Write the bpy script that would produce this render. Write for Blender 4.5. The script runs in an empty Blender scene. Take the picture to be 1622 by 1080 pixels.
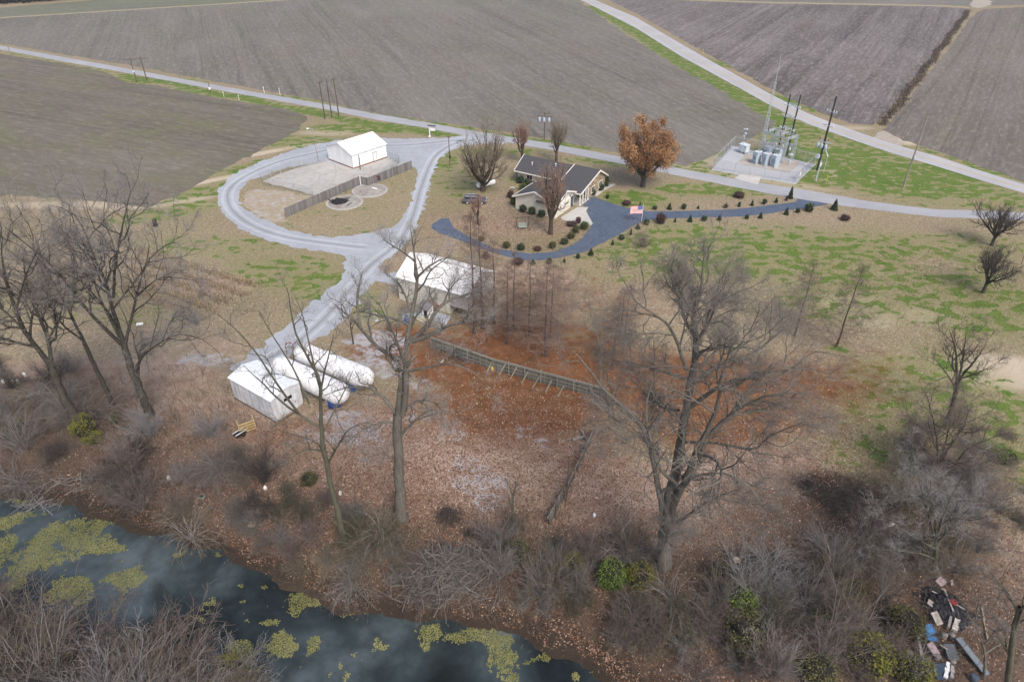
import bpy, bmesh, math, random
import numpy as np
from mathutils import Vector, Matrix
from mathutils.geometry import tessellate_polygon

# ------------------------------------------------------------------ camera, sky, sun, exposure
S = bpy.context.scene
CAM_H = 55.0
PITCH = math.radians(34.7)
cam_d = bpy.data.cameras.new("camera")
cam_d.sensor_width = 36.0
cam_d.lens = 24.0
cam_d.clip_start = 0.5
cam_d.clip_end = 9000.0
cam = bpy.data.objects.new("camera", cam_d)
S.collection.objects.link(cam)
cam.location = (0, 0, CAM_H)
cam.rotation_euler = (math.pi / 2 - PITCH, 0, 0)
S.camera = cam

SUN_EL = math.radians(50)
SUN_AZ = math.radians(152)            # compass-like: 0 = +Y, clockwise
W = bpy.data.worlds.new("World")
S.world = W
W.use_nodes = True
wn = W.node_tree
sky = wn.nodes.new("ShaderNodeTexSky")
sky.sky_type = 'NISHITA'
sky.sun_disc = False
sky.sun_elevation = SUN_EL
sky.sun_rotation = SUN_AZ
sky.altitude = 100
sky.air_density = 1.0
sky.dust_density = 5.0
sky.ozone_density = 1.0
bgn = wn.nodes["Background"]
bgn.inputs[1].default_value = 0.14
wn.links.new(sky.outputs[0], bgn.inputs[0])

sun_d = bpy.data.lights.new("sun", 'SUN')
sun_d.energy = 1.45
sun_d.angle = math.radians(22)
sun_d.color = (1.0, 0.97, 0.94)
sun = bpy.data.objects.new("sun", sun_d)
S.collection.objects.link(sun)
sdir = Vector((math.sin(SUN_AZ) * math.cos(SUN_EL), math.cos(SUN_AZ) * math.cos(SUN_EL), math.sin(SUN_EL)))
sun.rotation_euler = sdir.to_track_quat('Z', 'Y').to_euler()

S.view_settings.view_transform = 'Standard'
S.view_settings.look = 'None'
S.view_settings.gamma = 1.0
S.view_settings.use_curve_mapping = False
S.view_settings.exposure = 0.58
S.cycles.max_bounces = 5
S.cycles.diffuse_bounces = 2
S.cycles.glossy_bounces = 2
S.cycles.transparent_max_bounces = 12
S.cycles.use_denoising = True
S.cycles.denoiser = 'OPENIMAGEDENOISE'
S.cycles.volume_bounces = 1

# ------------------------------------------------------------------ measuring helpers
FPX, CX, CY = 1081.0, 811.0, 540.0
cP, sP = math.cos(PITCH), math.sin(PITCH)
rng = np.random.default_rng(7)
random.seed(11)

def ray(px, py):
    u = (px - CX) / FPX; v = (CY - py) / FPX
    return u, cP + v * sP, -sP + v * cP

def at_z(px, py, z=0.0):
    d = ray(px, py); t = (z - CAM_H) / d[2]
    return Vector((d[0] * t, d[1] * t, z))

def at_y(px, py, y):
    d = ray(px, py); t = y / d[1]
    return Vector((d[0] * t, y, CAM_H + d[2] * t))

WATER_Z = -3.0
_far = [(-600, 640), (-300, 715), (0, 789), (60, 790), (120, 797), (190, 818), (280, 846), (360, 880), (430, 908), (500, 935),
        (560, 956), (640, 968), (700, 985), (760, 988), (830, 998), (880, 1020), (940, 1046), (1000, 1082), (1080, 1135), (1200, 1230), (1350, 1400)]
_near = [(-600, 740), (-300, 880), (0, 985), (80, 1010), (200, 1062), (330, 1100), (450, 1150), (560, 1230), (700, 1330), (800, 1420)]
FARB = np.array([at_z(a, b, WATER_Z)[:2] for a, b in _far])
NEARB = np.array([at_z(a, b, WATER_Z)[:2] for a, b in _near])
CREEK = np.vstack([FARB, NEARB[::-1]])

def seg_dist(X, Y, poly, closed=False):
    D = np.full(np.shape(X), 1e9)
    n = len(poly)
    for i in range(n if closed else n - 1):
        a = poly[i]; b = poly[(i + 1) % n]
        ab = b - a; L = ab @ ab
        t = np.clip(((X - a[0]) * ab[0] + (Y - a[1]) * ab[1]) / L, 0, 1)
        D = np.minimum(D, np.hypot(X - a[0] - t * ab[0], Y - a[1] - t * ab[1]))
    return D

def inside(X, Y, poly):
    r = np.zeros(np.shape(X), bool); n = len(poly)
    for i in range(n):
        x0, y0 = poly[i]; x1, y1 = poly[(i + 1) % n]
        if y0 == y1: continue
        c = ((y0 > Y) != (y1 > Y)) & (X < (x1 - x0) * (Y - y0) / (y1 - y0) + x0)
        r ^= c
    return r

def wave(X, Y):
    return (np.sin(X * 0.31 + Y * 0.17) + np.sin(X * 0.83 - Y * 0.61 + 1.3) * .6 + np.sin(X * 1.7 + Y * 1.9) * .35)

def height(X, Y):
    X = np.asarray(X, float); Y = np.asarray(Y, float)
    d = np.full(X.shape, 99.0)
    m = (Y < 85) & (X < 75)
    if m.any():
        xs, ys = X[m], Y[m]
        dd = seg_dist(xs, ys, CREEK, True)
        dd[inside(xs, ys, CREEK)] *= -1
        d[m] = dd
    t = np.clip((d + wave(X, Y) * .55) / 7.5, -1, 1)
    up = WATER_Z + (-WATER_Z) * np.where(t > 0, 1 - (1 - t) ** 2.2, 0)
    z = np.where(t > 0, up, WATER_Z + 1.6 * t - .0)
    flat = np.clip((d - 6) / 6, 0, 1)
    z = np.where(d < 12, z * (1 - flat) + 0 * flat + wave(X * .7, Y * .7) * .07 * np.clip(d / 4, 0, 1) * (1 - flat), z * 0.0)
    return z

def G(px, py):
    z = 0.0
    for _ in range(25):
        p = at_z(px, py, z)
        z = .5 * z + .5 * float(height(np.array([p.x]), np.array([p.y]))[0])
    p = at_z(px, py, z)
    return p

def ang(p0, p1):
    a = at_z(*p0); b = at_z(*p1)
    return math.atan2(b.y - a.y, b.x - a.x)

# ------------------------------------------------------------------ object helpers
COL = S.collection

def tag(o, label=None, cat=None, group=None, kind=None):
    if label: o["label"] = label
    if cat: o["category"] = cat
    if group: o["group"] = group
    if kind: o["kind"] = kind
    return o

def thing(name, label, cat, loc=(0, 0, 0), rot=0.0, group=None):
    o = bpy.data.objects.new(name, None)
    COL.objects.link(o)
    o.location = loc; o.rotation_euler = (0, 0, rot)
    o.empty_display_size = .3
    return tag(o, label, cat, group)

def link_mesh(name, me, mat, parent=None, kind=None):
    if mat is not None and not me.materials:
        me.materials.append(mat)
    o = bpy.data.objects.new(name, me)
    COL.objects.link(o)
    if parent is not None: o.parent = parent
    if kind: o["kind"] = kind
    return o

def copy_tree(o, parent=None):
    c = o.copy(); COL.objects.link(c)
    if parent is not None: c.parent = parent
    for ch in list(o.children): copy_tree(ch, c)
    return c

class MB:
    def __init__(s): s.v = []; s.f = []
    def add(s, v, f):
        n = len(s.v); s.v += [tuple(p) for p in v]; s.f += [tuple(i + n for i in q) for q in f]; return s
    def box(s, c, d, rz=0.0, M=None):
        x, y, z = d[0] / 2, d[1] / 2, d[2] / 2
        v = [Vector(p) for p in ((-x, -y, -z), (x, -y, -z), (x, y, -z), (-x, y, -z), (-x, -y, z), (x, -y, z), (x, y, z), (-x, y, z))]
        R = M if M is not None else Matrix.Rotation(rz, 3, 'Z')
        v = [R @ p + Vector(c) for p in v]
        return s.add(v, [(0, 3, 2, 1), (4, 5, 6, 7), (0, 1, 5, 4), (1, 2, 6, 5), (2, 3, 7, 6), (3, 0, 4, 7)])
    def bar(s, a, b, w, h=None):
        a = Vector(a); b = Vector(b); d = b - a
        M = d.to_track_quat('X', 'Z').to_matrix()
        return s.box((a + b) / 2, (d.length, w, h or w), M=M)
    def tube(s, pts, r, n=8, cap=True):
        pts = [Vector(p) for p in pts]
        if not hasattr(r, '__len__'): r = [r] * len(pts)
        vs = []; K = len(pts)
        d0 = (pts[-1] - pts[0]).normalized()
        ref = Vector((0, 0, 1)) if abs(d0.z) < .9 else Vector((1, 0, 0))
        for i, p in enumerate(pts):
            t = (pts[min(i + 1, K - 1)] - pts[max(i - 1, 0)]).normalized()
            u = (ref - t * ref.dot(t)).normalized(); w = t.cross(u)
            for j in range(n):
                a = 2 * math.pi * j / n
                vs.append(p + (u * math.cos(a) + w * math.sin(a)) * r[i])
        fs = [(i * n + j, i * n + (j + 1) % n, (i + 1) * n + (j + 1) % n, (i + 1) * n + j) for i in range(K - 1) for j in range(n)]
        if cap: fs += [tuple(reversed(range(n))), tuple(range((K - 1) * n, K * n))]
        return s.add(vs, fs)
    def prism(s, poly, z0, z1):
        n = len(poly)
        v = [(p[0], p[1], z0) for p in poly] + [(p[0], p[1], z1) for p in poly]
        return s.add(v, [tuple(reversed(range(n))), tuple(range(n, 2 * n))] + [(i, (i + 1) % n, n + (i + 1) % n, n + i) for i in range(n)])
    def slab(s, quad, t):
        q = [Vector(p) for p in quad]
        nrm = (q[1] - q[0]).cross(q[-1] - q[0]).normalized()
        n = len(q)
        v = q + [p - nrm * t for p in q]
        return s.add(v, [tuple(range(n)), tuple(reversed(range(n, 2 * n)))] + [(i, n + i, n + (i + 1) % n, (i + 1) % n) for i in range(n)])
    def lathe(s, prof, n=12, c=(0, 0, 0), axis='Z'):
        vs = []; K = len(prof)
        for r, h in prof:
            for j in range(n):
                a = 2 * math.pi * j / n; x, y = r * math.cos(a), r * math.sin(a)
                p = (x, y, h) if axis == 'Z' else (h, x, y)
                vs.append((p[0] + c[0], p[1] + c[1], p[2] + c[2]))
        fs = [(i * n + j, i * n + (j + 1) % n, (i + 1) * n + (j + 1) % n, (i + 1) * n + j) for i in range(K - 1) for j in range(n)]
        fs += [tuple(reversed(range(n))), tuple(range((K - 1) * n, K * n))]
        return s.add(vs, fs)
    def mesh(s, name, smooth=False):
        me = bpy.data.meshes.new(name); me.from_pydata(s.v, [], s.f)
        if smooth: me.polygons.foreach_set("use_smooth", [True] * len(me.polygons))
        me.update(); return me
    def build(s, name, mat, parent=None, smooth=False, kind=None):
        return link_mesh(name, s.mesh(name, smooth), mat, parent, kind)

def np_mesh(name, V, F, smooth=True):
    """V (n,3), F (m,k) with constant k"""
    me = bpy.data.meshes.new(name)
    V = np.ascontiguousarray(V, np.float32); F = np.ascontiguousarray(F, np.int32)
    k = F.shape[1]
    me.vertices.add(len(V)); me.vertices.foreach_set("co", V.ravel())
    me.loops.add(F.size); me.loops.foreach_set("vertex_index", F.ravel())
    me.polygons.add(len(F)); me.polygons.foreach_set("loop_start", np.arange(0, F.size, k, dtype=np.int32))
    if smooth: me.polygons.foreach_set("use_smooth", np.ones(len(F), bool))
    me.update(calc_edges=True)
    return me

# ------------------------------------------------------------------ materials
MATS = {}

class NT:
    def __init__(s, name):
        s.m = bpy.data.materials.new(name); s.m.use_nodes = True
        s.t = s.m.node_tree; s.b = s.t.nodes["Principled BSDF"]
        s.out = s.t.nodes["Material Output"]
    def n(s, typ, **kw):
        x = s.t.nodes.new(typ)
        for k, v in kw.items(): setattr(x, k, v)
        return x
    def l(s, a, b): s.t.links.new(a, b)
    def val(s, x, sock):
        if hasattr(x, 'is_linked') or hasattr(x, 'links'): s.l(x, sock)
        else: sock.default_value = x
    def pos(s): return s.n("ShaderNodeNewGeometry").outputs["Position"]
    def objco(s): return s.n("ShaderNodeTexCoord").outputs["Object"]
    def mapping(s, v, scale=(1, 1, 1), rz=0.0, loc=(0, 0, 0)):
        m = s.n("ShaderNodeMapping"); m.inputs["Scale"].default_value = scale
        m.inputs["Rotation"].default_value = (0, 0, rz); m.inputs["Location"].default_value = loc
        s.l(v, m.inputs["Vector"]); return m.outputs[0]
    def noise(s, v, scale, detail=4, rough=.55, dist=0.0):
        n = s.n("ShaderNodeTexNoise"); n.inputs["Scale"].default_value = scale
        n.inputs["Detail"].default_value = detail; n.inputs["Roughness"].default_value = rough
        n.inputs["Distortion"].default_value = dist
        s.l(v, n.inputs["Vector"]); return n.outputs["Fac"]
    def ramp(s, f, stops, interp='LINEAR'):
        r = s.n("ShaderNodeValToRGB"); e = r.color_ramp.elements; r.color_ramp.interpolation = interp
        while len(e) > 1: e.remove(e[-1])
        for i, (p, c) in enumerate(stops):
            if i == 0: e[0].position = p
            el = e[0] if i == 0 else e.new(p)
            c = c if hasattr(c, '__len__') else (c, c, c)
            el.color = (c[0], c[1], c[2], 1)
        s.l(f, r.inputs[0]); return r.outputs[0]
    def math(s, op, a, b=None, clamp=False):
        m = s.n("ShaderNodeMath", operation=op); m.use_clamp = clamp
        s.val(a, m.inputs[0])
        if b is not None: s.val(b, m.inputs[1])
        return m.outputs[0]
    def mix(s, f, a, b, mode='MIX'):
        m = s.n("ShaderNodeMix", data_type='RGBA', blend_type=mode)
        s.val(f, m.inputs[0])
        for x, k in ((a, 6), (b, 7)):
            if hasattr(x, '__len__') and not hasattr(x, 'links'): m.inputs[k].default_value = (x[0], x[1], x[2], 1)
            else: s.l(x, m.inputs[k])
        return m.outputs[2]
    def bump(s, h, strength=.3, dist=.1):
        b = s.n("ShaderNodeBump"); b.inputs["Strength"].default_value = strength; b.inputs["Distance"].default_value = dist
        s.l(h, b.inputs["Height"]); s.l(b.outputs[0], s.b.inputs["Normal"])
    def col(s, c):
        if hasattr(c, '__len__') and not hasattr(c, 'links'): s.b.inputs["Base Color"].default_value = (c[0], c[1], c[2], 1)
        else: s.l(c, s.b.inputs["Base Color"])
    def rough(s, r, spec=.3):
        s.val(r, s.b.inputs["Roughness"]); s.b.inputs["Specular IOR Level"].default_value = spec

def plain(name, c1, c2=None, scale=3.0, rough=.7, metal=0.0, bump=0.0, rand=0.0, stretch=(1, 1, 1), spec=.3, streak=None):
    if name in MATS: return MATS[name]
    t = NT(name)
    c2 = c2 or tuple(x * .78 for x in c1)
    co = t.mapping(t.objco(), stretch)
    f = t.noise(co, scale, 5, .6)
    c = t.ramp(f, [(.3, c2), (.7, c1)])
    if streak:
        f2 = t.noise(t.mapping(t.objco(), (1, 1, .08)), 2.2, 4, .6)
        c = t.mix(t.ramp(f2, [(.5, 0), (.72, 1)]), c, streak)
    if rand:
        r = t.n("ShaderNodeObjectInfo").outputs["Random"]
        v = t.math('ADD', t.math('MULTIPLY', r, 2 * rand), 1 - rand)
        hs = t.n("ShaderNodeHueSaturation"); t.l(c, hs.inputs["Color"]); t.l(v, hs.inputs["Value"])
        c = hs.outputs[0]
    t.col(c); t.rough(rough, spec); t.b.inputs["Metallic"].default_value = metal
    if bump: t.bump(f, bump, .05)
    MATS[name] = t.m
    return t.m

def bark(name, c1, c2, moss=None, rand=.15):
    if name in MATS: return MATS[name]
    t = NT(name)
    p = t.objco()
    f = t.noise(t.mapping(p, (1, 1, .25)), 5, 6, .65)
    c = t.ramp(f, [(.3, c2), (.68, c1)])
    if moss:
        g = t.noise(p, .9, 4, .6)
        c = t.mix(t.ramp(g, [(.45, 0), (.65, .8)]), c, moss)
    r = t.n("ShaderNodeObjectInfo").outputs["Random"]
    v = t.math('ADD', t.math('MULTIPLY', r, 2 * rand), 1 - rand)
    hs = t.n("ShaderNodeHueSaturation"); t.l(c, hs.inputs["Color"]); t.l(v, hs.inputs["Value"])
    t.col(hs.outputs[0]); t.rough(.9, .15); t.bump(f, .6, .05)
    MATS[name] = t.m
    return t.m

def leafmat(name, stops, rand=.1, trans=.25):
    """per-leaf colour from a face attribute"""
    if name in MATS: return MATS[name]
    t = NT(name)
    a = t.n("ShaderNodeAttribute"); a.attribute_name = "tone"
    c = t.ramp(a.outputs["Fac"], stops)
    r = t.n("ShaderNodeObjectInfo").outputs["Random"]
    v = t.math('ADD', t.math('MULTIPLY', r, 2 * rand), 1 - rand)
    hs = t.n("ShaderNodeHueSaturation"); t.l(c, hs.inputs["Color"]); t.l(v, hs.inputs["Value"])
    t.col(hs.outputs[0]); t.rough(.75, .2)
    MATS[name] = t.m
    return t.m
# ------------------------------------------------------------------ ground sheet
def catmull(pts, closed=False, n=8):
    P = [np.array(p, float) for p in pts]; out = []; N = len(P)
    for i in range(N if closed else N - 1):
        p1, p2 = P[i], P[(i + 1) % N]
        p0 = P[i - 1] if (closed or i > 0) else 2 * p1 - p2
        p3 = P[(i + 2) % N] if (closed or i < N - 2) else 2 * p2 - p1
        for k in range(n):
            t = k / n
            out.append(.5 * ((2 * p1) + (p2 - p0) * t + (2 * p0 - 5 * p1 + 4 * p2 - p3) * t * t + (3 * p1 - p0 - 3 * p2 + p3) * t ** 3))
    if not closed: out.append(P[-1])
    return np.array(out)

def dense(a, b, fine, grow):
    """coordinates from a to b, fine in the middle span given, growing outwards"""
    lo, hi, step = fine
    xs = list(np.arange(lo, hi + 1e-6, step))
    s = step; x = hi
    while x < b: s *= grow; x += s; xs.append(x)
    s = step; x = lo; left = []
    while x > a: s *= grow; x -= s; left.append(x)
    return np.array(left[::-1] + xs)


gx = dense(-4500, 4500, (-80, 80, 1.0), 1.03)
gy = dense(-300, 6000, (24, 165, 1.0), 1.02)
GX, GY = np.meshgrid(gx, gy)
GZ = height(GX, GY)

def blob(px, py, rx, ry, v=1.0, rot=0.0, soft=1.6):
    c = at_z(px, py)
    dx = GX - c.x; dy = GY - c.y
    cr, sr = math.cos(rot), math.sin(rot)
    d = np.hypot((dx * cr + dy * sr) / rx, (-dx * sr + dy * cr) / ry)
    return v * np.clip((1.25 - d) * soft, 0, 1)

def cover(lst):
    o = np.zeros_like(GX)
    for b in lst: o = np.maximum(o, blob(*b))
    return o

c_rust = cover([(640, 545, 9, 6, .9), (720, 575, 8, 6, 1), (820, 640, 13, 8, .95), (860, 578, 17, 6, 1.15, -.45), (1000, 600, 12, 8, 1.0),
                (860, 545, 14, 7, .8), (780, 530, 9, 5, .8), (1150, 610, 15, 8, .95), (1275, 606, 14, 8, 1.05, 0, .8), (1350, 585, 11, 7, .8, 0, .6), (1215, 642, 13, 8, 1.0, 0, .8),
                (1120, 660, 12, 7, .9), (900, 690, 9, 7, .5), (700, 650, 9, 6, .55), (600, 560, 4, 2.5, .8), (470, 600, 5, 3, .6), (460, 685, 9, 3, .55), (880, 480, 14, 10, .45), (1000, 480, 10, 8, .3)])
c_green = cover([(1180, 400, 36, 12, .74), (1090, 375, 14, 7, .66), (1400, 420, 22, 15, .72), (1540, 480, 14, 11, .72), (1330, 470, 12, 9, .66), (1000, 430, 14, 5, .5), (1500, 390, 20, 6, .6), (1560, 650, 8, 14, .7), (1430, 650, 10, 7, .62), (1390, 730, 7, 5, .65),
                 (1420, 590, 8, 5, .6), (1000, 315, 9, 5, .85), (1080, 300, 9, 4, .6), (1130, 300, 16, 4, .85), (1400, 275, 34, 10, .95), (1300, 245, 20, 8, .9), (1470, 300, 20, 6, .85), (1250, 210, 14, 12, .75), (1600, 320, 30, 5, .55),
                 (600, 203, 24, 5, .82), (480, 225, 12, 6, .7), (420, 260, 16, 4, .7, .6), (340, 300, 14, 4, .72, .6), (270, 335, 14, 4, .7, .5), (700, 255, 5, 9, .75), (720, 290, 9, 12, .5), (780, 240, 14, 3, .75), (860, 285, 10, 4, .6),
                 (460, 430, 12, 7, .66), (510, 450, 6, 6, .75), (330, 390, 16, 5, .55), (560, 470, 5, 4, .75), (590, 495, 4, 3, .6), (650, 505, 6, 3, .5),
                 (1060, 85, 5, 60, .85, .75), (1150, 140, 6, 50, .9, .75), (200, 128, 30, 5, .8), (350, 150, 40, 4, .8, -.2), (450, 172, 20, 3, .8, -.2), (860, 226, 40, 3, .8, -.25), (1050, 265, 30, 3, .75, -.25),
                 (1110, 245, 8, 4, .6), (950, 540, 5, 3, .35), (960, 560, 2.0, 1.2, .8), (1325, 552, 2.2, 1.2, .8), (1000, 760, 8, 5, .35), (1050, 700, 6, 4, .3), (130, 690, 3, 3, .4), (1600, 760, 8, 12, .6), (1560, 850, 5, 6, .5), (90, 480, 14, 6, .35), (215, 500, 7, 4, .4), (700, 330, 10, 4, .35), (560, 350, 14, 5, .38)])
c_brown = cover([(640, 780, 14, 8, 1), (820, 760, 14, 9, .9), (960, 800, 12, 8, .85), (500, 790, 12, 7, .95), (330, 680, 12, 8, .8), (1200, 780, 14, 9, .75), (1150, 880, 14, 8, .9), (850, 900, 22, 8, 1), (400, 800, 16, 8, 1),
                 (200, 740, 22, 9, 1), (60, 700, 16, 12, 1), (80, 620, 18, 8, .9), (250, 600, 10, 6, .7), (1350, 900, 14, 12, 1), (1480, 900, 14, 14, .8), (1120, 1000, 16, 10, 1), (1380, 1050, 18, 10, 1), (560, 680, 9, 5, .75), (750, 700, 12, 6, .7), (1250, 1040, 20, 8, 1), (930, 990, 14, 6, 1),
                 (820, 360, 12, 5, .45), (740, 350, 10, 5, .4), (690, 430, 7, 4, .5), (830, 440, 12, 6, .55), (950, 420, 10, 5, .35), (1540, 780, 8, 9, .5), (1480, 420, 6, 4, .5), (330, 450, 10, 4, .5), (330, 560, 10, 5, .5)])
c_gravel = cover([(560, 690, 4.5, 2.2, .85), (590, 560, 3, 5, .75), (615, 580, 2.5, 3, .75), (600, 540, 6, 3, .8), (760, 765, 4, 2, .85), (740, 735, 3, 1.6, .8), (770, 800, 2.5, 1.2, .8), (720, 690, 2.6, 1.6, .6), (830, 685, 1.6, 1.4, .6), (860, 700, 1.5, 1.2, .6), (540, 660, 4, 2, .75), (320, 570, 5, 2, .75),
                  (640, 665, 4, 2, .6), (500, 690, 3, 1.4, .7), (430, 310, 9, 6, .75), (400, 335, 6, 3, .8), (480, 335, 8, 3, .7), (560, 600, 3, 2, .7), (660, 605, 3, 2, .5)])
c_dirt = cover([(1600, 590, 8, 4, 1), (520, 210, 8, 3, .5), (430, 240, 13, 1.3, .9, .62), (340, 285, 13, 1.2, .9, .62), (260, 322, 10, 1.5, .9, .35), (1420, 225, 7, 3, .9), (1340, 203, 8, 2, .5), (150, 325, 25, 2, .6), (1340, 480, 5, 3, .5), (1380, 505, 4, 3, .5), (360, 170, 30, 1, .3), (1480, 500, 5, 3, .4), (1310, 275, 4, 6, .5), (1120, 255, 6, 4, .6), (1180, 280, 20, 1.6, .7, -.45), (1250, 300, 8, 1.4, .7, -.4)])
dcr = seg_dist(GX, GY, CREEK, True); ins = inside(GX, GY, CREEK)
c_mud = np.where(ins, 1.0, np.clip(1.0 - dcr / 3.2, 0, 1))
c_mud = np.maximum(c_mud, cover([(1310, 770, 4.5, 2.6, .9), (1350, 800, 4, 4, .85), (1280, 760, 3, 1.5, .8), (60, 640, 10, 5, .35), (1190, 895, 5, 1.6, .7, -.5), (700, 880, 3, 2, .5), (100, 560, 14, 5, .35), (1370, 850, 5, 6, .6), (1480, 950, 3, 4, .6)]))

ny_, nx_ = GX.shape
gV = np.stack([GX, GY, GZ], -1).reshape(-1, 3)
ii = (np.arange(ny_ - 1)[:, None] * nx_ + np.arange(nx_ - 1)[None]).ravel()
gF = np.stack([ii, ii + 1, ii + 1 + nx_, ii + nx_], -1)
g_me = np_mesh("ground", gV, gF)
# green verges along the roads, damp dark litter towards the creek
def verge(pts, w, v):
    P = catmull([at_z(*q)[:2] for q in pts], False, 4)
    return v * np.clip(1.5 * (1.25 - seg_dist(GX, GY, P) / w), 0, 1)
for pts, w, v in (([(940, 12), (985, 36), (1040, 72), (1080, 99), (1120, 125), (1170, 152), (1215, 178), (1250, 200)], 5.5, .92), ([(1260, 205), (1320, 215), (1400, 245), (1500, 275), (1622, 325)], 5, .75),
                  ([(1425, 228), (1500, 248), (1560, 267), (1622, 288)], 1.6, .7), ([(480, 160), (600, 181), (740, 204), (880, 227)], 1.6, .7), ([(200, 119), (333, 146), (480, 176), (600, 198), (690, 212)], 2.6, .95), ([(1000, 253), (1080, 268), (1110, 258)], 2, .75), ([(0, 82), (200, 119)], 2, .7)):
    c_green = np.maximum(c_green, verge(pts, w, v))
c_damp = np.clip(1.25 - (dcr - 1) / 13, 0, 1) * (GY < 70)
c_damp = np.maximum(c_damp, cover([(700, 890, 14, 4, .7), (1350, 880, 16, 12, .9), (1200, 930, 14, 7, .9), (1450, 980, 14, 10, .9), (60, 650, 16, 10, .8), (1060, 880, 8, 5, .7), (900, 560, 12, 4, .3)]))
for nm, ch in (("cover", (c_rust, c_green, c_brown)), ("cover_b", (c_gravel, c_mud, c_dirt)), ("cover_c", (c_damp, c_damp, c_damp))):
    at = g_me.color_attributes.new(nm, 'FLOAT_COLOR', 'POINT')
    A = np.ones((gV.shape[0], 4), np.float32)
    for k in range(3): A[:, k] = ch[k].ravel()
    at.data.foreach_set("color", A.ravel())

def ground_mat(name, flat=None):
    t = NT(name)
    p = t.pos()
    fine = t.noise(p, 5.5, 4, .7)
    mid = t.noise(p, .9, 5, .6)
    big = t.noise(p, .07, 4, .55)
    streak = t.noise(t.mapping(p, (.35, 1.6, 1), .25), 1.0, 4, .6)
    tan = t.mix(mid, (.265, .208, .142), (.385, .31, .225))
    tan = t.mix(t.ramp(big, [(.38, 0), (.62, .75)]), tan, (.205, .20, .095))
    tan = t.mix(t.ramp(t.noise(p, .35, 6, .7), [(.42, 0), (.66, .6)]), tan, (.33, .245, .185))
    tan = t.mix(t.ramp(streak, [(.45, 0), (.75, .55)]), tan, (.25, .185, .115))
    tan = t.mix(t.ramp(fine, [(.44, 0), (.62, .75)]), tan, (.175, .13, .085))
    tan = t.mix(t.ramp(t.noise(p, 1.5, 6, .8), [(.46, 0), (.6, .8)]), tan, (.165, .128, .075))
    tan = t.mix(t.ramp(t.noise(t.mapping(p, (1, 1.6, 1), .3), .8, 5, .7), [(.5, 0), (.68, .5)]), tan, (.21, .20, .10))
    tan = t.mix(t.ramp(t.noise(p, 3.1, 3, .6), [(.54, 0), (.68, .65)]), tan, (.50, .43, .34))
    if flat is None:
        a = t.n("ShaderNodeAttribute"); a.attribute_name = "cover"
        s1 = t.n("ShaderNodeSeparateColor"); t.l(a.outputs["Color"], s1.inputs[0])
        b = t.n("ShaderNodeAttribute"); b.attribute_name = "cover_b"
        s2 = t.n("ShaderNodeSeparateColor"); t.l(b.outputs["Color"], s2.inputs[0])
        rust, green, brown = s1.outputs; grav, mud, dirt = s2.outputs
        cc = t.n("ShaderNodeAttribute"); cc.attribute_name = "cover_c"; damp = cc.outputs["Fac"]
    else:
        def cv(x):
            q = t.n("ShaderNodeValue"); q.outputs[0].default_value = x; return q.outputs[0]
        rust, green, brown, grav, mud, dirt = [cv(x) for x in flat]; damp = cv(0)
    def thr(att, nz, w, lo, hi, top=1.0):
        # attribute plus noise, cut to a ragged edge; zero attribute stays zero
        f = t.math('ADD', att, t.math('MULTIPLY', t.math('SUBTRACT', nz, .5), w))
        f = t.ramp(f, [(lo, 0), (hi, top)])
        return t.math('MULTIPLY', f, t.ramp(att, [(.02, 0), (.12, 1)]))
    gn = t.noise(t.mapping(p, (1, 1.4, 1)), .42, 4, .5)
    gsel = t.math('ADD', t.math('MULTIPLY', gn, .86), t.math('MULTIPLY', t.noise(p, 1.8, 4, .65), .14))
    gcol = t.mix(t.ramp(t.noise(p, 2.4, 4, .6), [(.35, 0), (.65, 1)]), (.042, .092, .012), (.12, .185, .032))
    gcol = t.mix(t.ramp(t.noise(p, .3, 3), [(.4, 0), (.65, .5)]), gcol, (.16, .175, .05))
    c = t.mix(t.ramp(dirt, [(.1, 0), (.8, .9)]), tan, t.mix(mid, (.40, .33, .24), (.50, .43, .33)))
    c = t.mix(t.math('MULTIPLY', t.ramp(green, [(.1, 0), (.75, .5)]), 1.0), c, t.mix(mid, (.14, .165, .048), (.21, .215, .08)))
    c = t.mix(thr(green, gsel, 3.2, .70, .80, .95), c, gcol)
    # brown leaf litter
    ln = t.noise(p, 1.3, 5, .65)
    lcol = t.mix(t.ramp(t.noise(p, 7.0, 3, .7), [(.35, 0), (.65, 1)]), (.21, .132, .096), (.47, .355, .275))
    lcol = t.mix(t.ramp(big, [(.4, 0), (.65, .5)]), lcol, (.56, .46, .385))
    lcol = t.mix(t.ramp(t.noise(p, .45, 5, .65), [(.42, 0), (.62, .6)]), lcol, (.20, .115, .078))
    lcol = t.mix(t.math('MULTIPLY', damp, .85), lcol, t.mix(t.ramp(fine, [(.35, 0), (.65, 1)]), (.022, .013, .009), (.068, .038, .026)))
    c = t.mix(thr(brown, ln, 1.3, .3, .75, .95), c, lcol)
    # rust needle litter
    rcol = t.mix(t.ramp(mid, [(.3, 0), (.7, 1)]), (.085, .034, .010), (.20, .075, .028))
    rcol = t.mix(t.ramp(fine, [(.52, 0), (.75, .3)]), rcol, (.30, .15, .08))
    rcol = t.mix(t.ramp(t.noise(p, .16, 5, .6), [(.48, 0), (.66, .45)]), rcol, (.25, .125, .068))
    c = t.mix(thr(rust, t.noise(p, .5, 6, .7), 1.9, .25, .95, .94), c, rcol)
    # gravel showing through
    gr = t.mix(t.ramp(t.noise(p, 9, 3, .8), [(.35, 0), (.65, 1)]), (.27, .27, .28), (.46, .46, .475))
    c = t.mix(thr(grav, t.noise(p, .75, 6, .7), 2.8, .5, .85, .85), c, gr)
    # wet black mud
    c = t.mix(thr(mud, ln, 1.0, .35, .8, .92), c, t.mix(mid, (.018, .014, .011), (.05, .036, .026)))
    t.col(c); t.rough(.95, .1)
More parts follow.
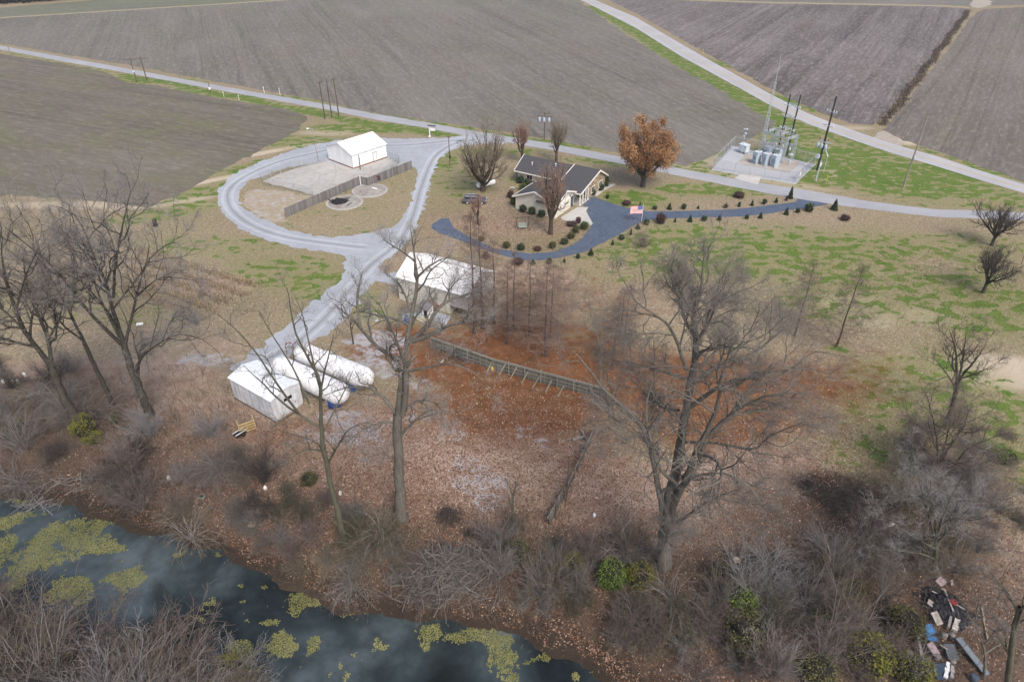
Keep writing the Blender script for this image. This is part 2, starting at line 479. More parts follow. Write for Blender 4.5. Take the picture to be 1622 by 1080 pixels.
    h = t.math('ADD', fine, t.math('MULTIPLY', t.noise(p, 1.8, 4, .6), 1.5))
    t.bump(h, .55, .12)
    return t.m

M_GROUND = ground_mat("ground_cover")
ground = link_mesh("ground", g_me, M_GROUND, kind="structure")

# ------------------------------------------------------------------ flat sheets (fields, roads, slabs)
def jitter_ring(P, amp, step, seed=0):
    r = np.random.default_rng(seed)
    out = []
    N = len(P)
    for i in range(N):
        a = P[i]; b = P[(i + 1) % N]; L = np.hypot(*(b - a))
        k = min(max(1, int(L / step)), 400)
        for j in range(k):
            out.append(a + (b - a) * j / k)
    out = np.array(out)
    if amp: out = out + r.normal(0, amp, out.shape)
    return out

def sheet(name, outline, z, mat, smooth=True, amp=0.0, step=2.0, kind="structure", px=True, seed=1, thick=0.0):
    P = [at_z(*q)[:2] if px else q for q in outline]
    P = catmull(P, True, 6) if smooth else np.array(P, float)
    P = jitter_ring(P, amp, step, seed)
    tri = tessellate_polygon([[Vector((x, y, 0)) for x, y in P]])
    n = len(P)
    V = [(x, y, z) for x, y in P]
    Fs = []
    for a, b, c in tri:
        ax, ay = P[a]; bx, by = P[b]; cx_, cy_ = P[c]
        if (bx - ax) * (cy_ - ay) - (by - ay) * (cx_ - ax) < 0: b, c = c, b
        Fs.append((a, b, c))
    # a skirt down into the ground so the edge has real thickness
    V += [(x, y, -.15) for x, y in P]
    Fs += [(i, i + n, (i + 1) % n + n, (i + 1) % n) for i in range(n)]
    me = bpy.data.meshes.new(name); me.from_pydata(V, [], Fs); me.update()
    return link_mesh(name, me, mat, None, kind)

def field_mat(name, c1, c2, a, row=1.0, green=.3, dark=.4, contrast=1.0):
    t = NT(name)
    p = t.pos()
    q = t.mapping(p, (1, 1, 1), -a)
    rows = t.noise(t.mapping(q, (.012, 1, 1)), row * 1.5, 3, .7)
    strips = t.math('ADD', t.math('MULTIPLY', t.noise(t.mapping(q, (.010, .30, 1)), row, 4, .7), .6), t.math('MULTIPLY', t.noise(t.mapping(q, (.12, .35, 1)), 1.0, 5, .7), .4))
    lines = t.ramp(t.noise(t.mapping(q, (.0015, .11, 1)), row, 2, .5), [(.482, 0), (.5, min(1, .75 * contrast)), (.518, 0)])
    wide = t.noise(t.mapping(q, (.012, .035, 1)), 1.0, 5, .6)
    blot = t.noise(p, .025, 5, .6)
    fine = t.noise(p, 2.5, 4, .75)
    c = t.mix(t.ramp(strips, [(.42, 0), (.58, 1)]), c2, c1)
    c = t.mix(t.ramp(t.noise(t.mapping(q, (.004, .07, 1), 0, (50, 3, 0)), 1.0, 6, .7), [(.5, 0), (.56, .4 * contrast), (.7, .15)]), c, tuple(x * .7 for x in c2))
    c = t.mix(t.ramp(rows, [(.38, .42 * contrast), (.62, 0)]), c, tuple(x * .62 for x in c2))
    c = t.mix(lines, c, tuple(x * .55 for x in c2))
    c = t.mix(t.ramp(wide, [(.45, 0), (.68, .5)]), c, tuple(min(1, x * 1.22) for x in c1))
    c = t.mix(t.ramp(blot, [(.52, 0), (.7, dark)]), c, tuple(x * .6 for x in c2))
    gsel = t.math('MULTIPLY', t.ramp(t.noise(t.mapping(q, (.03, .07, 1), 0, (31, 7, 0)), 1.0, 7, .72), [(.48, 0), (.66, 1)]), green)
    c = t.mix(gsel, c, (.155, .165, .07))
    red = t.math('MULTIPLY', t.ramp(t.noise(t.mapping(q, (.02, .06, 1), 0, (3, 77, 0)), 1.0, 4, .6), [(.58, 0), (.7, 1)]), .3)
    c = t.mix(red, c, (.20, .13, .095))
    c = t.mix(t.ramp(fine, [(.38, .5), (.6, 0)]), c, tuple(x * .58 for x in c2))
    c = t.mix(t.ramp(t.noise(t.mapping(q, (.35, 1, 1)), .55, 6, .75), [(.42, .4), (.62, 0)]), c, tuple(x * .72 for x in c2))
    c = t.mix(t.ramp(t.noise(t.mapping(q, (.3, 1, 1), 0, (9, 4, 0)), .9, 5, .75), [(.5, 0), (.66, .45)]), c, tuple(min(1, x * 1.3) for x in c1))
    t.col(c); t.rough(.98, .05)
    t.bump(t.math('ADD', fine, rows), .5, .1)
    return t.m

F_A = field_mat("soil_north", (.222, .205, .182), (.162, .150, .132), ang((780, 110), (900, 187)), 1.0, .35, .3)
F_B = field_mat("soil_greenish", (.20, .20, .16), (.16, .165, .125), ang((0, 20), (270, 6)), 1.0, .6, .2)
F_C = field_mat("soil_west", (.195, .176, .145), (.146, .131, .106), ang((0, 233), (183, 270)), 1.0, .85, .25)
F_D = field_mat("soil_east", (.27, .245, .235), (.135, .118, .113), ang((1250, 117), (1333, 40)), .8, .05, .5, 1.6)
F_F = field_mat("soil_far_east", (.225, .20, .18), (.16, .142, .126), ang((1540, 200), (1600, 50)), .9, .35, .35, 1.3)
F_E = field_mat("soil_far", (.22, .20, .185), (.17, .155, .145), .1, 1.0, .2, .3)

sheet("far_field", [(-2500, 392), (2500, 392), (3500, 5500), (-3500, 5500)], .03, F_E, False, px=False)
sheet("ploughed_field", [(-330, 68), (-100, 47), (0, 69), (100, 86), (200, 103), (333, 128), (500, 158), (600, 181), (680, 192), (810, 211), (880, 222), (973, 241), (1040, 256), (1085, 262),
                         (1130, 246), (1185, 222), (1222, 205), (1228, 194), (1213, 186), (1147, 147), (1080, 111), (1030, 80), (973, 42), (925, 8), (915, -5), (540, -4), (270, 13), (0, 30), (-330, 48)], .03, F_A, False, .5, 2.0)
sheet("greenish_field", [(-330, 46), (0, 28), (270, 11), (540, -6), (540, -8), (260, -8), (150, 1), (0, 13), (-330, 30)], .03, F_B, False, .4, 4)
sheet("ploughed_field", [(-330, 60), (0, 86), (100, 101), (167, 114), (200, 131), (250, 136), (300, 147), (367, 160), (433, 169), (475, 178), (487, 188), (475, 206), (433, 227), (393, 248), (333, 280), (283, 310), (233, 329), (150, 318), (60, 312), (0, 310), (-330, 300)], .03, F_C, False, .35, 1.5)
sheet("ploughed_field", [(952, -5), (1012, 24), (1080, 63), (1147, 100), (1213, 137), (1280, 171), (1345, 195), (1383, 198), (1394, 191), (1437, 138), (1487, 78), (1519, 38), (1536, 15), (1480, 11), (1200, 6), (960, -3)], .03, F_D, False, .35, 2)
sheet("ploughed_field", [(1398, 206), (1412, 192), (1453, 139), (1501, 80), (1540, 26), (1558, 15), (1622, 12), (2000, 12), (2000, 420), (1700, 322), (1622, 288), (1548, 262), (1480, 238), (1430, 222)], .03, F_F, False, .35, 2)
sheet("far_field", [(965, -6), (1200, 3), (1480, 8), (1540, 10), (1620, 8), (2000, 8), (2000, -8), (965, -8)], .034, F_E, False, .3, 4)

def road_mat(name, c1, c2, wear, patch=.35, fine=14, crack=0):
    t = NT(name); p = t.pos()
    f = t.noise(p, fine, 3, .8); m = t.noise(p, .8, 5, .6); b = t.noise(p, .09, 4, .6)
    c = t.mix(t.ramp(f, [(.3, 0), (.7, 1)]), c2, c1)
    c = t.mix(t.ramp(m, [(.45, 0), (.75, patch)]), c, wear)
    c = t.mix(t.ramp(b, [(.4, 0), (.7, .4)]), c, tuple(min(1, x * 1.25) for x in c1))
    if crack:
        v = t.n("ShaderNodeTexVoronoi", feature='DISTANCE_TO_EDGE'); v.inputs["Scale"].default_value = crack
        dn = t.n("ShaderNodeVectorMath", operation='ADD'); nz = t.n("ShaderNodeTexNoise"); nz.inputs["Scale"].default_value = .8; t.l(p, nz.inputs["Vector"])
        t.l(p, dn.inputs[0]); t.l(nz.outputs["Color"], dn.inputs[1]); t.l(dn.outputs[0], v.inputs["Vector"])
        c = t.mix(t.math('MULTIPLY', t.ramp(v.outputs["Distance"], [(.004, .75), (.012, 0)]), t.ramp(b, [(.4, .2), (.6, 1)])), c, tuple(x * .45 for x in c2))
    t.col(c); t.rough(.9, .2); t.bump(f, .3, .03)
    return t.m

M_ROAD = road_mat("old_asphalt", (.33, .335, .355), (.26, .265, .28), (.22, .22, .23))
M_HWY = road_mat("highway_asphalt", (.38, .375, .385), (.31, .305, .315), (.27, .265, .27))
M_GRAVEL = road_mat("white_gravel", (.36, .385, .42), (.255, .27, .295), (.25, .243, .23), .75, 7)
M_DRIVE = road_mat("sealed_asphalt", (.082, .108, .155), (.056, .076, .112), (.115, .14, .185), .5, 14, .16)
M_CONC = road_mat("concrete", (.47, .46, .43), (.38, .37, .345), (.32, .305, .27), .5, 6, .2)
M_SLAB = road_mat("old_yard_concrete", (.42, .41, .385), (.32, .31, .29), (.27, .235, .19), .8, 4, .22)
M_LINE = plain("worn_white_line", (.62, .62, .6), (.45, .45, .44), 3)
M_YELL = plain("worn_yellow_line", (.5, .36, .08), (.42, .33, .14), 3)
M_ISLE = ground_mat("island_grass", (0, .30, .28, 0, 0, .12))
M_POND = None

sheet("gravel_drive", [(757, 213), (700, 219), (640, 220), (600, 219), (540, 222), (490, 231), (450, 243), (400, 262), (365, 280), (347, 300), (346, 320), (360, 345), (390, 367), (430, 383), (480, 395), (530, 400), (547, 408), (549, 425),
                       (540, 442), (510, 466), (470, 503), (430, 538), (395, 563), (362, 585), (400, 590), (440, 575), (490, 545), (530, 520), (553, 497), (575, 462), (598, 447), (632, 450), (636, 436), (612, 430), (597, 424), (622, 405), (650, 380), (664, 350), (676, 310), (686, 276), (694, 255), (712, 240), (737, 232), (765, 228), (800, 228), (805, 220)],
      .045, M_GRAVEL, False, .34, .7)
sheet("county_road", [(-900, -25), (-330, 30), (-150, 55), (0, 73), (100, 91), (200, 109), (333, 134), (500, 163), (600, 182), (673, 194), (740, 206), (807, 217), (873, 228), (973, 247), (1080, 268), (1180, 287), (1280, 302), (1380, 320), (1480, 332), (1622, 337), (1900, 340), (2600, 342),
                      (2600, 352), (1900, 351), (1622, 349), (1480, 344), (1380, 332), (1280, 318), (1180, 300), (1080, 280), (973, 258), (873, 238), (807, 227), (740, 216), (673, 203), (600, 191), (500, 171), (333, 141), (200, 116), (100, 98), (0, 79), (-150, 61), (-330, 35), (-900, -22)], .055, M_ROAD, False, .08, 2)
sheet("highway", [(870, -28), (940, 0), (1007, 28), (1080, 71), (1147, 109), (1213, 146), (1280, 181), (1347, 206), (1413, 229), (1480, 247), (1548, 270), (1622, 293), (1800, 345), (2300, 480),
                  (2300, 500), (1800, 360), (1622, 306), (1548, 284), (1480, 263), (1413, 243), (1347, 221), (1280, 197), (1213, 163), (1147, 127), (1080, 91), (1007, 45), (925, 3), (850, -28)], .06, M_HWY, False, .05, 3)
# edge lines of the highway
def strip(name, pxpts, w, z, mat, off=0.0, kind="structure", n=6):
    P = catmull([at_z(*q)[:2] for q in pxpts], False, n)
    T = np.gradient(P, axis=0); T /= np.linalg.norm(T, axis=1)[:, None]
    N = np.stack([-T[:, 1], T[:, 0]], 1)
    A = P + N * (off + w / 2); B = P + N * (off - w / 2)
    V = [(x, y, z) for x, y in A] + [(x, y, z) for x, y in B]
    k = len(P)
    me = bpy.data.meshes.new(name); me.from_pydata(V, [], [(i + k, i + k + 1, i + 1, i) for i in range(k - 1)]); me.update()
    return link_mesh(name, me, mat, None, kind)
M_RUT = road_mat("wheel_worn_gravel", (.42, .44, .47), (.31, .33, .36), (.30, .30, .30), .6, 7)
M_RUT2 = road_mat("dark_rut_gravel", (.27, .28, .295), (.20, .205, .215), (.22, .21, .19), .6, 7)
for lane_ in ([(752, 222), (715, 231), (688, 252), (668, 300), (655, 345), (632, 385), (590, 420), (560, 455), (520, 500), (470, 545), (420, 572)],
              [(740, 221), (640, 231), (560, 231), (500, 243), (440, 258), (390, 280), (364, 303), (368, 330), (400, 356), (450, 374), (520, 385), (580, 392)]):
    for of_ in (-1.15, .75): strip("wheel_track", lane_, .55, .05, M_RUT, of_)
    strip("wheel_track", lane_, .5, .05, M_RUT2, -.2)
hwy_mid = [(932, 1), (1007, 37), (1080, 81), (1147, 118), (1213, 155), (1280, 189), (1347, 213), (1413, 236), (1480, 255), (1548, 277), (1622, 299), (1800, 352)]
strip("centre_line", hwy_mid, .14, .068, M_YELL, .1)
strip("centre_line", hwy_mid, .14, .068, M_YELL, -.16)
strip("edge_line", hwy_mid, .14, .068, M_LINE, 2.7)
strip("edge_line", hwy_mid, .14, .068, M_LINE, -2.7)
sheet("driveway", [(921, 320), (930, 312.5), (943, 313), (971, 323), (1000, 331.5), (1026, 335), (1063, 335), (1100, 334), (1160, 332), (1189, 329), (1239, 323), (1261, 320), (1263, 315), (1282, 317), (1313, 324), (1288, 328), (1251, 333), (1214, 339), (1177, 343), (1140, 344), (1100, 345), (1063, 346), (1026, 349), (1008, 355), (997, 362), (977, 374), (952, 386), (925, 399), (888, 408),
                   (861, 412), (838, 413), (808, 408), (778, 399), (749, 389), (719, 377), (697, 370), (684, 362), (685, 355), (701, 346), (712, 346), (718, 361), (749, 378), (784, 394), (838, 402), (879, 399), (912, 386), (924, 376), (938, 356), (930, 335)], .05, M_DRIVE, False, .05, 1.0)
sheet("garage_apron", [(888, 345), (914, 329), (932, 328.5), (928, 335), (939, 354.5), (930, 359.5), (891, 348.5)], .065, M_CONC, False, .0, 2)
sheet("front_walk", [(936, 309), (956, 296), (972, 291), (975, 293), (958, 301), (946, 311)], .05, M_CONC, False, 0, 2)
sheet("grass_island", [(657, 266), (661, 283), (646, 330), (630, 353), (602, 365), (546, 375), (491, 372), (450, 361), (408, 342), (384, 328), (380, 311), (384, 298), (398, 286), (417, 280), (450, 268), (500, 262), (560, 275), (610, 262), (640, 262)], .052, M_ISLE, True, .3, 1.0)
sheet("gravel_patch", [(386, 322), (392, 305), (420, 300), (470, 308), (498, 312), (470, 335), (452, 344), (455, 352), (430, 350), (405, 340)], .056, ground_mat("sparse_gravel", (0, .1, .25, .52, .05, .35)), True, .4, 1.0)
sheet("yard_slab", [(415, 288), (440, 277), (500, 258), (515, 255), (560, 268), (616, 250), (650, 268), (590, 289), (572, 291), (500, 322), (497, 309)], .062, M_SLAB, False, .2, 1.5)
sheet("substation_pad", [(1126, 270), (1159, 231), (1292, 261), (1259, 292)], .05, plain("grey_crushed_stone", (.42, .43, .45), (.33, .34, .36), 6, .9), False, .1, 2)
sheet("substation_slab", [(1164, 260), (1181, 245), (1270, 257), (1250, 275)], .058, plain("tan_stone_bed", (.42, .38, .33), (.27, .235, .20), .35, .9), False, .15, 2)
sheet("substation_apron", [(1163, 283), (1178, 273), (1207, 279), (1200, 293)], .066, M_CONC, False, 0, 2)
sheet("field_entrance", [(1385, 217), (1400, 208), (1425, 222), (1427, 232), (1400, 229)], .05, plain("pale_dirt", (.37, .325, .28), (.28, .245, .20), 1.2, .95), True, .25, 1)
sheet("field_entrance", [(1537, 5), (1548, -2), (1566, 0), (1569, 8), (1552, 13), (1540, 12)], .05, MATS["pale_dirt"], True, .4, 2)
strip("dirt_track", [(960, -4), (1200, 4), (1480, 10), (1535, 13)], 3.0, .045, plain("dry_verge", (.34, .295, .20), (.25, .215, .14), .6, .95))
strip("dirt_track", [(-330, 47), (0, 29), (270, 12), (540, -5)], 2.2, .045, MATS["dry_verge"])

# ------------------------------------------------------------------ creek water
def water_mat():
    t = NT("creek_water"); p = t.pos()
    b = t.noise(t.mapping(p, (1, 1, 1), .5), .09, 5, .6, .3); m = t.noise(p, .5, 4, .6)
    c = t.ramp(b, [(.36, (.007, .010, .010)), (.50, (.030, .042, .045)), (.66, (.085, .108, .118))])
    c = t.mix(t.ramp(m, [(.35, .4), (.6, 0)]), c, (.012, .016, .016))
    t.col(c); t.b.inputs["Roughness"].default_value = .025; t.b.inputs["IOR"].default_value = 1.33
    t.b.inputs["Specular IOR Level"].default_value = .6
    t.bump(t.noise(t.mapping(p, (1, 1.6, 1)), 2.5, 3, .5), .03, .05)
    return t.m
cw = np.vstack([FARB + np.array([3.0, 6.0]), (NEARB - np.array([3.0, 6.0]))[::-1]])
wt = tessellate_polygon([[Vector((x, y, 0)) for x, y in cw]])
me = bpy.data.meshes.new("water"); me.from_pydata([(x, y, WATER_Z - .12) for x, y in cw], [], [tuple(q) for q in wt]); me.update()
bm = bmesh.new(); bm.from_mesh(me); bmesh.ops.recalc_face_normals(bm, faces=bm.faces)
if sum(f.normal.z for f in bm.faces) < 0: bmesh.ops.reverse_faces(bm, faces=bm.faces)
bm.to_mesh(me); bm.free()
link_mesh("water", me, water_mat(), None, "structure")
WZ = WATER_Z - .12

# floating duckweed: ragged mats of small leaf plates lying on the water
def duckweed():
    mats_ = [(40, 870, 5.5, 3.0), (100, 850, 5.5, 3.2), (140, 835, 4.5, 2.4), (20, 890, 5, 3), (25, 825, 2, 1.0), (70, 815, 2.2, .7), (115, 928, 2.4, 1.7), (125, 945, 1.8, 1.3), (175, 870, 1.6, .8), (200, 912, 2.2, 1.3), (170, 915, 1.3, .9),
             (475, 950, 1.6, 1.3), (468, 962, 1.4, .9), (425, 1022, 2.2, 1.3), (400, 1030, 1.5, 1), (495, 1020, .8, 1.2), (382, 928, .5, .3), (383, 953, .5, .3), (320, 880, 1.3, .6), (340, 878, 1.2, .8), (415, 930, 1, .4), (280, 880, 1, .5),
             (570, 968, 2.2, .5), (610, 962, 2.0, .5), (680, 1000, 1.4, 1.0), (740, 1005, 2.4, .9), (790, 1015, 1.6, 1.3), (800, 1040, 1.5, 1.4), (840, 1050, 1.4, 1.2), (870, 1040, 1.5, .8), (815, 1072, .6, .5), (960, 1060, 1.0, .5), (430, 985, .8, .3), (190, 890, .8, .5), (240, 850, .5, .3)]
    step = .12
    V = []; F = []; tone = []
    xs = np.arange(-62, 14, step); ys = np.arange(26, 56, step)
    X, Y = np.meshgrid(xs, ys)
    A = np.zeros_like(X)
    for a, b, rx, ry in mats_:
        c = at_z(a, b, WZ)
        A = np.maximum(A, np.clip(1.5 - np.hypot((X - c.x) / rx, (Y - c.y) / ry), 0, 1.3))
    def vn(X, Y, s, seed):
        r = np.random.default_rng(seed); g = r.random((400, 400))
        u = (X + 80) / s; v = Y / s
        i = np.floor(u).astype(int) % 398; j = np.floor(v).astype(int) % 398
        fu = u - np.floor(u); fv = v - np.floor(v); fu = fu * fu * (3 - 2 * fu); fv = fv * fv * (3 - 2 * fv)
        return (g[j, i] * (1 - fu) + g[j, i + 1] * fu) * (1 - fv) + (g[j + 1, i] * (1 - fu) + g[j + 1, i + 1] * fu) * fv
    nz = vn(X, Y, 2.2, 1) * .5 + vn(X, Y, .9, 2) * .3 + vn(X, Y, .35, 3) * .25
    loose = (vn(X, Y, 3.5, 5) > .70) & (nz > .74)
    keep = ((A * .8 + (nz - .52) * 2.2 > .56 + .25 * rng.random(X.shape)) | loose) & inside(X, Y, CREEK)
    keep |= (A > .12) & (A * .35 + nz > .80) & (rng.random(X.shape) < .5) & inside(X, Y, CREEK)
    keep &= rng.random(X.shape) > .06
    px_, py_ = X[keep], Y[keep]
    n = len(px_)
    rr = step * rng.uniform(.5, .78, n); th = rng.uniform(0, 6.28, n)
    ox = rng.normal(0, .03, n); oy = rng.normal(0, .03, n); oz = rng.uniform(.01, .04, n)
    Vs = np.zeros((n, 4, 3))
    for k in range(4):
        Vs[:, k, 0] = px_ + ox + rr * np.cos(th + k * 1.5708); Vs[:, k, 1] = py_ + oy + rr * np.sin(th + k * 1.5708); Vs[:, k, 2] = WZ + oz
    me = np_mesh("duckweed", Vs.reshape(-1, 3), np.arange(n * 4).reshape(-1, 4), False)
    at = me.attributes.new("tone", 'FLOAT', 'FACE'); at.data.foreach_set("value", np.clip(nz[keep] * .7 + rng.normal(0, .12, n) + .1, 0, 1).astype(np.float32))
    o = link_mesh("duckweed", me, leafmat("duckweed_leaf", [(.1, (.065, .068, .022)), (.5, (.145, .145, .046)), (.9, (.24, .23, .09))]), None, "stuff")
    tag(o, "yellow green duckweed mats floating on the dark creek water", "duckweed")
duckweed()
# ------------------------------------------------------------------ bare trees
def norm(a): return a / np.maximum(np.linalg.norm(a, axis=-1, keepdims=True), 1e-9)

def tubes(P, R, n):
    """P (B,K,3) centre lines, R (B,K) radii -> verts, quads"""
    B, K, _ = P.shape
    T = norm(np.gradient(P, axis=1))
    mean = norm(P[:, -1] - P[:, 0])
    ref = np.where(np.abs(mean[:, 2:3]) < .85, np.array([[0, 0, 1.0]]), np.array([[1.0, 0, 0]]))
    ref = ref[:, None, :].repeat(K, 1)
    U = norm(ref - T * (ref * T).sum(-1, keepdims=True)); Wv = np.cross(T, U)
    a = np.arange(n) * 2 * math.pi / n
    V = P[:, :, None] + (U[:, :, None] * np.cos(a)[None, None, :, None] + Wv[:, :, None] * np.sin(a)[None, None, :, None]) * R[:, :, None, None]
    b = np.arange(B)[:, None, None] * (K * n); i = np.arange(K - 1)[None, :, None] * n; j = np.arange(n)[None, None]
    j2 = (j + 1) % n
    F = np.stack([b + i + j, b + i + j2, b + i + n + j2, b + i + n + j], -1)
    return V.reshape(-1, 3), F.reshape(-1, 4)

def merge(lst):
    V = []; F = []; o = 0
    for v, f in lst: V.append(v); F.append(f + o); o += len(v)
    return np.vstack(V), np.vstack(F)

def resample(pts, K):
    pts = catmull(pts, False, 6) if len(pts) > 2 else np.array(pts, float)
    d = np.r_[0, np.cumsum(np.linalg.norm(np.diff(pts, axis=0), axis=1))]
    s = np.linspace(0, d[-1], K)
    return np.stack([np.interp(s, d, pts[:, k]) for k in range(3)], 1)

def children(P, R, n, r, t0=.25, t1=1.0, ang=(30, 60), lf=.5, lt=.5, k=4, rr=.6, up=.1, wig=.25, tip=.25, rmin=.006, lmin=.2, bias=None, lv=.4):
    B, K, _ = P.shape
    plen = np.linalg.norm(np.diff(P, axis=1), axis=2).sum(1)
    idx = np.repeat(np.arange(B), n); M = B * n
    j = np.tile(np.arange(n), B)
    t = t0 + (t1 - t0) * (j + r.random(M)) / n
    f = t * (K - 1); i0 = np.clip(f.astype(int), 0, K - 2); fr = (f - i0)[:, None]
    pos = P[idx, i0] * (1 - fr) + P[idx, i0 + 1] * fr
    rad = R[idx, i0] * (1 - fr[:, 0]) + R[idx, i0 + 1] * fr[:, 0]
    T = norm(P[idx, i0 + 1] - P[idx, i0])
    ref = np.where(np.abs(T[:, 2:3]) < .9, np.array([[0, 0, 1.0]]), np.array([[1.0, 0, 0]]))
    U = norm(np.cross(T, ref)); Wv = np.cross(T, U)
    az = j * 2.39996 + r.random(B)[idx] * 6.28 + r.normal(0, .5, M)
    an = np.radians(r.uniform(ang[0], ang[1], M)) * np.where(t > .93, .5, 1)
    d = T * np.cos(an)[:, None] + (U * np.cos(az)[:, None] + Wv * np.sin(az)[:, None]) * np.sin(an)[:, None]
    if bias is not None: d = d + np.array(bias)
    d = norm(d)
    L = np.maximum(plen[idx] * lf * (1 - lt * t) * r.uniform(1 - lv, 1 + lv, M), lmin)
    Q = np.zeros((M, k + 1, 3)); Q[:, 0] = pos
    for s in range(k):
        Q[:, s + 1] = Q[:, s] + d * (L / k)[:, None]
        d = norm(d + r.normal(0, wig, (M, 3)) + np.array([0, 0, up]))
    r0 = np.maximum(rad * rr, rmin)
    RR = np.maximum(r0[:, None] * np.linspace(1, tip, k + 1)[None], rmin * .7)
    return Q, RR

BARK_GREY = bark("grey_bark", (0.167, 0.152, 0.133), (0.077, 0.068, 0.060), (0.149, 0.146, 0.118))
BARK_DARK = bark("dark_bark", (0.080, 0.069, 0.060), (0.030, 0.026, 0.022), (0.072, 0.074, 0.052))
BARK_RED = bark("cypress_bark", (0.120, 0.084, 0.068), (0.056, 0.036, 0.029))
BARK_OLIVE = bark("olive_bark", (0.108, 0.102, 0.077), (0.053, 0.048, 0.036), (0.099, 0.105, 0.068))
TW_GREY = bark("grey_twigs", (0.208, 0.189, 0.174), (0.128, 0.114, 0.104))
TW_PALE = bark("pale_twigs", (0.282, 0.269, 0.266), (0.186, 0.176, 0.172))
TW_MAUVE = bark("mauve_twigs", (0.195, 0.154, 0.136), (0.115, 0.086, 0.076))
TW_TAN = bark("tan_twigs", (0.211, 0.176, 0.131), (0.122, 0.099, 0.072))
TW_RED = bark("reddish_twigs", (.30, .20, .155), (.19, .125, .095))
TW_CYP = bark("cypress_twigs", (0.218, 0.160, 0.138), (0.134, 0.093, 0.077))
TW_DARK = bark("dark_twigs", (.10, .085, .077), (.045, .038, .034))
TW_OLIVE = bark("olive_twigs", (0.122, 0.118, 0.077), (0.064, 0.062, 0.042))

def traced_tree(name, label, base, trunk, limbs, group=None, mb=None, mt=None, seed=1, dens=1.0, cat="tree", tw=.009, spread=1.0, lf=(.48, .5, .5), up=.10, levels=4, nsub=(8, 7, 6), thin=.68):
    """trunk / limbs: lists of (px, py, depth offset in metres, radius) measured on the photograph at the tree's own distance"""
    r = np.random.default_rng(seed)
    b = G(*base)
    root = thing(name, label, cat, b, 0, group)
    def conv(pl):
        pts = [np.array(at_y(q[0], q[1], b.y + q[2])) - np.array(b) for q in pl]
        return pts, [q[3] * thin for q in pl]
    def lv0(pl, K, first=False):
        pts, rad = conv(pl)
        if first: pts[0] = np.array([0, 0, -.35])
        P = resample(pts, K)
        s = np.linspace(0, 1, len(rad))
        R = np.interp(np.linspace(0, 1, K), s, rad)
        P[1:-1] += r.normal(0, .05, (K - 2, 3)) * min(1, R.mean() * 3)
        return P, R
    P, R = lv0(trunk, 14, True)
    R = R.copy(); R[0] *= 1.5; R[1] *= 1.15
    v, f = tubes(P[None], R[None], 10)
    link_mesh("trunk", np_mesh("trunk", v, f), mb, root)
    LP = []; LR = []
    for li in limbs:
        p, q = lv0(li, 14)
        LP.append(p); LR.append(q)
        v, f = tubes(p[None], q[None], 7)
        link_mesh("limb", np_mesh("limb", v, f), mb, root)
    LP = np.array(LP); LR = np.array(LR)
    parts_ = []
    n1 = max(3, int(nsub[0] * dens))
    A, AR = children(LP, LR, n1, r, .18, 1.0, (28, 62), lf[0] * spread, .45, 8, .68, up, .26, .3, .022, 1.0)
    parts_.append(tubes(A, AR, 5))
    n2 = max(3, int(nsub[1] * dens))
    Bq, BR = children(A, AR, n2, r, .2, 1.0, (25, 60), lf[1], .4, 5, .66, up, .3, .4, .014, .5)
    parts_.append(tubes(Bq, BR, 3))
    v, f = merge(parts_); parts_ = []
    link_mesh("crown", np_mesh("crown", v, f), mb, root, "stuff")
    n3 = max(3, int(nsub[2] * dens))
    Cq, CR = children(Bq, BR, n3, r, .2, 1.0, (25, 60), lf[2], .3, 3, .65, up * .6, .3, .5, tw, .45)
    parts_.append(tubes(Cq, CR, 3))
    if levels > 3:
        Dq, DR = children(Cq, CR, 4, r, .2, 1.0, (25, 55), .62, .3, 1, .8, 0, .3, .7, tw * .85, .45)
        parts_.append(tubes(Dq, DR, 3))
    v, f = merge(parts_)
    link_mesh("twigs", np_mesh("twigs", v, f), mt, root, "stuff")
    return root

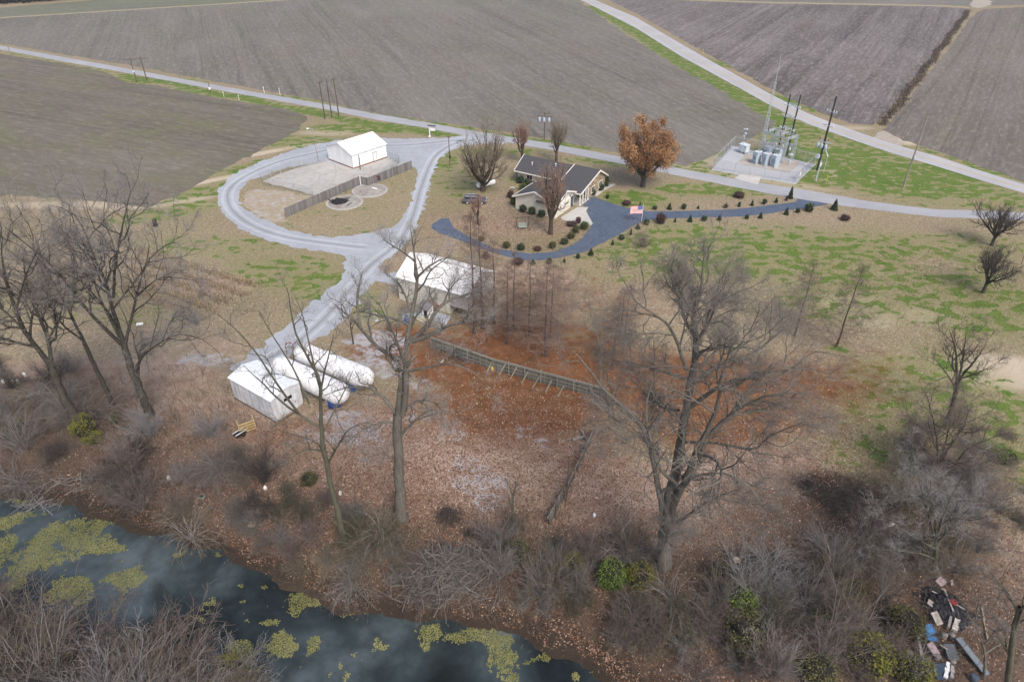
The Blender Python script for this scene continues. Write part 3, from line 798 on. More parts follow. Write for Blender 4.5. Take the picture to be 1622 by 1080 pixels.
# the great spreading tree on the bank
traced_tree("bare_tree", "tallest broad bare tree with several grey trunks, right of the leaning fence", (1050, 895),
    [(1050, 897, 0, .95), (1055, 830, 0, .85), (1062, 780, 0, .78), (1075, 720, .3, .66), (1085, 660, .3, .56), (1092, 615, .5, .48)],
    [[(1092, 618, .5, .46), (1100, 580, .8, .40), (1102, 540, 1, .34), (1100, 500, 1, .28), (1110, 460, 1.4, .18), (1115, 405, 1.8, .05)],
     [(1056, 825, 0, .55), (1085, 760, -1.2, .44), (1110, 700, -2, .37), (1135, 650, -2.4, .28), (1142, 600, -2.6, .2), (1160, 545, -2.8, .06)],
     [(1052, 830, 0, .5), (1046, 790, 0, .42), (1030, 710, .5, .34), (1018, 680, .5, .3), (995, 650, .8, .25), (960, 622, 1.2, .2), (930, 580, 1.6, .12), (895, 545, 2, .05)],
     [(1092, 645, .3, .3), (1120, 625, -.5, .25), (1150, 607, -1.5, .21), (1180, 600, -2.3, .16), (1220, 590, -3, .12), (1280, 580, -4, .05)],
     [(1099, 606, .6, .28), (1140, 577, 1.5, .22), (1190, 560, 2.5, .17), (1225, 535, 3.2, .12), (1262, 500, 4, .05)],
     [(1112, 697, -2, .24), (1155, 660, -3, .2), (1190, 637, -4, .16), (1225, 625, -5, .11), (1285, 622, -6, .04)],
     [(1082, 700, .3, .2), (1140, 702, -1, .15), (1190, 712, -2.4, .12), (1220, 690, -3.5, .09), (1275, 668, -5, .04)],
     [(1088, 757, -1.2, .2), (1140, 748, -3, .16), (1170, 760, -4.2, .12), (1195, 780, -5, .09), (1222, 835, -6, .04)],
     [(1062, 835, 0, .2), (1120, 795, -2, .14), (1175, 772, -3.5, .05)],
     [(1087, 585, .6, .24), (1065, 525, .2, .18), (1040, 500, -.4, .14), (1010, 480, -1, .1), (985, 440, -1.6, .04)],
     [(1086, 600, .5, .2), (1045, 587, 1.6, .15), (1010, 577, 2.6, .1), (968, 570, 3.6, .04)],
     [(1102, 515, 1, .18), (1135, 480, 2, .12), (1172, 440, 3, .04)],
     [(1100, 498, 1, .16), (1080, 468, 0, .11), (1062, 425, -1, .04)],
     [(1100, 545, 1, .16), (1128, 500, -1, .11), (1140, 440, -2.5, .04)],
     [(1024, 700, .5, .2), (1005, 690, -1.5, .14), (975, 700, -3, .09), (945, 720, -4, .04)],
     [(1046, 880, -.2, .3), (1060, 850, -1.6, .22), (1082, 838, -2.6, .07)],
     [(1096, 590, .7, .2), (1130, 560, 3.5, .13), (1160, 500, 6, .05)],
     [(1075, 650, .4, .2), (1040, 640, 3, .12), (1000, 600, 6, .05)]],
    mb=BARK_GREY, mt=TW_GREY, seed=3, dens=1.0, levels=4, nsub=(9, 7, 6))

traced_tree("bare_tree", "thick trunked bare tree in front of the pale barn, limbs to both sides", (635, 820),
    [(636, 824, 0, .95), (632, 745, 0, .78), (630, 690, 0, .68), (630, 655, 0, .6)],
    [[(630, 660, 0, .45), (635, 610, 0, .40), (634, 581, 0, .36), (623, 566, .2, .31), (599, 552, .6, .26), (578, 528, 1, .22), (561, 508, 1.2, .15), (530, 482, 1.6, .05)],
     [(571, 520, 1, .2), (568, 499, 1.2, .17), (566, 465, 1.6, .11), (574, 430, 2, .04)],
     [(638, 655, 0, .45), (644, 600, -.3, .4), (641, 566, -.3, .36), (645, 537, -.3, .32), (652, 499, -.2, .27), (660, 451, .2, .21), (657, 412, .4, .13), (650, 360, .6, .04)],
     [(660, 440, .2, .18), (684, 419, -1, .11), (716, 405, -2, .04)],
     [(657, 414, .4, .14), (636, 398, 1, .09), (607, 380, 2, .03)],
     [(650, 490, -.2, .18), (636, 456, 1.4, .12), (612, 432, 2.4, .04)],
     [(644, 545, -.3, .3), (674, 518, .6, .25), (701, 482, 1.4, .2), (732, 468, 2.4, .13), (775, 458, 3.6, .04)],
     [(652, 541, -.3, .28), (679, 532, -1.2, .23), (713, 515, -2.2, .18), (746, 508, -3, .12), (785, 500, -4, .04)],
     [(646, 588, -.3, .2), (679, 581, -1.5, .15), (713, 576, -2.8, .11), (751, 590, -4, .07), (778, 618, -5, .03)],
     [(634, 690, 0, .24), (664, 660, -1, .18), (689, 648, -1.8, .14), (703, 663, -2.4, .1), (714, 685, -3, .03)],
     [(640, 650, 0, .2), (664, 634, .8, .14), (692, 640, 1.6, .08), (703, 665, 2, .03)],
     [(626, 668, 0, .18), (602, 670, -1, .13), (573, 682, -1.8, .09), (545, 705, -2.6, .03)],
     [(628, 656, 0, .26), (607, 629, .4, .2), (583, 614, .8, .15), (549, 614, 1.4, .09), (515, 625, 2, .03)],
     [(629, 735, 0, .14), (613, 721, -.6, .1), (597, 718, -1, .07), (578, 728, -1.4, .03)],
     [(646, 530, -.3, .2), (660, 500, 3, .14), (690, 455, 6, .05)],
     [(640, 570, -.3, .2), (620, 520, -3, .13), (600, 480, -5, .05)],
     [(701, 484, 1.4, .14), (715, 455, 2.6, .09), (740, 430, 3.4, .03)]],
    mb=BARK_GREY, mt=TW_PALE, seed=5, dens=.9, nsub=(7, 6, 5), lf=(.34, .5, .5))

traced_tree("bare_tree", "slim forked bare tree whose branches cross in front of the white tanks", (547, 857),
    [(547, 861, 0, .55), (536, 815, 0, .45), (527, 782, 0, .4), (519, 739, 0, .36), (512, 705, 0, .33), (508, 667, 0, .28)],
    [[(508, 668, 0, .24), (508, 633, 0, .2), (506, 599, .2, .17), (489, 569, .6, .13), (468, 526, 1, .1), (455, 455, 1.6, .03)],
     [(508, 640, 0, .16), (510, 607, -.6, .13), (519, 569, -1.2, .09), (529, 530, -1.8, .03)],
     [(510, 624, .2, .16), (498, 582, 1.4, .13), (481, 505, 2.8, .08), (466, 465, 3.6, .03)],
     [(507, 676, 0, .2), (476, 658, .5, .17), (442, 633, 1.2, .13), (412, 603, 2, .09), (385, 578, 2.8, .03)],
     [(474, 656, .5, .17), (438, 607, -.2, .14), (404, 556, -.8, .1), (374, 522, -1.4, .07), (345, 498, -2, .03)],
     [(490, 640, .2, .14), (464, 582, 1.6, .11), (434, 535, 2.6, .08), (410, 492, 3.4, .03)],
     [(511, 714, 0, .15), (485, 712, -1.2, .11), (459, 727, -2, .07), (432, 742, -2.8, .03)],
     [(520, 733, 0, .17), (536, 705, -.8, .13), (553, 680, -1.4, .09), (582, 668, -2, .03)],
     [(509, 690, 0, .15), (525, 660, 1, .11), (545, 620, 2, .07), (560, 585, 3, .03)],
     [(515, 720, 0, .14), (500, 700, 1.4, .1), (470, 690, 2.6, .06), (440, 680, 3.6, .03)]],
    mb=BARK_OLIVE, mt=TW_GREY, seed=8, dens=.8, nsub=(6, 5, 4), tw=.010, lf=(.36, .48, .5))

traced_tree("bare_tree", "big dark leaning tree at left with a low crooked limb reaching right", (237, 658),
    [(238, 661, 0, .72), (225, 625, 0, .62), (208, 583, 0, .56), (196, 542, 0, .5)],
    [[(196, 542, 0, .4), (179, 492, .3, .33), (167, 446, .6, .27), (150, 412, 1, .21), (133, 362, 1.5, .15), (112, 335, 2, .1), (80, 325, 2.5, .03)],
     [(180, 470, .4, .24), (183, 417, -.4, .19), (192, 367, -1, .13), (206, 310, -1.6, .03)],
     [(192, 545, 0, .35), (150, 504, -.6, .28), (112, 458, -1.4, .22), (83, 421, -2, .16), (42, 387, -2.8, .11), (-10, 345, -3.6, .03)],
     [(199, 545, 0, .28), (217, 467, .6, .22), (233, 417, 1.2, .16), (258, 392, 1.8, .1), (298, 370, 2.4, .03)],
     [(216, 470, .6, .17), (250, 442, -1, .12), (283, 440, -2, .08), (322, 448, -3, .03)],
     [(214, 600, 0, .24), (224, 567, -.6, .2), (250, 546, -1.2, .16), (283, 529, -1.8, .11), (325, 540, -2.4, .06), (350, 562, -3, .03)],
     [(219, 596, 0, .2), (223, 552, .8, .15), (243, 540, 1.4, .05)],
     [(257, 540, -1.2, .12), (275, 504, -2, .08), (305, 500, -2.6, .03)],
     [(190, 535, 0, .25), (158, 471, 1.8, .19), (137, 404, 3, .13), (104, 372, 4, .08), (65, 355, 5, .03)],
     [(188, 520, .1, .2), (160, 480, -2.4, .15), (120, 440, -4, .09), (70, 430, -5.4, .03)],
     [(168, 450, .6, .18), (182, 400, 3, .12), (165, 345, 5, .08), (170, 300, 6, .03)],
     [(150, 412, 1, .16), (120, 385, -1, .1), (85, 350, -2.4, .03)]],
    mb=BARK_DARK, mt=TW_PALE, seed=12, dens=1.0, levels=4, nsub=(9, 7, 6), tw=.010)

traced_tree("bare_tree", "dark double trunked bare tree nearest the left edge, leaning towards the left", (129, 684),
    [(131, 688, 0, .72), (100, 625, 0, .6), (83, 583, 0, .54)],
    [[(84, 585, 0, .42), (58, 550, -.3, .36), (37, 521, -.6, .3), (17, 467, -.9, .22), (6, 425, -1.2, .14), (0, 370, -1.5, .04)],
     [(83, 584, 0, .36), (75, 533, .5, .3), (54, 483, .8, .22), (42, 446, 1.2, .15), (36, 395, 1.6, .04)],
     [(54, 548, -.3, .26), (25, 542, -1.4, .2), (-15, 530, -2.4, .1), (-60, 505, -3, .04)],
     [(76, 540, .5, .2), (95, 500, -1, .14), (105, 450, -2, .04)],
     [(66, 510, .7, .2), (75, 470, 2.4, .14), (65, 415, 4, .04)],
     [(36, 520, -.6, .2), (5, 490, 1, .14), (-40, 450, 2, .04)],
     [(26, 490, -.8, .18), (40, 440, -2.4, .12), (60, 395, -4, .04)]],
    mb=BARK_DARK, mt=TW_GREY, seed=14, dens=1.0, nsub=(9, 7, 6))
traced_tree("bare_tree", "slender dark bare tree standing between the two big leaning trees at left", (182, 646),
    [(183, 650, 0, .45), (158, 596, 0, .38), (133, 542, 0, .32)],
    [[(134, 543, 0, .26), (117, 508, 0, .22), (96, 467, .3, .16), (70, 420, .6, .1), (55, 370, 1, .03)],
     [(130, 538, 0, .2), (100, 515, -.8, .15), (83, 490, -1.4, .1), (60, 462, -2, .03)],
     [(112, 498, 0, .15), (120, 450, 1.4, .1), (112, 400, 2.2, .03)],
     [(104, 485, .2, .14), (80, 470, 2, .09), (40, 440, 3.4, .03)]],
    mb=BARK_DARK, mt=TW_GREY, seed=15, dens=.9, nsub=(8, 6, 5))

# right-hand trees
traced_tree("bare_tree", "dark stubby trunked bare tree on the green slope above the right thicket", (1500, 664),
    [(1500, 667, 0, .42), (1509, 641, 0, .36), (1516, 607, 0, .34)],
    [[(1515, 612, 0, .26), (1515, 581, 0, .2), (1513, 552, .3, .14), (1503, 520, .6, .03)],
     [(1517, 608, 0, .24), (1528, 589, -.3, .19), (1542, 574, -.6, .13), (1562, 545, -1, .03)],
     [(1517, 605, 0, .2), (1524, 575, .6, .14), (1530, 525, 1.2, .03)],
     [(1514, 615, 0, .16), (1498, 590, -.8, .1), (1478, 565, -1.4, .03)],
     [(1519, 600, 0, .16), (1550, 590, -1.4, .09), (1578, 575, -2, .03)],
     [(1516, 602, 0, .15), (1508, 570, -1.6, .1), (1520, 530, -2.4, .03)]],
    mb=BARK_DARK, mt=TW_DARK, seed=21, dens=.8, nsub=(7, 6, 5), lf=(.5, .55, .5))
traced_tree("bare_tree", "many stemmed bare tree with a wide mauve crown below the stubby dark tree", (1482, 757),
    [(1482, 760, 0, .3), (1484, 742, 0, .26)],
    [[(1484, 745, 0, .2), (1494, 721, .2, .16), (1519, 685, .5, .1), (1540, 640, .9, .03)],
     [(1483, 745, 0, .18), (1485, 710, -.2, .14), (1478, 664, -.5, .08), (1468, 625, -.8, .03)],
     [(1485, 745, 0, .18), (1511, 734, -.5, .14), (1535, 709, -1, .1), (1580, 690, -1.6, .03)],
     [(1484, 744, 0, .16), (1500, 690, 1.2, .1), (1510, 630, 2, .03)],
     [(1482, 745, 0, .14), (1465, 715, .8, .1), (1440, 680, 1.4, .03)],
     [(1486, 746, 0, .14), (1530, 740, .6, .1), (1585, 735, 1.2, .03)],
     [(1484, 744, 0, .14), (1500, 715, -1.6, .1), (1530, 670, -2.6, .03)]],
    mb=BARK_DARK, mt=TW_MAUVE, seed=22, dens=1.0, nsub=(9, 7, 5), lf=(.5, .5, .5))
traced_tree("bare_tree", "pale bare tree rising from the thicket just above the junk heap", (1478, 905),
    [(1478, 908, 0, .3), (1482, 880, 0, .26), (1483, 850, 0, .22)],
    [[(1483, 852, 0, .17), (1478, 811, 0, .13), (1455, 790, -.4, .09), (1420, 772, -.8, .03)],
     [(1483, 850, 0, .17), (1494, 815, .4, .13), (1502, 770, .8, .03)],
     [(1482, 870, 0, .15), (1440, 845, -.5, .1), (1380, 800, -1, .03)],
     [(1482, 862, 0, .14), (1510, 830, -.8, .1), (1550, 790, -1.4, .03)],
     [(1481, 885, 0, .14), (1450, 875, -1.2, .09), (1390, 870, -2, .03)],
     [(1482, 860, 0, .13), (1470, 815, 1.2, .08), (1450, 740, 2, .03)],
     [(1483, 852, 0, .13), (1500, 800, -1.6, .09), (1530, 745, -2.4, .03)]],
    mb=BARK_OLIVE, mt=TW_PALE, seed=23, dens=.9, nsub=(8, 6, 5), lf=(.5, .5, .5))
traced_tree("bare_tree", "pale leaning sapling at the bottom right corner, right of the grey metal sheet", (1560, 1075),
    [(1558, 1082, 0, .18), (1560, 1040, 0, .15), (1556, 1018, 0, .12)],
    [[(1557, 1020, 0, .1), (1575, 1012, -.2, .08), (1622, 1000, -.5, .03)],
     [(1556, 1018, 0, .1), (1545, 985, .3, .07), (1553, 940, .6, .03)],
     [(1559, 1035, 0, .1), (1590, 1020, .6, .07), (1640, 1040, 1, .03)],
     [(1557, 1022, 0, .08), (1590, 985, -.8, .05), (1630, 960, -1.2, .03)]],
    mb=BARK_GREY, mt=TW_PALE, seed=24, dens=.7, nsub=(6, 4, 3))
traced_tree("bare_tree", "thick mossy trunk cut by the frame at the lower right corner", (1590, 1130),
    [(1590, 1135, 0, .4), (1598, 1060, 0, .34), (1606, 1000, 0, .28), (1614, 960, 0, .2)],
    [[(1606, 1003, 0, .16), (1622, 960, -.3, .1), (1650, 920, -.6, .03)],
     [(1600, 1040, 0, .16), (1575, 1000, .4, .1), (1545, 985, .8, .03)],
     [(1612, 968, 0, .14), (1590, 930, .5, .09), (1560, 910, 1, .03)]],
    mb=BARK_OLIVE, mt=TW_PALE, seed=25, dens=.7, nsub=(6, 5, 4))

# smaller isolated or yard trees, grown around a trunk of given height
def grown_tree(name, label, base, h, crown_r, mb, mt, seed, n=8, trunk_f=.3, lean=(0, 0), group=None, twig=.012, k1=7, k2=6, k3=0, up=.18, fan=(18, 55), r0=None):
    r = np.random.default_rng(seed)
    b = G(*base); root = thing(name, label, "tree", b, 0, group)
    r0 = r0 or h * .03
    th = h * trunk_f
    T = np.array([[0, 0, -.3], [lean[0] * .1, lean[1] * .1, th * .35], [lean[0] * .25, lean[1] * .25, th * .7], [lean[0] * .4, lean[1] * .4, th]])
    TP = resample(list(T), 8); TR = np.linspace(r0, r0 * .75, 8); TR[0] *= 1.4
    v, f = tubes(TP[None], TR[None], 9)
    link_mesh("trunk", np_mesh("trunk", v, f), mb, root)
    LP = []; LR = []
    for i in range(n):
        az = i * 2.39996 + r.normal(0, .3)
        el = math.radians(r.uniform(*fan)) if i else .08
        L = (h - th) * r.uniform(.8, 1.05) / (1 if i == 0 else (math.cos(el) * .55 + .55))
        st = TP[-1] if i < n - 3 else TP[-1] * r.uniform(.7, .95)
        d = np.array([math.cos(az) * math.sin(el), math.sin(az) * math.sin(el), math.cos(el)])
        pts = [st]; p = st.copy(); dd = d.copy()
        for s in range(5):
            p = p + dd * L / 5; pts.append(p.copy())
            dd = norm(dd + np.array([0, 0, up]) + r.normal(0, .16, 3))
        P = np.array(pts); hr = np.hypot(P[:, 0], P[:, 1]).max()
        if hr > crown_r: P[:, :2] *= crown_r / hr
        P = resample(list(P), 10); R = np.linspace(r0 * r.uniform(.38, .55), r0 * .1, 10)
        LP.append(P); LR.append(R)
        v, f = tubes(P[None], R[None], 6)
        link_mesh("limb", np_mesh("limb", v, f), mb, root)
    LP = np.array(LP); LR = np.array(LR)
    A, AR = children(LP, LR, k1, r, .25, 1, (25, 55), .42, .4, 5, .6, up, .2, .4, twig * 1.6, .5)
    Bq, BR = children(A, AR, k2, r, .15, 1, (20, 50), .55, .3, 3, .7, up * .7, .22, .5, twig, .4)
    lst = [tubes(A, AR, 4), tubes(Bq, BR, 3)]
    if k3:
        Cq, CR = children(Bq, BR, k3, r, .15, 1, (20, 45), .6, .2, 2, .8, up * .5, .25, .7, twig * .8, .35)
        lst.append(tubes(Cq, CR, 3))
    v, f = merge(lst)
    link_mesh("crown", np_mesh("crown", v, f), mt, root)
    return root, LP, A

BARK_YARD = bark("yard_tree_bark", (0.100, 0.074, 0.054), (0.040, 0.029, 0.022))
grown_tree("bare_tree", "rounded bare tree with brown twig tips beside the small white gas tank", (765, 303), 10.6, 4.3, BARK_YARD, TW_TAN, 31, 11, .16, k1=7, k2=8, k3=3, up=.34, fan=(20, 72), r0=.62)
grown_tree("bare_tree", "narrow reddish bare tree by the road behind the house's left end", (827, 257), 8.6, 2.6, BARK_YARD, TW_RED, 32, 9, .33, k1=7, k2=9, k3=4, up=.42, fan=(8, 45), r0=.38)
grown_tree("bare_tree", "narrow bare tree by the road behind the middle of the house", (881, 257), 9.0, 2.5, BARK_YARD, TW_TAN, 33, 9, .3, k1=7, k2=9, k3=4, up=.42, fan=(8, 42), r0=.36)
grown_tree("bare_tree", "tall vase shaped bare tree in front of the garage gable", (872, 371), 12.6, 3.3, BARK_YARD, TW_RED, 34, 12, .22, twig=.010, k1=6, k2=6, k3=2, up=.40, fan=(8, 40), r0=.48)
grown_tree("bare_tree", "small bare tree just in front of the dark parked car", (757, 356), 5.6, 2.1, BARK_YARD, TW_RED, 35, 8, .32, k1=6, k2=7, k3=3, up=.36, fan=(10, 55), r0=.22)
grown_tree("bare_tree", "round bare tree by the county road at the right edge", (1570, 389), 7.8, 5.2, BARK_DARK, TW_DARK, 36, 12, .22, k1=8, k2=7, k3=3, up=.12, fan=(12, 62), r0=.34)
grown_tree("bare_tree", "round bare tree in the grass below the roadside tree at the right edge", (1556, 464), 7.6, 4.6, BARK_DARK, TW_DARK, 37, 12, .26, k1=8, k2=7, k3=3, up=.12, fan=(12, 62), r0=.32)
grown_tree("bare_tree", "thin dead looking sapling beside the old leaning fence", (812, 832), 6.5, 2.2, BARK_OLIVE, TW_GREY, 38, 5, .62, k1=5, k2=4, k3=0, up=.1, fan=(20, 60), r0=.16)
grown_tree("bare_tree", "dead looking branching sapling on the gravel left of the pale barn", (560, 545), 7.5, 2.4, BARK_OLIVE, TW_GREY, 39, 6, .4, k1=5, k2=4, k3=0, up=.1, fan=(12, 50), r0=.12)
grown_tree("bare_tree", "small grey leafless tree in dark shade by the right thicket", (1441, 755), 4.2, 2.4, BARK_DARK, TW_GREY, 40, 10, .15, k1=7, k2=6, k3=3, up=.1, fan=(15, 60), r0=.14)

# rust-leaved oak
LEAF_RUST = leafmat("rust_oak_leaves", [(.0, (.14, .065, .028)), (.35, (.29, .14, .058)), (.7, (.39, .21, .095)), (1.0, (.47, .30, .16))])
def leaf_cloud(C, r, size, spread, tone, flat=0.0, sq=1.0):
    """C (n,3) leaf centres -> quad mesh arrays"""
    n = len(C)
    a = norm(r.normal(0, 1, (n, 3))); b = norm(np.cross(a, r.normal(0, 1, (n, 3))))
    s = size * r.uniform(.6, 1.4, (n, 1))
    V = np.stack([C - a * s - b * s * .5 * sq, C + a * s * .2 - b * s * .75 * sq, C + a * s + b * s * .2 * sq, C - a * s * .1 + b * s * .7 * sq], 1)
    return V.reshape(-1, 3), np.arange(n * 4).reshape(-1, 4)

def oak():
    root, LP, A = grown_tree("oak_tree", "rust brown leafy oak on the lawn right of the house", (1018, 296), 12.2, 5.6, BARK_DARK, TW_DARK, 51, 15, .2, k1=7, k2=5, up=.14, fan=(14, 88), r0=.6)
    r = np.random.default_rng(5)
    tips = A[:, 2:].reshape(-1, 3)
    cl = [tips[0]]
    for q_ in tips[r.permutation(len(tips))]:
        if min(np.linalg.norm(q_ - w_) for w_ in cl) > 1.25 and len(cl) < 95: cl.append(q_)
    tips = np.array(cl)
    # clumps: some dense, some thin
    C = []; tone = []
    for p in tips:
        m = int(r.integers(160, 420)); rad = r.uniform(.75, 1.15)
        C.append(p + r.normal(0, 1, (m, 3)) * rad * np.array([.5, .5, .6])); tone.append(np.full(m, r.uniform(.25, .8)) + r.normal(0, .18, m))
    C = np.vstack(C); tone = np.clip(np.concatenate(tone), 0, 1)
    keep = C[:, 2] > 1.3
    C, tone = C[keep], tone[keep]
    V, F = leaf_cloud(C, r, .12, 1, None)
    me = np_mesh("leaves", V, F, False)
    me.attributes.new("tone", 'FLOAT', 'FACE').data.foreach_set("value", tone.astype(np.float32))
    link_mesh("leaves", me, LEAF_RUST, root, "stuff")
oak()

# bald cypresses: one straight trunk, many short side branches
CYP_MESH = []
def cypress(base, h, rad, seed, label, wide=1.0, lean=(0, 0), low=.12, tw=TW_MAUVE, dens=1.0):
    if len(CYP_MESH) >= 5:
        mt_, mc_, h0, w0 = CYP_MESH[1 + seed % 4]
        b = G(*base); root = thing("cypress_tree", label, "tree", b, seed * 1.7, "bare cypress trees")
        for nm, me_, mat_ in (("trunk", mt_, BARK_RED), ("crown", mc_, tw)):
            o = link_mesh(nm, me_, None, root); o.scale = (rad * wide / w0, rad * wide / w0, h / h0) if nm == "crown" else (h / h0,) * 3
            o.material_slots[0].link = 'OBJECT'; o.material_slots[0].material = mat_
        return
    r = np.random.default_rng(seed)
    b = G(*base); root = thing("cypress_tree", label, "tree", b, 0, "bare cypress trees")
    pts = [np.array([lean[0] * t + r.normal(0, .05), lean[1] * t + r.normal(0, .05), -.3 + (h + .3) * t]) for t in np.linspace(0, 1, 6)]
    P = resample(pts, 18); R = np.linspace(h * .0125, .02, 18) ; R[0] *= 1.7; R[1] *= 1.2
    v, f = tubes(P[None], R[None], 8)
    tme = np_mesh("trunk", v, f); link_mesh("trunk", tme, BARK_RED, root)
    n = int(80 * dens)
    A, AR = children(P[None], R[None], n, r, low, .99, (60, 88), rad / h * 1.25 * wide, .82, 6, .24, .03, .14, .3, .014, .5, lv=.45)
    Bq, BR = children(A, AR, 9, r, .2, 1.0, (30, 70), .46, .5, 3, .6, -.06, .2, .5, .014, .3)
    Cq, CR = children(Bq, BR, 3, r, .2, 1.0, (30, 60), .6, .3, 1, .7, -.05, .2, .7, .010, .25)
    v, f = merge([tubes(A, AR, 4), tubes(Bq, BR, 3), tubes(Cq, CR, 3)])
    cme = np_mesh("crown", v, f); link_mesh("crown", cme, tw, root); CYP_MESH.append((tme, cme, h, rad * wide))
CYPRESSES = [((1325, 549), 12.4, 3.6, "dark cypress standing alone at the right end of the rust coloured litter", 1.1),
      ((1258, 532), 11.5, 3.4, "pale thin cypress just left of the lone dark cypress", 1.1),
      ((752, 528), 18.5, 3.2, "tallest cypress beside the barn, first on the left of the row", .9),
      ((764, 520), 17.0, 3.0, "tall cypress at the barn corner, second from the left of the row", .9),
      ((783, 513), 13.4, 3.2, "cypress just right of the barn's open end", 1.0),
      ((804, 544), 12.6, 3.0, "dark slim cypress behind the braced plank fence, left of the gap", 1.0),
      ((814, 520), 12.4, 2.8, "straight cypress with a clean trunk in the middle of the row", .8),
      ((838, 531), 11.8, 2.8, "thin cypress between the straight trunk and the double pair", .9),
      ((863, 564), 13.6, 4.2, "full crowned cypress rising from a green weedy patch behind the plank fence", 1.15),
      ((872, 536), 12.0, 4.0, "cypress close behind the full crowned one", 1.1),
      ((970, 584), 9.6, 3.0, "left one of three cypresses seen through the big tree's left branches", 1.0),
      ((981, 540), 8.4, 2.8, "middle one of three cypresses seen through the big tree's left branches", 1.0),
      ((990, 530), 8.0, 2.8, "right one of three cypresses seen through the big tree's left branches", 1.0)]
for i, (bs, h, rd, lb, wd) in enumerate(CYPRESSES):
    cypress(bs, h, rd, 100 + i, lb, wd, dens=1.0 if i not in (5, 6, 7) else .8, tw=TW_MAUVE if i == 0 else TW_CYP, low=.1 if i < 2 else .2)
# ------------------------------------------------------------------ buildings
WHITE = plain("white_metal", (.82, .83, .84), (.74, .75, .77), 1.2, .5, streak=(.66, .66, .65))
WHITE_ROOF = plain("white_roof_metal", (.88, .88, .89), (.80, .80, .81), .8, .45)
PALE_TAN = plain("pale_cream_siding", (.62, .58, .49), (.54, .505, .42), 1.5, .8)
BARN_WALL = plain("cream_barn_siding", (.64, .63, .55), (.54, .53, .46), .8, .7, streak=(.36, .355, .30))
BARN_ROOF = plain("white_barn_roof", (.88, .87, .85), (.80, .785, .765), .35, .6)
SHINGLE = plain("grey_shingles", (.085, .084, .088), (.05, .05, .054), 4, .95, bump=.3)
TRIM = plain("white_trim", (.76, .74, .69), (.68, .66, .6), 3, .6)
DARKGL = plain("dark_glass", (.02, .022, .026), (.012, .013, .016), 3, .1, spec=.5)
BLACK = plain("black_metal", (.025, .025, .027), (.015, .015, .016), 5, .5)
STEEL = plain("galvanised_steel", (.50, .55, .58), (.38, .43, .46), 5, .5, metal=.1)
GREYBOX = plain("grey_blue_cabinet", (.40, .48, .55), (.32, .39, .46), 3, .5)
LIGHTBOX = plain("pale_cabinet", (.60, .65, .69), (.5, .55, .6), 3, .5)
CREO = plain("creosoted_pole", (.035, .028, .025), (.02, .017, .016), 5, .8)
GREYWOOD = plain("weathered_pole", (.30, .26, .225), (.19, .165, .145), 5, .9, stretch=(1, 1, .1))
BROWNWOOD = plain("brown_pole", (.13, .10, .08), (.075, .06, .05), 5, .9, stretch=(1, 1, .1))
BOARD = plain("weathered_boards", (.215, .205, .20), (.12, .115, .115), 7, .9, rand=.25, stretch=(1, 1, .12))
OLDBOARD = plain("mossy_old_boards", (.19, .18, .15), (.075, .072, .062), 5, .95, rand=.3, stretch=(1, 1, .2))
PINE = plain("raw_pine", (.50, .37, .17), (.40, .29, .125), 6, .8, rand=.15)
BLUE = plain("blue_plastic", (.02, .06, .24), (.015, .045, .18), 3, .4)
LBLUE = plain("bright_blue_tarp", (.05, .20, .42), (.03, .12, .28), 3, .6)
CONCR = plain("grey_concrete", (.44, .42, .385), (.30, .285, .26), 1.4, .9)
RUST = plain("rusty_metal", (.24, .10, .055), (.14, .06, .035), 3, .85)
YELLOW = plain("yellow_plastic", (.70, .46, .03), (.6, .38, .03), 3, .4)
PAINT_WHITE = plain("white_paint", (.78, .78, .77), (.68, .68, .66), 3, .5)

def stone_mat():
    t = NT("tan_field_stone")
    v = t.n("ShaderNodeTexVoronoi"); v.inputs["Scale"].default_value = 2.6; t.l(t.mapping(t.objco(), (1, 1, 1.5)), v.inputs["Vector"])
    s = t.n("ShaderNodeSeparateColor"); t.l(v.outputs["Color"], s.inputs[0])
    t.col(t.ramp(s.outputs[0], [(.0, (.19, .125, .075)), (.4, (.33, .24, .155)), (.7, (.42, .36, .28)), (1, (.15, .12, .10))])); t.rough(.9)
    t.bump(v.outputs["Distance"], .5, .05)
    return t.m
STONE = stone_mat()

def hgt(base, top_py):
    b = G(*base); d = ray(base[0], top_py)
    return CAM_H + b.y * d[2] / d[1] - b.z

def ribs(mb, a, b, c, n, r=.03):
    """thin standing ribs on the parallelogram a->b (spread) by a->c (length)"""
    a, b, c = map(Vector, (a, b, c)); nrm = (b - a).cross(c - a).normalized()
    for i in range(n + 1):
        p = a + (b - a) * (i / n)
        mb.bar(p + nrm * r * .4, p + (c - a) + nrm * r * .4, r * 2, r)

def gable_shell(L, Wd, eave, ridge):
    """walls of a gabled box: x 0..L, y 0..Wd, ridge along x"""
    m = MB()
    m.add([(0, 0, -.2), (L, 0, -.2), (L, 0, eave), (0, 0, eave)], [(0, 1, 2, 3)])
    m.add([(0, Wd, -.2), (L, Wd, -.2), (L, Wd, eave), (0, Wd, eave)], [(3, 2, 1, 0)])
    for x, fl in ((0, 1), (L, 0)):
        q = [(x, 0, -.2), (x, Wd, -.2), (x, Wd, eave), (x, Wd / 2, ridge), (x, 0, eave)]
        m.add(q, [tuple(range(5)) if not fl else tuple(reversed(range(5)))])
    return m

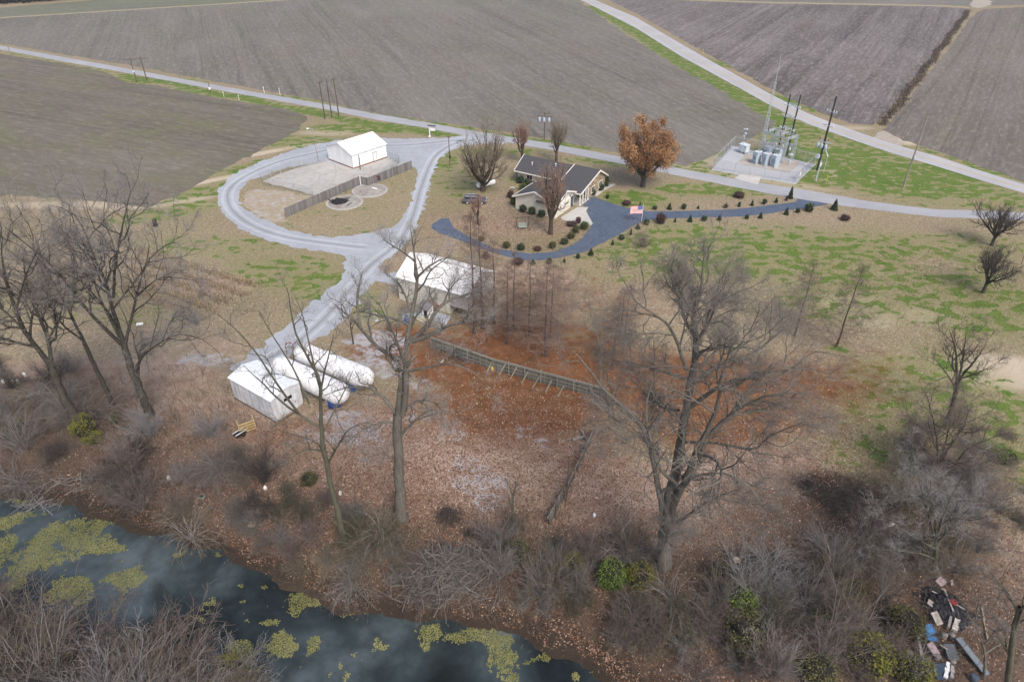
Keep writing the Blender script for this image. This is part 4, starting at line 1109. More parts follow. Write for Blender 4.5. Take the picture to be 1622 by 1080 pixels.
def gable_roof(root, L, Wd, eave, ridge, mat, o=.35, t=.09, x0=0, nr=0, rib_mat=None):
    sl = (ridge - eave) / (Wd / 2); ez = eave - sl * o + t; rz = ridge + t
    for k, (y0, nm) in enumerate(((-o, "roof"), (Wd + o, "roof"))):
        a = (x0 - o, y0, ez); b = (x0 + L + o, y0, ez); c = (x0 + L + o, Wd / 2, rz); d = (x0 - o, Wd / 2, rz)
        m = MB(); m.slab([a, b, c, d] if k == 0 else [b, a, d, c], t)
        rf = m.build("roof", mat, root)
        if nr:
            q = MB(); ribs(q, a if k == 0 else b, b if k == 0 else a, d if k == 0 else c, nr)
            q.build("roof_ribs", rib_mat or mat, rf, kind="stuff")
    m = MB(); m.bar((x0 - o, Wd / 2, rz + .03), (x0 + L + o, Wd / 2, rz + .03), .3, .06)
    m.build("ridge_cap", rib_mat or mat, root)

# white shed in the fenced yard
aS = math.atan2(7.9, 6.9)
sh = thing("white_shed", "plain white metal shed at the back of the fenced concrete yard", "shed", (-35.2, 146.5, 0), aS)
Ls, Ws, es, rs = 9.6, 9.0, 3.2, 4.9
gable_shell(Ls, Ws, es, rs).build("wall", WHITE, sh)
gable_roof(sh, Ls, Ws, es, rs, WHITE_ROOF, .25, nr=12)
q = MB()
for i in range(17): q.box((i * .6, -.015, es / 2), (.05, .03, es))
for i in range(16): q.box((-.015, i * .6, es / 2), (.03, .05, es))
q.build("wall_ribs", WHITE, sh, kind="stuff")
q = MB(); q.box((6.2, -.03, 1.05), (.95, .06, 2.1)); d = q.build("door", PAINT_WHITE, sh)
q = MB(); q.box((6.2, -.02, 2.2), (1.15, .1, .1)); q.box((5.68, -.02, 1.1), (.09, .1, 2.2)); q.box((6.72, -.02, 1.1), (.09, .1, 2.2)); q.build("door_frame", GREYWOOD, d)
q = MB(); q.tube([(6.55, -.06, 1), (6.55, -.12, 1)], .05, 6); q.build("handle", BLACK, d)
q = MB(); q.box((-.04, Ws / 2, .12), (.08, Ws, .3)); q.box((Ls / 2, -.04, .12), (Ls, .08, .3)); q.build("base_rail", RUST, sh)
q = MB(); q.box((Ls + .15, 3, 2.9), (.3, 1.0, .6)); q.build("vent_hood", PAINT_WHITE, sh)

# pale barn beside the cypresses
aB = math.atan2(-.46, .888)
A0 = at_z(629, 438, 4.0)
bn = thing("barn", "cream walled barn with a broad white roof beside the cypress row", "barn", (A0.x, A0.y, 0), aB)
Lb, Wb, eb, rb = 12.4, 8.2, 4.0, 6.0
m = MB(); Lc = 9.2
m.add([(0, 0, -.2), (Lc, 0, -.2), (Lc, 0, eb), (0, 0, eb)], [(0, 1, 2, 3)])
m.add([(0, Wb, -.2), (Lc, Wb, -.2), (Lc, Wb, eb), (0, Wb, eb)], [(3, 2, 1, 0)])
for x in (0, Lc):
    m.add([(x, 0, -.2), (x, Wb, -.2), (x, Wb, eb), (x, Wb / 2, rb - .05), (x, 0, eb)], [tuple(reversed(range(5))) if x == 0 else tuple(range(5))])
m.build("wall", BARN_WALL, bn)
q = MB()
for i in range(24): q.box((.2 + i * .38, -.012, eb / 2), (.05, .024, eb - .1))
for i in range(21): q.box((-.012, .2 + i * .39, eb / 2), (.024, .05, eb - .1))
q.build("wall_ribs", BARN_WALL, bn, kind="stuff")
gable_roof(bn, Lb, Wb, eb, rb, BARN_ROOF, .25, nr=18)
q = MB(); q.add([(Lc, 0, 1.5), (Lb, 0, 1.5), (Lb, 0, eb), (Lc, 0, eb)], [(0, 1, 2, 3)]); q.slab([(Lc + .02, -.03, 1.5), (Lb, -.03, 1.5), (Lb, -.03, eb - .02), (Lc + .02, -.03, eb - .02)], .05)
q.build("hanging_wall_panel", plain("grey_cladding", (.46, .45, .42), (.36, .35, .33), 1.2, .7), bn)
q = MB(); q.slab([(Lb, 0, 1.7), (Lb, Wb, 1.7), (Lb, Wb, eb), (Lb, Wb / 2, rb - .06), (Lb, 0, eb)], .05); q.build("open_end_gable", MATS["grey_cladding"], bn)
for y in (.15, Wb / 2, Wb - .15):
    q = MB(); q.box((Lb - .2, y, .9), (.18, .18, 2.0)); q.build("post", BROWNWOOD, bn)
q = MB(); q.box((-.04, 4.1, 1.6), (.08, 3.4, 3.2)); dd = q.build("sliding_door", PAINT_WHITE, bn)
q = MB(); q.box((-.07, 4.1, 3.3), (.06, 4.2, .12)); q.build("door_track", STEEL, dd)

# white shed by the tanks
c1 = at_z(437, 668, 0); c0 = at_z(372, 630, 0)
aC = math.atan2(c1.y - c0.y, c1.x - c0.x)
ct = thing("pump_shed", "mottled white metal shed with a dark slot window beside the big tanks", "shed", (c0.x, c0.y, 0), aC)
MOTT = plain("mottled_white_metal", (.70, .71, .73), (.46, .47, .49), 1.1, .55, streak=(.38, .38, .39))
MOTTR = plain("mottled_white_roof", (.80, .82, .85), (.60, .62, .65), 1.6, .5)
Lk = (c1 - c0).length
gable_shell(Lk, 4.3, 3.2, 3.75).build("wall", MOTT, ct)
gable_roof(ct, Lk, 4.3, 3.2, 3.75, MOTTR, .12, .06, nr=8)
q = MB()
for i in range(int(Lk / .75)): q.box((.4 + i * .75, -.012, 1.6), (.04, .024, 3.1))
for i in range(6): q.box((Lk + .012, .35 + i * .72, 1.6), (.024, .04, 3.1))
q.build("panel_seams", MOTT, ct, kind="stuff")
q = MB(); q.box((Lk + .02, 2.3, 2.15), (.08, 1.15, .42)); q.build("slot_window", DARKGL, ct)
q = MB(); q.box((Lk + .03, 3.55, 1.05), (.06, .9, 2.05)); dk = q.build("door", MOTT, ct)
q = MB(); q.tube([(Lk + .06, 3.2, 1.05), (Lk + .14, 3.2, 1.05)], .05, 6); q.build("handle", BLACK, dk)
q = MB(); q.box((Lk / 2, -.05, -.02), (Lk, .1, .28)); q.build("skirting", BROWNWOOD, ct)

# the two big white tanks
TANKW = plain("tank_white", (.84, .84, .85), (.74, .745, .755), 1.2, .4, streak=(.60, .60, .59))
def big_tank(pa, pb, label, rad=1.42):
    a = at_z(*pa, 1.75); b = at_z(*pb, 1.75)
    L = (b - a).length
    t = thing("gas_tank", label, "tank", (a.x, a.y, 0), math.atan2(b.y - a.y, b.x - a.x), "large white gas tanks beside the pump shed")
    zc = 1.85
    prof = [(.02, -rad)] + [(rad * math.sin(th), -rad * math.cos(th)) for th in np.linspace(.25, math.pi / 2, 7)]
    prof = prof + [(rad, L - 2 * rad)] + [(rad * math.sin(th), L - 2 * rad + rad * math.cos(th)) for th in np.linspace(math.pi / 2, .25, 7)[1:]] + [(.02, L - rad)]
    prof = [(r_, h_ + rad) for r_, h_ in prof]
    m = MB(); m.lathe(prof, 28, (0, 0, zc), 'X'); m.build("shell", TANKW, t, True)
    q = MB()
    for x in (rad, L / 2, L - rad): q.lathe([(rad + .006, x - .03), (rad + .014, x - .02), (rad + .014, x + .02), (rad + .006, x + .03)], 28, (0, 0, zc), 'X')
    q.build("weld_bands", plain("weld_grey", (.58, .58, .58), (.46, .45, .44), 4, .6), t, True)
    for x in (L * .2, L * .8):
        q = MB(); q.box((x, 0, .35), (.55, 2.2, .9)); sdl = q.build("saddle", CONCR, t)
    q = MB(); q.lathe([(.3, 0), (.3, .3), (.36, .31), (.36, .38), (.02, .42)], 12, (L * .45, 0, zc + rad - .03)); q.build("manway", TANKW, t)
    for x in (L * .15, L * .5, L * .62):
        q = MB(); q.tube([(x, .1, zc + rad - .05), (x, .1, zc + rad + .5)], .06, 6); q.tube([(x, .1, zc + rad + .5), (x, .1, zc + rad + .62)], .1, 6); q.build("relief_valve", STEEL, t)
    q = MB()
    for s in (-.22, .22): q.tube([(.6, s - .9, 0.2), (1.1, s - .75, zc + rad * .9)], .025, 5)
    for k in range(9): q.bar((.64 + k * .05, -1.12 + k * .015, .5 + k * .3), (.64 + k * .05, -.68 + k * .015, .5 + k * .3), .025)
    q.build("ladder", STEEL, t)
    q = MB(); q.tube([(L * .3, -.4, zc - rad + .05), (L * .3, -.4, .25), (L * .3, -1.8, .25)], .06, 6); q.tube([(L * .6, -.4, zc - rad + .05), (L * .6, -.4, .25), (L * .3, -.4, .25)], .06, 6); q.build("piping", STEEL, t)
    return t
t1 = big_tank((470, 556), (589, 604), "farther big white tank from the white pump shed")
t2 = big_tank((434, 577), (549, 629), "big white tank right beside the white pump shed")

def barrel(name, label, loc, r_, h_, mat, cat="barrel", lying=None, group=None):
    t = thing(name, label, cat, loc, lying or 0, group)
    m = MB()
    pr = [(r_ * .92, 0), (r_, .03), (r_, h_ * .32), (r_ * 1.04, h_ * .34), (r_, h_ * .36), (r_, h_ * .64), (r_ * 1.04, h_ * .66), (r_, h_ * .68), (r_, h_ - .03), (r_ * .92, h_)]
    if lying is None: m.lathe(pr, 14, (0, 0, 0))
    else: m.lathe(pr, 14, (-h_ / 2, 0, r_), 'X')
    m.build("drum", mat, t, True)
    q = MB()
    if lying is None: q.lathe([(r_ * .9, h_ - .015), (r_ * .9, h_ + .012), (.02, h_ + .02)], 14); q.tube([(r_ * .5, 0, h_), (r_ * .5, 0, h_ + .06)], .05, 6)
    else: q.lathe([(r_ * .9, h_ / 2 - .01), (r_ * .9, h_ / 2 + .02), (.02, h_ / 2 + .03)], 14, (0, 0, r_), 'X')
    q.build("lid", mat, t)
    return t
b_ = G(526, 645); barrel("blue_barrel", "blue plastic barrel standing under the near end of the tank beside the pump shed", (b_.x, b_.y, 0), .42, 1.15, BLUE)
b_ = G(531, 643); barrel("blue_barrel", "blue barrel lying next to the upright blue one", (b_.x + .3, b_.y - .2, 0), .36, .95, BLUE, lying=.5)
b_ = G(560, 619); barrel("blue_barrel", "blue barrel below the near end of the farther tank", (b_.x, b_.y, 0), .42, 1.0, BLUE)

# piping rack between the tanks
b_ = G(455, 562)
t = thing("pipe_rack", "tangle of grey pipes and valves at the far ends of the two big tanks", "pipework", (b_.x, b_.y, 0), .2)
for k in range(4):
    q = MB(); q.tube([(k * .5, 0, 0), (k * .5, .05, 1.6 + .2 * (k % 2)), (k * .5 + .6, .5, 1.7)], .06, 6); q.build("pipe", STEEL if k % 2 else RUST, t)
q = MB(); q.tube([(-.3, 0, .9), (2.2, 0, .9)], .05, 6); q.build("rail", STEEL, t)
for k in range(3):
    q = MB(); q.lathe([(.02, 0), (.16, .01), (.16, .05), (.02, .06)], 8, (k * .6 + .2, 0, 1.85)); q.build("valve_wheel", RUST, t)

# yellow crate and black cart in front of the pump shed
b_ = G(394, 684)
t = thing("wooden_crate", "yellow raw pine slatted crate tipped on its side by the pump shed", "crate", (b_.x, b_.y, 0), .55)
for k in range(4):
    q = MB(); q.box((0, 0, .25 + k * .38), (1.9, .05, .16)); q.build("slat", PINE, t)
for x in (-.9, 0, .9):
    q = MB(); q.box((x, .06, .75), (.1, .08, 1.5)); q.build("upright", PINE, t)
for x in (-.9, .9):
    q = MB(); q.box((x, .55, 1.38), (.1, 1.0, .1)); q.build("arm", PINE, t)
    q = MB(); q.box((x, .55, .12), (.1, 1.0, .1)); q.build("foot", PINE, t)
b_ = G(381, 690)
t = thing("garden_cart", "black cart with pale rails left of the yellow crate", "cart", (b_.x, b_.y, 0), .9)
q = MB(); q.box((0, 0, .42), (1.3, .75, .3)); q.build("tub", BLACK, t)
for s in (-.3, .3):
    q = MB(); q.bar((-.7, s, .62), (.75, s, .62), .06); q.build("rail", PAINT_WHITE, t)
for s in (-.45, .45):
    q = MB(); q.lathe([(.06, -.06), (.24, -.05), (.24, .05), (.06, .06)], 12, (0, 0, 0), 'X'); o = q.build("wheel", BLACK, t); o.location = (.2, s, .24); o.rotation_euler = (0, 0, math.pi / 2)

# ------------------------------------------------------------------ the house
aH = math.radians(-32)
M0 = Vector((1.2, 139.3, 0))
hs = thing("brick_house", "low ranch house with dark shingle roof, cream walls and a double garage", "house", M0, aH)
hs.name = "ranch_house"
EV = 2.75
# main wing u 0..17, v 0..7
m = MB()
m.add([(0, 0, -.2), (17, 0, -.2), (17, 0, EV), (0, 0, EV)], [(0, 1, 2, 3)])
m.add([(0, 7, -.2), (17, 7, -.2), (17, 7, EV), (0, 7, EV)], [(3, 2, 1, 0)])
m.add([(0, 0, -.2), (0, 7, -.2), (0, 7, EV), (0, 3.5, 4.6), (0, 0, EV)], [(4, 3, 2, 1, 0)])
m.build("wall", PALE_TAN, hs)
m = MB(); m.add([(17, -1, -.2), (17, 7, -.2), (17, 7, EV), (17, 3.5, 4.6), (17, -1, 2.6)], [(0, 1, 2, 3, 4)])
m.slab([(17.12, -1, -.2), (17.12, 7, -.2), (17.12, 7, EV - .1), (17.12, 3.5, 4.2), (17.12, -1, 2.5)], .12)
stw = m.build("stone_wall", STONE, hs)
for v_ in (1.2, 4.6):
    q = MB(); q.box((17.16, v_, 1.5), (.08, 1.3, 1.2)); w_ = q.build("window", DARKGL, hs)
    q = MB(); q.box((17.19, v_, 2.14), (.1, 1.5, .1)); q.box((17.19, v_, .86), (.12, 1.5, .1)); q.box((17.19, v_ - .7, 1.5), (.1, .1, 1.3)); q.box((17.19, v_ + .7, 1.5), (.1, .1, 1.3)); q.box((17.2, v_, 1.5), (.06, .05, 1.2)); q.build("frame", TRIM, w_)
for u_ in (3.0, 7.0):
    q = MB(); q.box((u_, -.04, 1.6), (1.3, .08, 1.1)); w_ = q.build("window", DARKGL, hs)
    q = MB(); q.box((u_, -.06, 2.2), (1.5, .1, .1)); q.box((u_, -.06, 1.0), (1.5, .12, .1)); q.box((u_ - .7, -.06, 1.6), (.1, .1, 1.2)); q.box((u_ + .7, -.06, 1.6), (.1, .1, 1.2)); q.box((u_, -.07, 1.6), (.05, .06, 1.1)); q.build("frame", TRIM, w_)
# roofs
def roof(pts, mat=SHINGLE, t=.14):
    q = MB(); q.slab(pts, t); return q.build("roof", mat, hs)
def fascia(a, b, h=.26, w=.1):
    q = MB(); q.bar(Vector(a), Vector(b), w, h); return q.build("fascia", TRIM, hs)
sl = (4.6 - EV) / 3.5
roof([(-.5, -.55, EV - .29), (11.55, -.55, EV - .29), (11.55, 3.5, 4.72), (-.5, 3.5, 4.72)])
roof([(17.5, 7.55, EV - .29), (17.5, 3.5, 4.72), (-.5, 3.5, 4.72), (-.5, 7.55, EV - .29)][::-1] if False else [(17.5, 7.55, EV - .29), (-.5, 7.55, EV - .29), (-.5, 3.5, 4.72), (17.5, 3.5, 4.72)])
# long forward slope over porch and link
roof([(11.6, -5.0, 2.72), (17.5, -5.0, 2.72), (17.5, 3.5, 4.9), (11.6, 3.5, 4.9)], t=.16)
fascia((11.6, -5.0, 2.68), (11.6, 3.5, 4.86), .34)
fascia((17.56, -5.0, 2.62), (17.56, 3.5, 4.80), .3)
fascia((17.56, 3.55, 4.7), (17.56, 7.55, EV - .36), .3)
fascia((-.56, -.55, EV - .34), (-.56, 3.5, 4.66), .26)
fascia((-.56, 3.5, 4.66), (-.56, 7.55, EV - .34), .26)
fascia((-.5, -.6, EV - .36), (11.55, -.6, EV - .36), .22)
fascia((16.2, -5.06, 2.62), (17.5, -5.06, 2.62), .22)
# link wall + porch
m = MB(); m.add([(11.7, -4.7, -.2), (11.7, 0, -.2), (11.7, 0, 4.0), (11.7, -4.7, 2.7)], [(3, 2, 1, 0)]); m.add([(14.6, -4.7, -.2), (14.6, 0, -.2), (14.6, 0, 3.5), (14.6, -4.7, 2.6)], [(0, 1, 2, 3)]); m.build("link_wall", PALE_TAN, hs)
for v_ in (-4.5, -3.3, -2.1, -1.1):
    q = MB(); q.box((17.2, v_, 1.3), (.2, .2, 2.75)); q.box((17.2, v_, .06), (.3, .3, .14)); q.build("porch_column", TRIM, hs)
q = MB(); q.box((15.9, -2.6, .02), (3.0, 4.2, .2)); q.build("porch_floor", CONCR, hs)
# garage u 7.1..15.9, v -12.3..-4.7
u0, u1, v0, v1 = 7.1, 15.9, -12.3, -4.7
uc, vc = (u0 + u1) / 2, (v0 + v1) / 2
pk, pk2 = 4.5, 4.25
m = MB()
m.add([(u0, v0, -.2), (u1, v0, -.2), (u1, v0, EV), (uc, v0, pk), (u0, v0, EV)], [(0, 1, 2, 3, 4)])
m.add([(u0, v0, -.2), (u0, v1, -.2), (u0, v1, EV), (u0, v0, EV)], [(3, 2, 1, 0)])
m.add([(u0, v1, -.2), (u1, v1, -.2), (u1, v1, EV), (uc, v1, pk), (u0, v1, EV)], [(4, 3, 2, 1, 0)])
m.build("garage_wall", PALE_TAN, hs)
m = MB(); m.add([(u1, v0, -.2), (u1, v1, -.2), (u1, v1, EV), (u1, vc, pk2), (u1, v0, EV)], [(0, 1, 2, 3, 4)])
m.build("garage_front_wall", TRIM, hs)
sg = (pk - EV) / (uc - u0); o_ = .45
ez = EV - sg * o_ + .12
roof([(u0 - o_, v1, ez), (u0 - o_, v0 - o_, ez), (uc, v0 - o_, pk + .12), (uc, v1, pk + .12)])
roof([(u1 + .02, v0 - o_, EV + .11), (u1 + .02, v1, EV + .11), (uc, v1, pk + .12), (uc, v0 - o_, pk + .12)])
s2 = (pk2 - EV) / (vc - v0); e2 = EV - s2 * o_ + .13
roof([(uc + .3, v0 - o_, e2), (u1 + o_, v0 - o_, e2), (u1 + o_, vc, pk2 + .13), (uc + .3, vc, pk2 + .13)])
roof([(u1 + o_, v1 + o_, e2), (uc + .3, v1 + o_, e2), (uc + .3, vc, pk2 + .13), (u1 + o_, vc, pk2 + .13)])
fascia((u0 - o_, v0 - o_ - .06, ez - .06), (uc, v0 - o_ - .06, pk + .04), .28)
fascia((uc, v0 - o_ - .06, pk + .04), (uc + 4.2, v0 - o_ - .06, pk + .04 - sg * 4.2), .28)
fascia((u1 + o_ + .06, v0 - o_, e2 - .06), (u1 + o_ + .06, vc, pk2 + .05), .28)
fascia((u1 + o_ + .06, vc, pk2 + .05), (u1 + o_ + .06, v1 + o_, e2 - .06), .28)
fascia((u0 - o_ - .06, v0 - o_, ez - .08), (u0 - o_ - .06, v1, ez - .08), .22)
for v_ in (-10.7, -7.7):
    q = MB(); q.box((u1 + .04, v_, 1.1), (.08, 2.5, 2.2)); gd = q.build("garage_door", plain("cream_door", (.68, .65, .56), (.62, .59, .5), 4, .6), hs)
    q = MB()
    for z_ in (.55, 1.1, 1.65): q.box((u1 + .085, v_, z_), (.012, 2.5, .03))
    q.build("panel_grooves", GREYWOOD, gd)
    for k in (-.35, .35):
        q = MB(); q.box((u1 + .09, v_ + k, 1.5), (.03, .5, .3)); q.build("pane", DARKGL, gd)
    q = MB(); q.box((u1 + .06, v_, 2.28), (.12, 2.8, .16)); q.box((u1 + .06, v_ - 1.34, 1.1), (.12, .16, 2.2)); q.box((u1 + .06, v_ + 1.34, 1.1), (.12, .16, 2.2)); q.build("door_trim", PAINT_WHITE, gd)
q = MB(); q.box((u1 + .05, -5.5, 1.05), (.1, .9, 2.1)); d_ = q.build("door", plain("slate_blue_door", (.06, .075, .10), None, 3, .5), hs)
q = MB(); q.tube([(u1 + .1, -5.85, 1.05), (u1 + .17, -5.85, 1.05)], .04, 6); q.build("handle", STEEL, d_)
for (u_, v_, z_) in ((2.6, 1.6, 3.75), (7.8, 2.4, 4.2), (9.2, -1.0 + .9, 2.95)):
    q = MB(); q.lathe([(.10, -.2), (.10, .35), (.19, .36), (.19, .44), (.02, .5)], 8, (u_, v_, z_)); q.build("roof_vent", PAINT_WHITE, hs)
q = MB(); q.box((-.55, .6, 2.4), (.5, .5, .5)); q.tube([(-.55, .6, 0), (-.55, .6, 2.2)], .06, 6); q.build("meter_box", BLACK, hs)
q = MB(); q.box((11.3, v0 - .08, 3.6), (.6, .06, .6)); q.build("gable_vent", TRIM, hs)
q = MB(); q.box((u1 + .1, -6.4, 2.5), (.15, .18, .3)); q.build("wall_lamp", BLACK, hs)

# small gas tank, car, swing, bird bath by the house
b_ = G(770, 297); e_ = at_z(786, 286, .7)
t = thing("small_gas_tank", "small white gas tank with rounded ends beside the rounded yard tree", "tank", (b_.x, b_.y, 0), .62)
rad, L = .62, 4.6
prof = [(.02, 0)] + [(rad * math.sin(th), rad - rad * math.cos(th)) for th in np.linspace(.3, math.pi / 2, 5)] + [(rad * math.sin(th), L - rad + rad * math.cos(th)) for th in np.linspace(math.pi / 2, .3, 5)] + [(.02, L)]
q = MB(); q.lathe(prof, 18, (-L / 2, 0, .85), 'X'); q.build("shell", TANKW, t, True)
for x in (-1.3, 1.3):
    q = MB(); q.box((x, 0, .13), (.3, .9, .35)); q.build("saddle", CONCR, t)
q = MB(); q.lathe([(.2, 0), (.22, .18), (.15, .28), (.02, .3)], 10, (0, 0, 1.42)); q.build("valve_dome", STEEL, t)

CARP = plain("charcoal_paint", (.10, .10, .125), (.08, .08, .10), 2, .25, spec=.6)
def car():
    a = at_z(734, 321); b = at_z(771, 322)
    t = thing("parked_car", "dark charcoal estate car parked on the lawn beside the house", "car", ((a.x + b.x) / 2, (a.y + b.y) / 2, 0), math.atan2(b.y - a.y, b.x - a.x))
    # side profile of the body, swept across with tucked-in ends
    prof = [(-2.35, .45), (-2.4, .75), (-2.3, 1.0), (-1.9, 1.08), (1.2, 1.08), (2.2, .92), (2.38, .75), (2.35, .42)]
    bm = bmesh.new()
    secs = [(-.92, .94), (-.86, 1.0), (.86, 1.0), (.92, .94)]
    rows = [[bm.verts.new((x * k, y, .36 + (z - .36) * (1 if abs(y) < .9 else .97))) for x, z in prof] for y, k in secs]
    for i in range(3):
        for j in range(len(prof)): 
            j2 = (j + 1) % len(prof); bm.faces.new((rows[i][j], rows[i][j2], rows[i + 1][j2], rows[i + 1][j]))
    bm.faces.new(rows[0]); bm.faces.new(rows[-1][::-1])
    bmesh.ops.recalc_face_normals(bm, faces=bm.faces)
    bmesh.ops.bevel(bm, geom=list(bm.edges), offset=.04, segments=1, affect='EDGES')
    me = bpy.data.meshes.new("body"); bm.to_mesh(me); bm.free()
    link_mesh("body", me, CARP, t)
    # cabin
    def cab(name, base, top, z0, z1, w0, w1, mat):
        q = MB(); v = [(base[0], -w0, z0), (base[1], -w0, z0), (base[1], w0, z0), (base[0], w0, z0), (top[0], -w1, z1), (top[1], -w1, z1), (top[1], w1, z1), (top[0], w1, z1)]
        q.add(v, [(0, 3, 2, 1), (4, 5, 6, 7), (0, 1, 5, 4), (1, 2, 6, 5), (2, 3, 7, 6), (3, 0, 4, 7)]); return q.build(name, mat, t)
    cab("window_band", (-2.1, 1.15), (-1.85, .45), 1.05, 1.5, .82, .70, DARKGL)
    cab("roof", (-1.92, .55), (-1.8, .40), 1.5, 1.58, .72, .64, CARP)
    for s in (-1, 1):
        for x0, x1 in ((1.12, .48), (-.55, -.55), (-1.95, -1.8), (.3, .25)):
            q = MB(); q.bar((x0, s * .83, 1.05), (x1, s * .715, 1.52), .07); q.build("pillar", CARP, t)
    for x in (-1.45, 1.5):
        for s in (-1, 1):
            q = MB(); q.lathe([(.19, -.1), (.33, -.09), (.35, -.04), (.35, .04), (.33, .09), (.19, .1)], 16, (0, 0, 0), 'X'); w = q.build("wheel", BLACK, t); w.location = (x, s * .83, .35); w.rotation_euler = (0, 0, math.pi / 2)
            q = MB(); q.lathe([(.02, -.11), (.19, -.105), (.19, .105), (.02, .11)], 10, (0, 0, 0), 'X'); q.build("rim", STEEL, w)
    for s in (-.62, .62):
        q = MB(); q.box((2.3, s, .8), (.1, .36, .14)); q.build("headlight", PAINT_WHITE, t)
        q = MB(); q.box((-2.33, s, .9), (.1, .3, .18)); q.build("tail_light", plain("red_lamp", (.35, .02, .02), None, 3, .3), t)
    for s in (-1, 1):
        q = MB(); q.bar((-1.7, s * .6, 1.63), (.3, s * .6, 1.63), .05); q.build("roof_rail", STEEL, t)
        q = MB(); q.box((.85, s * .98, 1.1), (.14, .2, .12)); q.build("mirror", CARP, t)
car()

b_ = G(828, 363)
t = thing("garden_swing", "wooden A frame garden swing with a pale seat in front of the garage gable", "swing", (b_.x, b_.y, 0), .1)
for s in (-1.1, 1.1):
    for e in (-.9, .9):
        q = MB(); q.bar((s * 1.05, e, 0), (s * .95, 0, 2.3), .11); q.build("leg", BROWNWOOD, t)
    q = MB(); q.bar((s, -.5, 1.0), (s, .5, 1.0), .08); q.build("crosspiece", BROWNWOOD, t)
q = MB(); q.bar((-1.3, 0, 2.34), (1.3, 0, 2.34), .12); q.build("top_beam", BROWNWOOD, t)
SAGE = plain("sage_paint", (.33, .38, .34), (.26, .3, .27), 4, .7)
q = MB(); q.box((0, -.05, .5), (1.5, .55, .06)); q.build("seat", SAGE, t)
for k in range(4):
    q = MB(); q.box((0, .26 + k * .03, .62 + k * .15), (1.5, .03, .11)); q.build("back_slat", SAGE, t)
for s in (-.72, .72):
    q = MB(); q.tube([(s, -.2, .5), (s, 0, 2.3)], .015, 4); q.tube([(s, .25, .55), (s, 0, 2.3)], .015, 4); q.build("chain", STEEL, t)

b_ = at_z(811.5, 304)
t = thing("bird_bath", "round grey bird bath by the left corner of the garage", "bird bath", (b_.x, b_.y, 0))
q = MB(); q.lathe([(.22, 0), (.2, .06), (.1, .12), (.09, .75), (.15, .82)], 10); q.build("pedestal", CONCR, t)
q = MB(); q.lathe([(.1, .8), (.45, .86), (.5, .95), (.44, .95), (.02, .88)], 14); q.build("bowl", CONCR, t)

# flag on its pole
b_ = G(1016, 352)
t = thing("flagpole", "white flagpole at the lower edge of the blue grey driveway", "flagpole", (b_.x, b_.y, 0))
q = MB(); q.tube([(0, 0, 0), (0, 0, 3.6)], .035, 8); q.build("pole", PAINT_WHITE, t)
q = MB(); q.lathe([(.02, 3.6), (.06, 3.64), (.06, 3.68), (.02, 3.72)], 8); q.build("finial", YELLOW, t)
fr = thing("flag", "red and white striped flag with a blue starred corner flying from the driveway pole", "flag", (b_.x, b_.y, 1.75), math.radians(176))
FR = plain("flag_red", (.62, .10, .12), (.56, .09, .10), 3, .7); FW = plain("flag_white", (.88, .86, .86), (.82, .80, .81), 3, .7); FB = plain("flag_blue", (.09, .12, .36), None, 3, .7)
FLW, FLH = 2.35, 1.6
def fz(u, v): return (u * FLW * .97 + .04, .14 * math.sin(u * 7 + v * .9) * u, v * FLH - .18 * u)
for k in range(13):
    q = MB(); n = 14; v0_, v1_ = k / 13, (k + 1) / 13; ustart = .4 if k >= 6 else 0
    us = np.linspace(ustart, 1, n)
    vs = [fz(u, v0_) for u in us] + [fz(u, v1_) for u in us] + [(x, y + .012, z) for x, y, z in [fz(u, v0_) for u in us] + [fz(u, v1_) for u in us]]
    fs = [(i, i + 1, n + i + 1, n + i) for i in range(n - 1)] + [(2 * n + n + i, 2 * n + n + i + 1, 2 * n + i + 1, 2 * n + i) for i in range(n - 1)]
    q.add(vs, fs); q.build("stripe", FR if k % 2 == 0 else FW, fr)
q = MB(); n = 8; us = np.linspace(0, .4, n)
vs = [fz(u, 6 / 13) for u in us] + [fz(u, 1) for u in us] + [(x, y + .012, z) for x, y, z in [fz(u, 6 / 13) for u in us] + [fz(u, 1) for u in us]]
q.add(vs, [(i, i + 1, n + i + 1, n + i) for i in range(n - 1)] + [(3 * n + i, 3 * n + i + 1, 2 * n + i + 1, 2 * n + i) for i in range(n - 1)]); cn = q.build("canton", FB, fr)
q = MB()
for r_ in range(9):
    for c_ in range(6 if r_ % 2 == 0 else 5):
        x, y, z = fz(.4 * ((c_ + (.5 if r_ % 2 == 0 else 1)) / 6), 6 / 13 + (7 / 13) * (r_ + .5) / 9)
        st = []
        for k in range(10):
            a = math.pi / 2 + k * math.pi / 5; rr_ = .034 if k % 2 == 0 else .014
            st.append((x + rr_ * math.cos(a), y - .006, z + rr_ * math.sin(a)))
        q.add(st, [tuple(range(10))]); q.add([(p[0], p[1] + .024, p[2]) for p in st], [tuple(reversed(range(10)))])
q.build("stars", FW, cn)

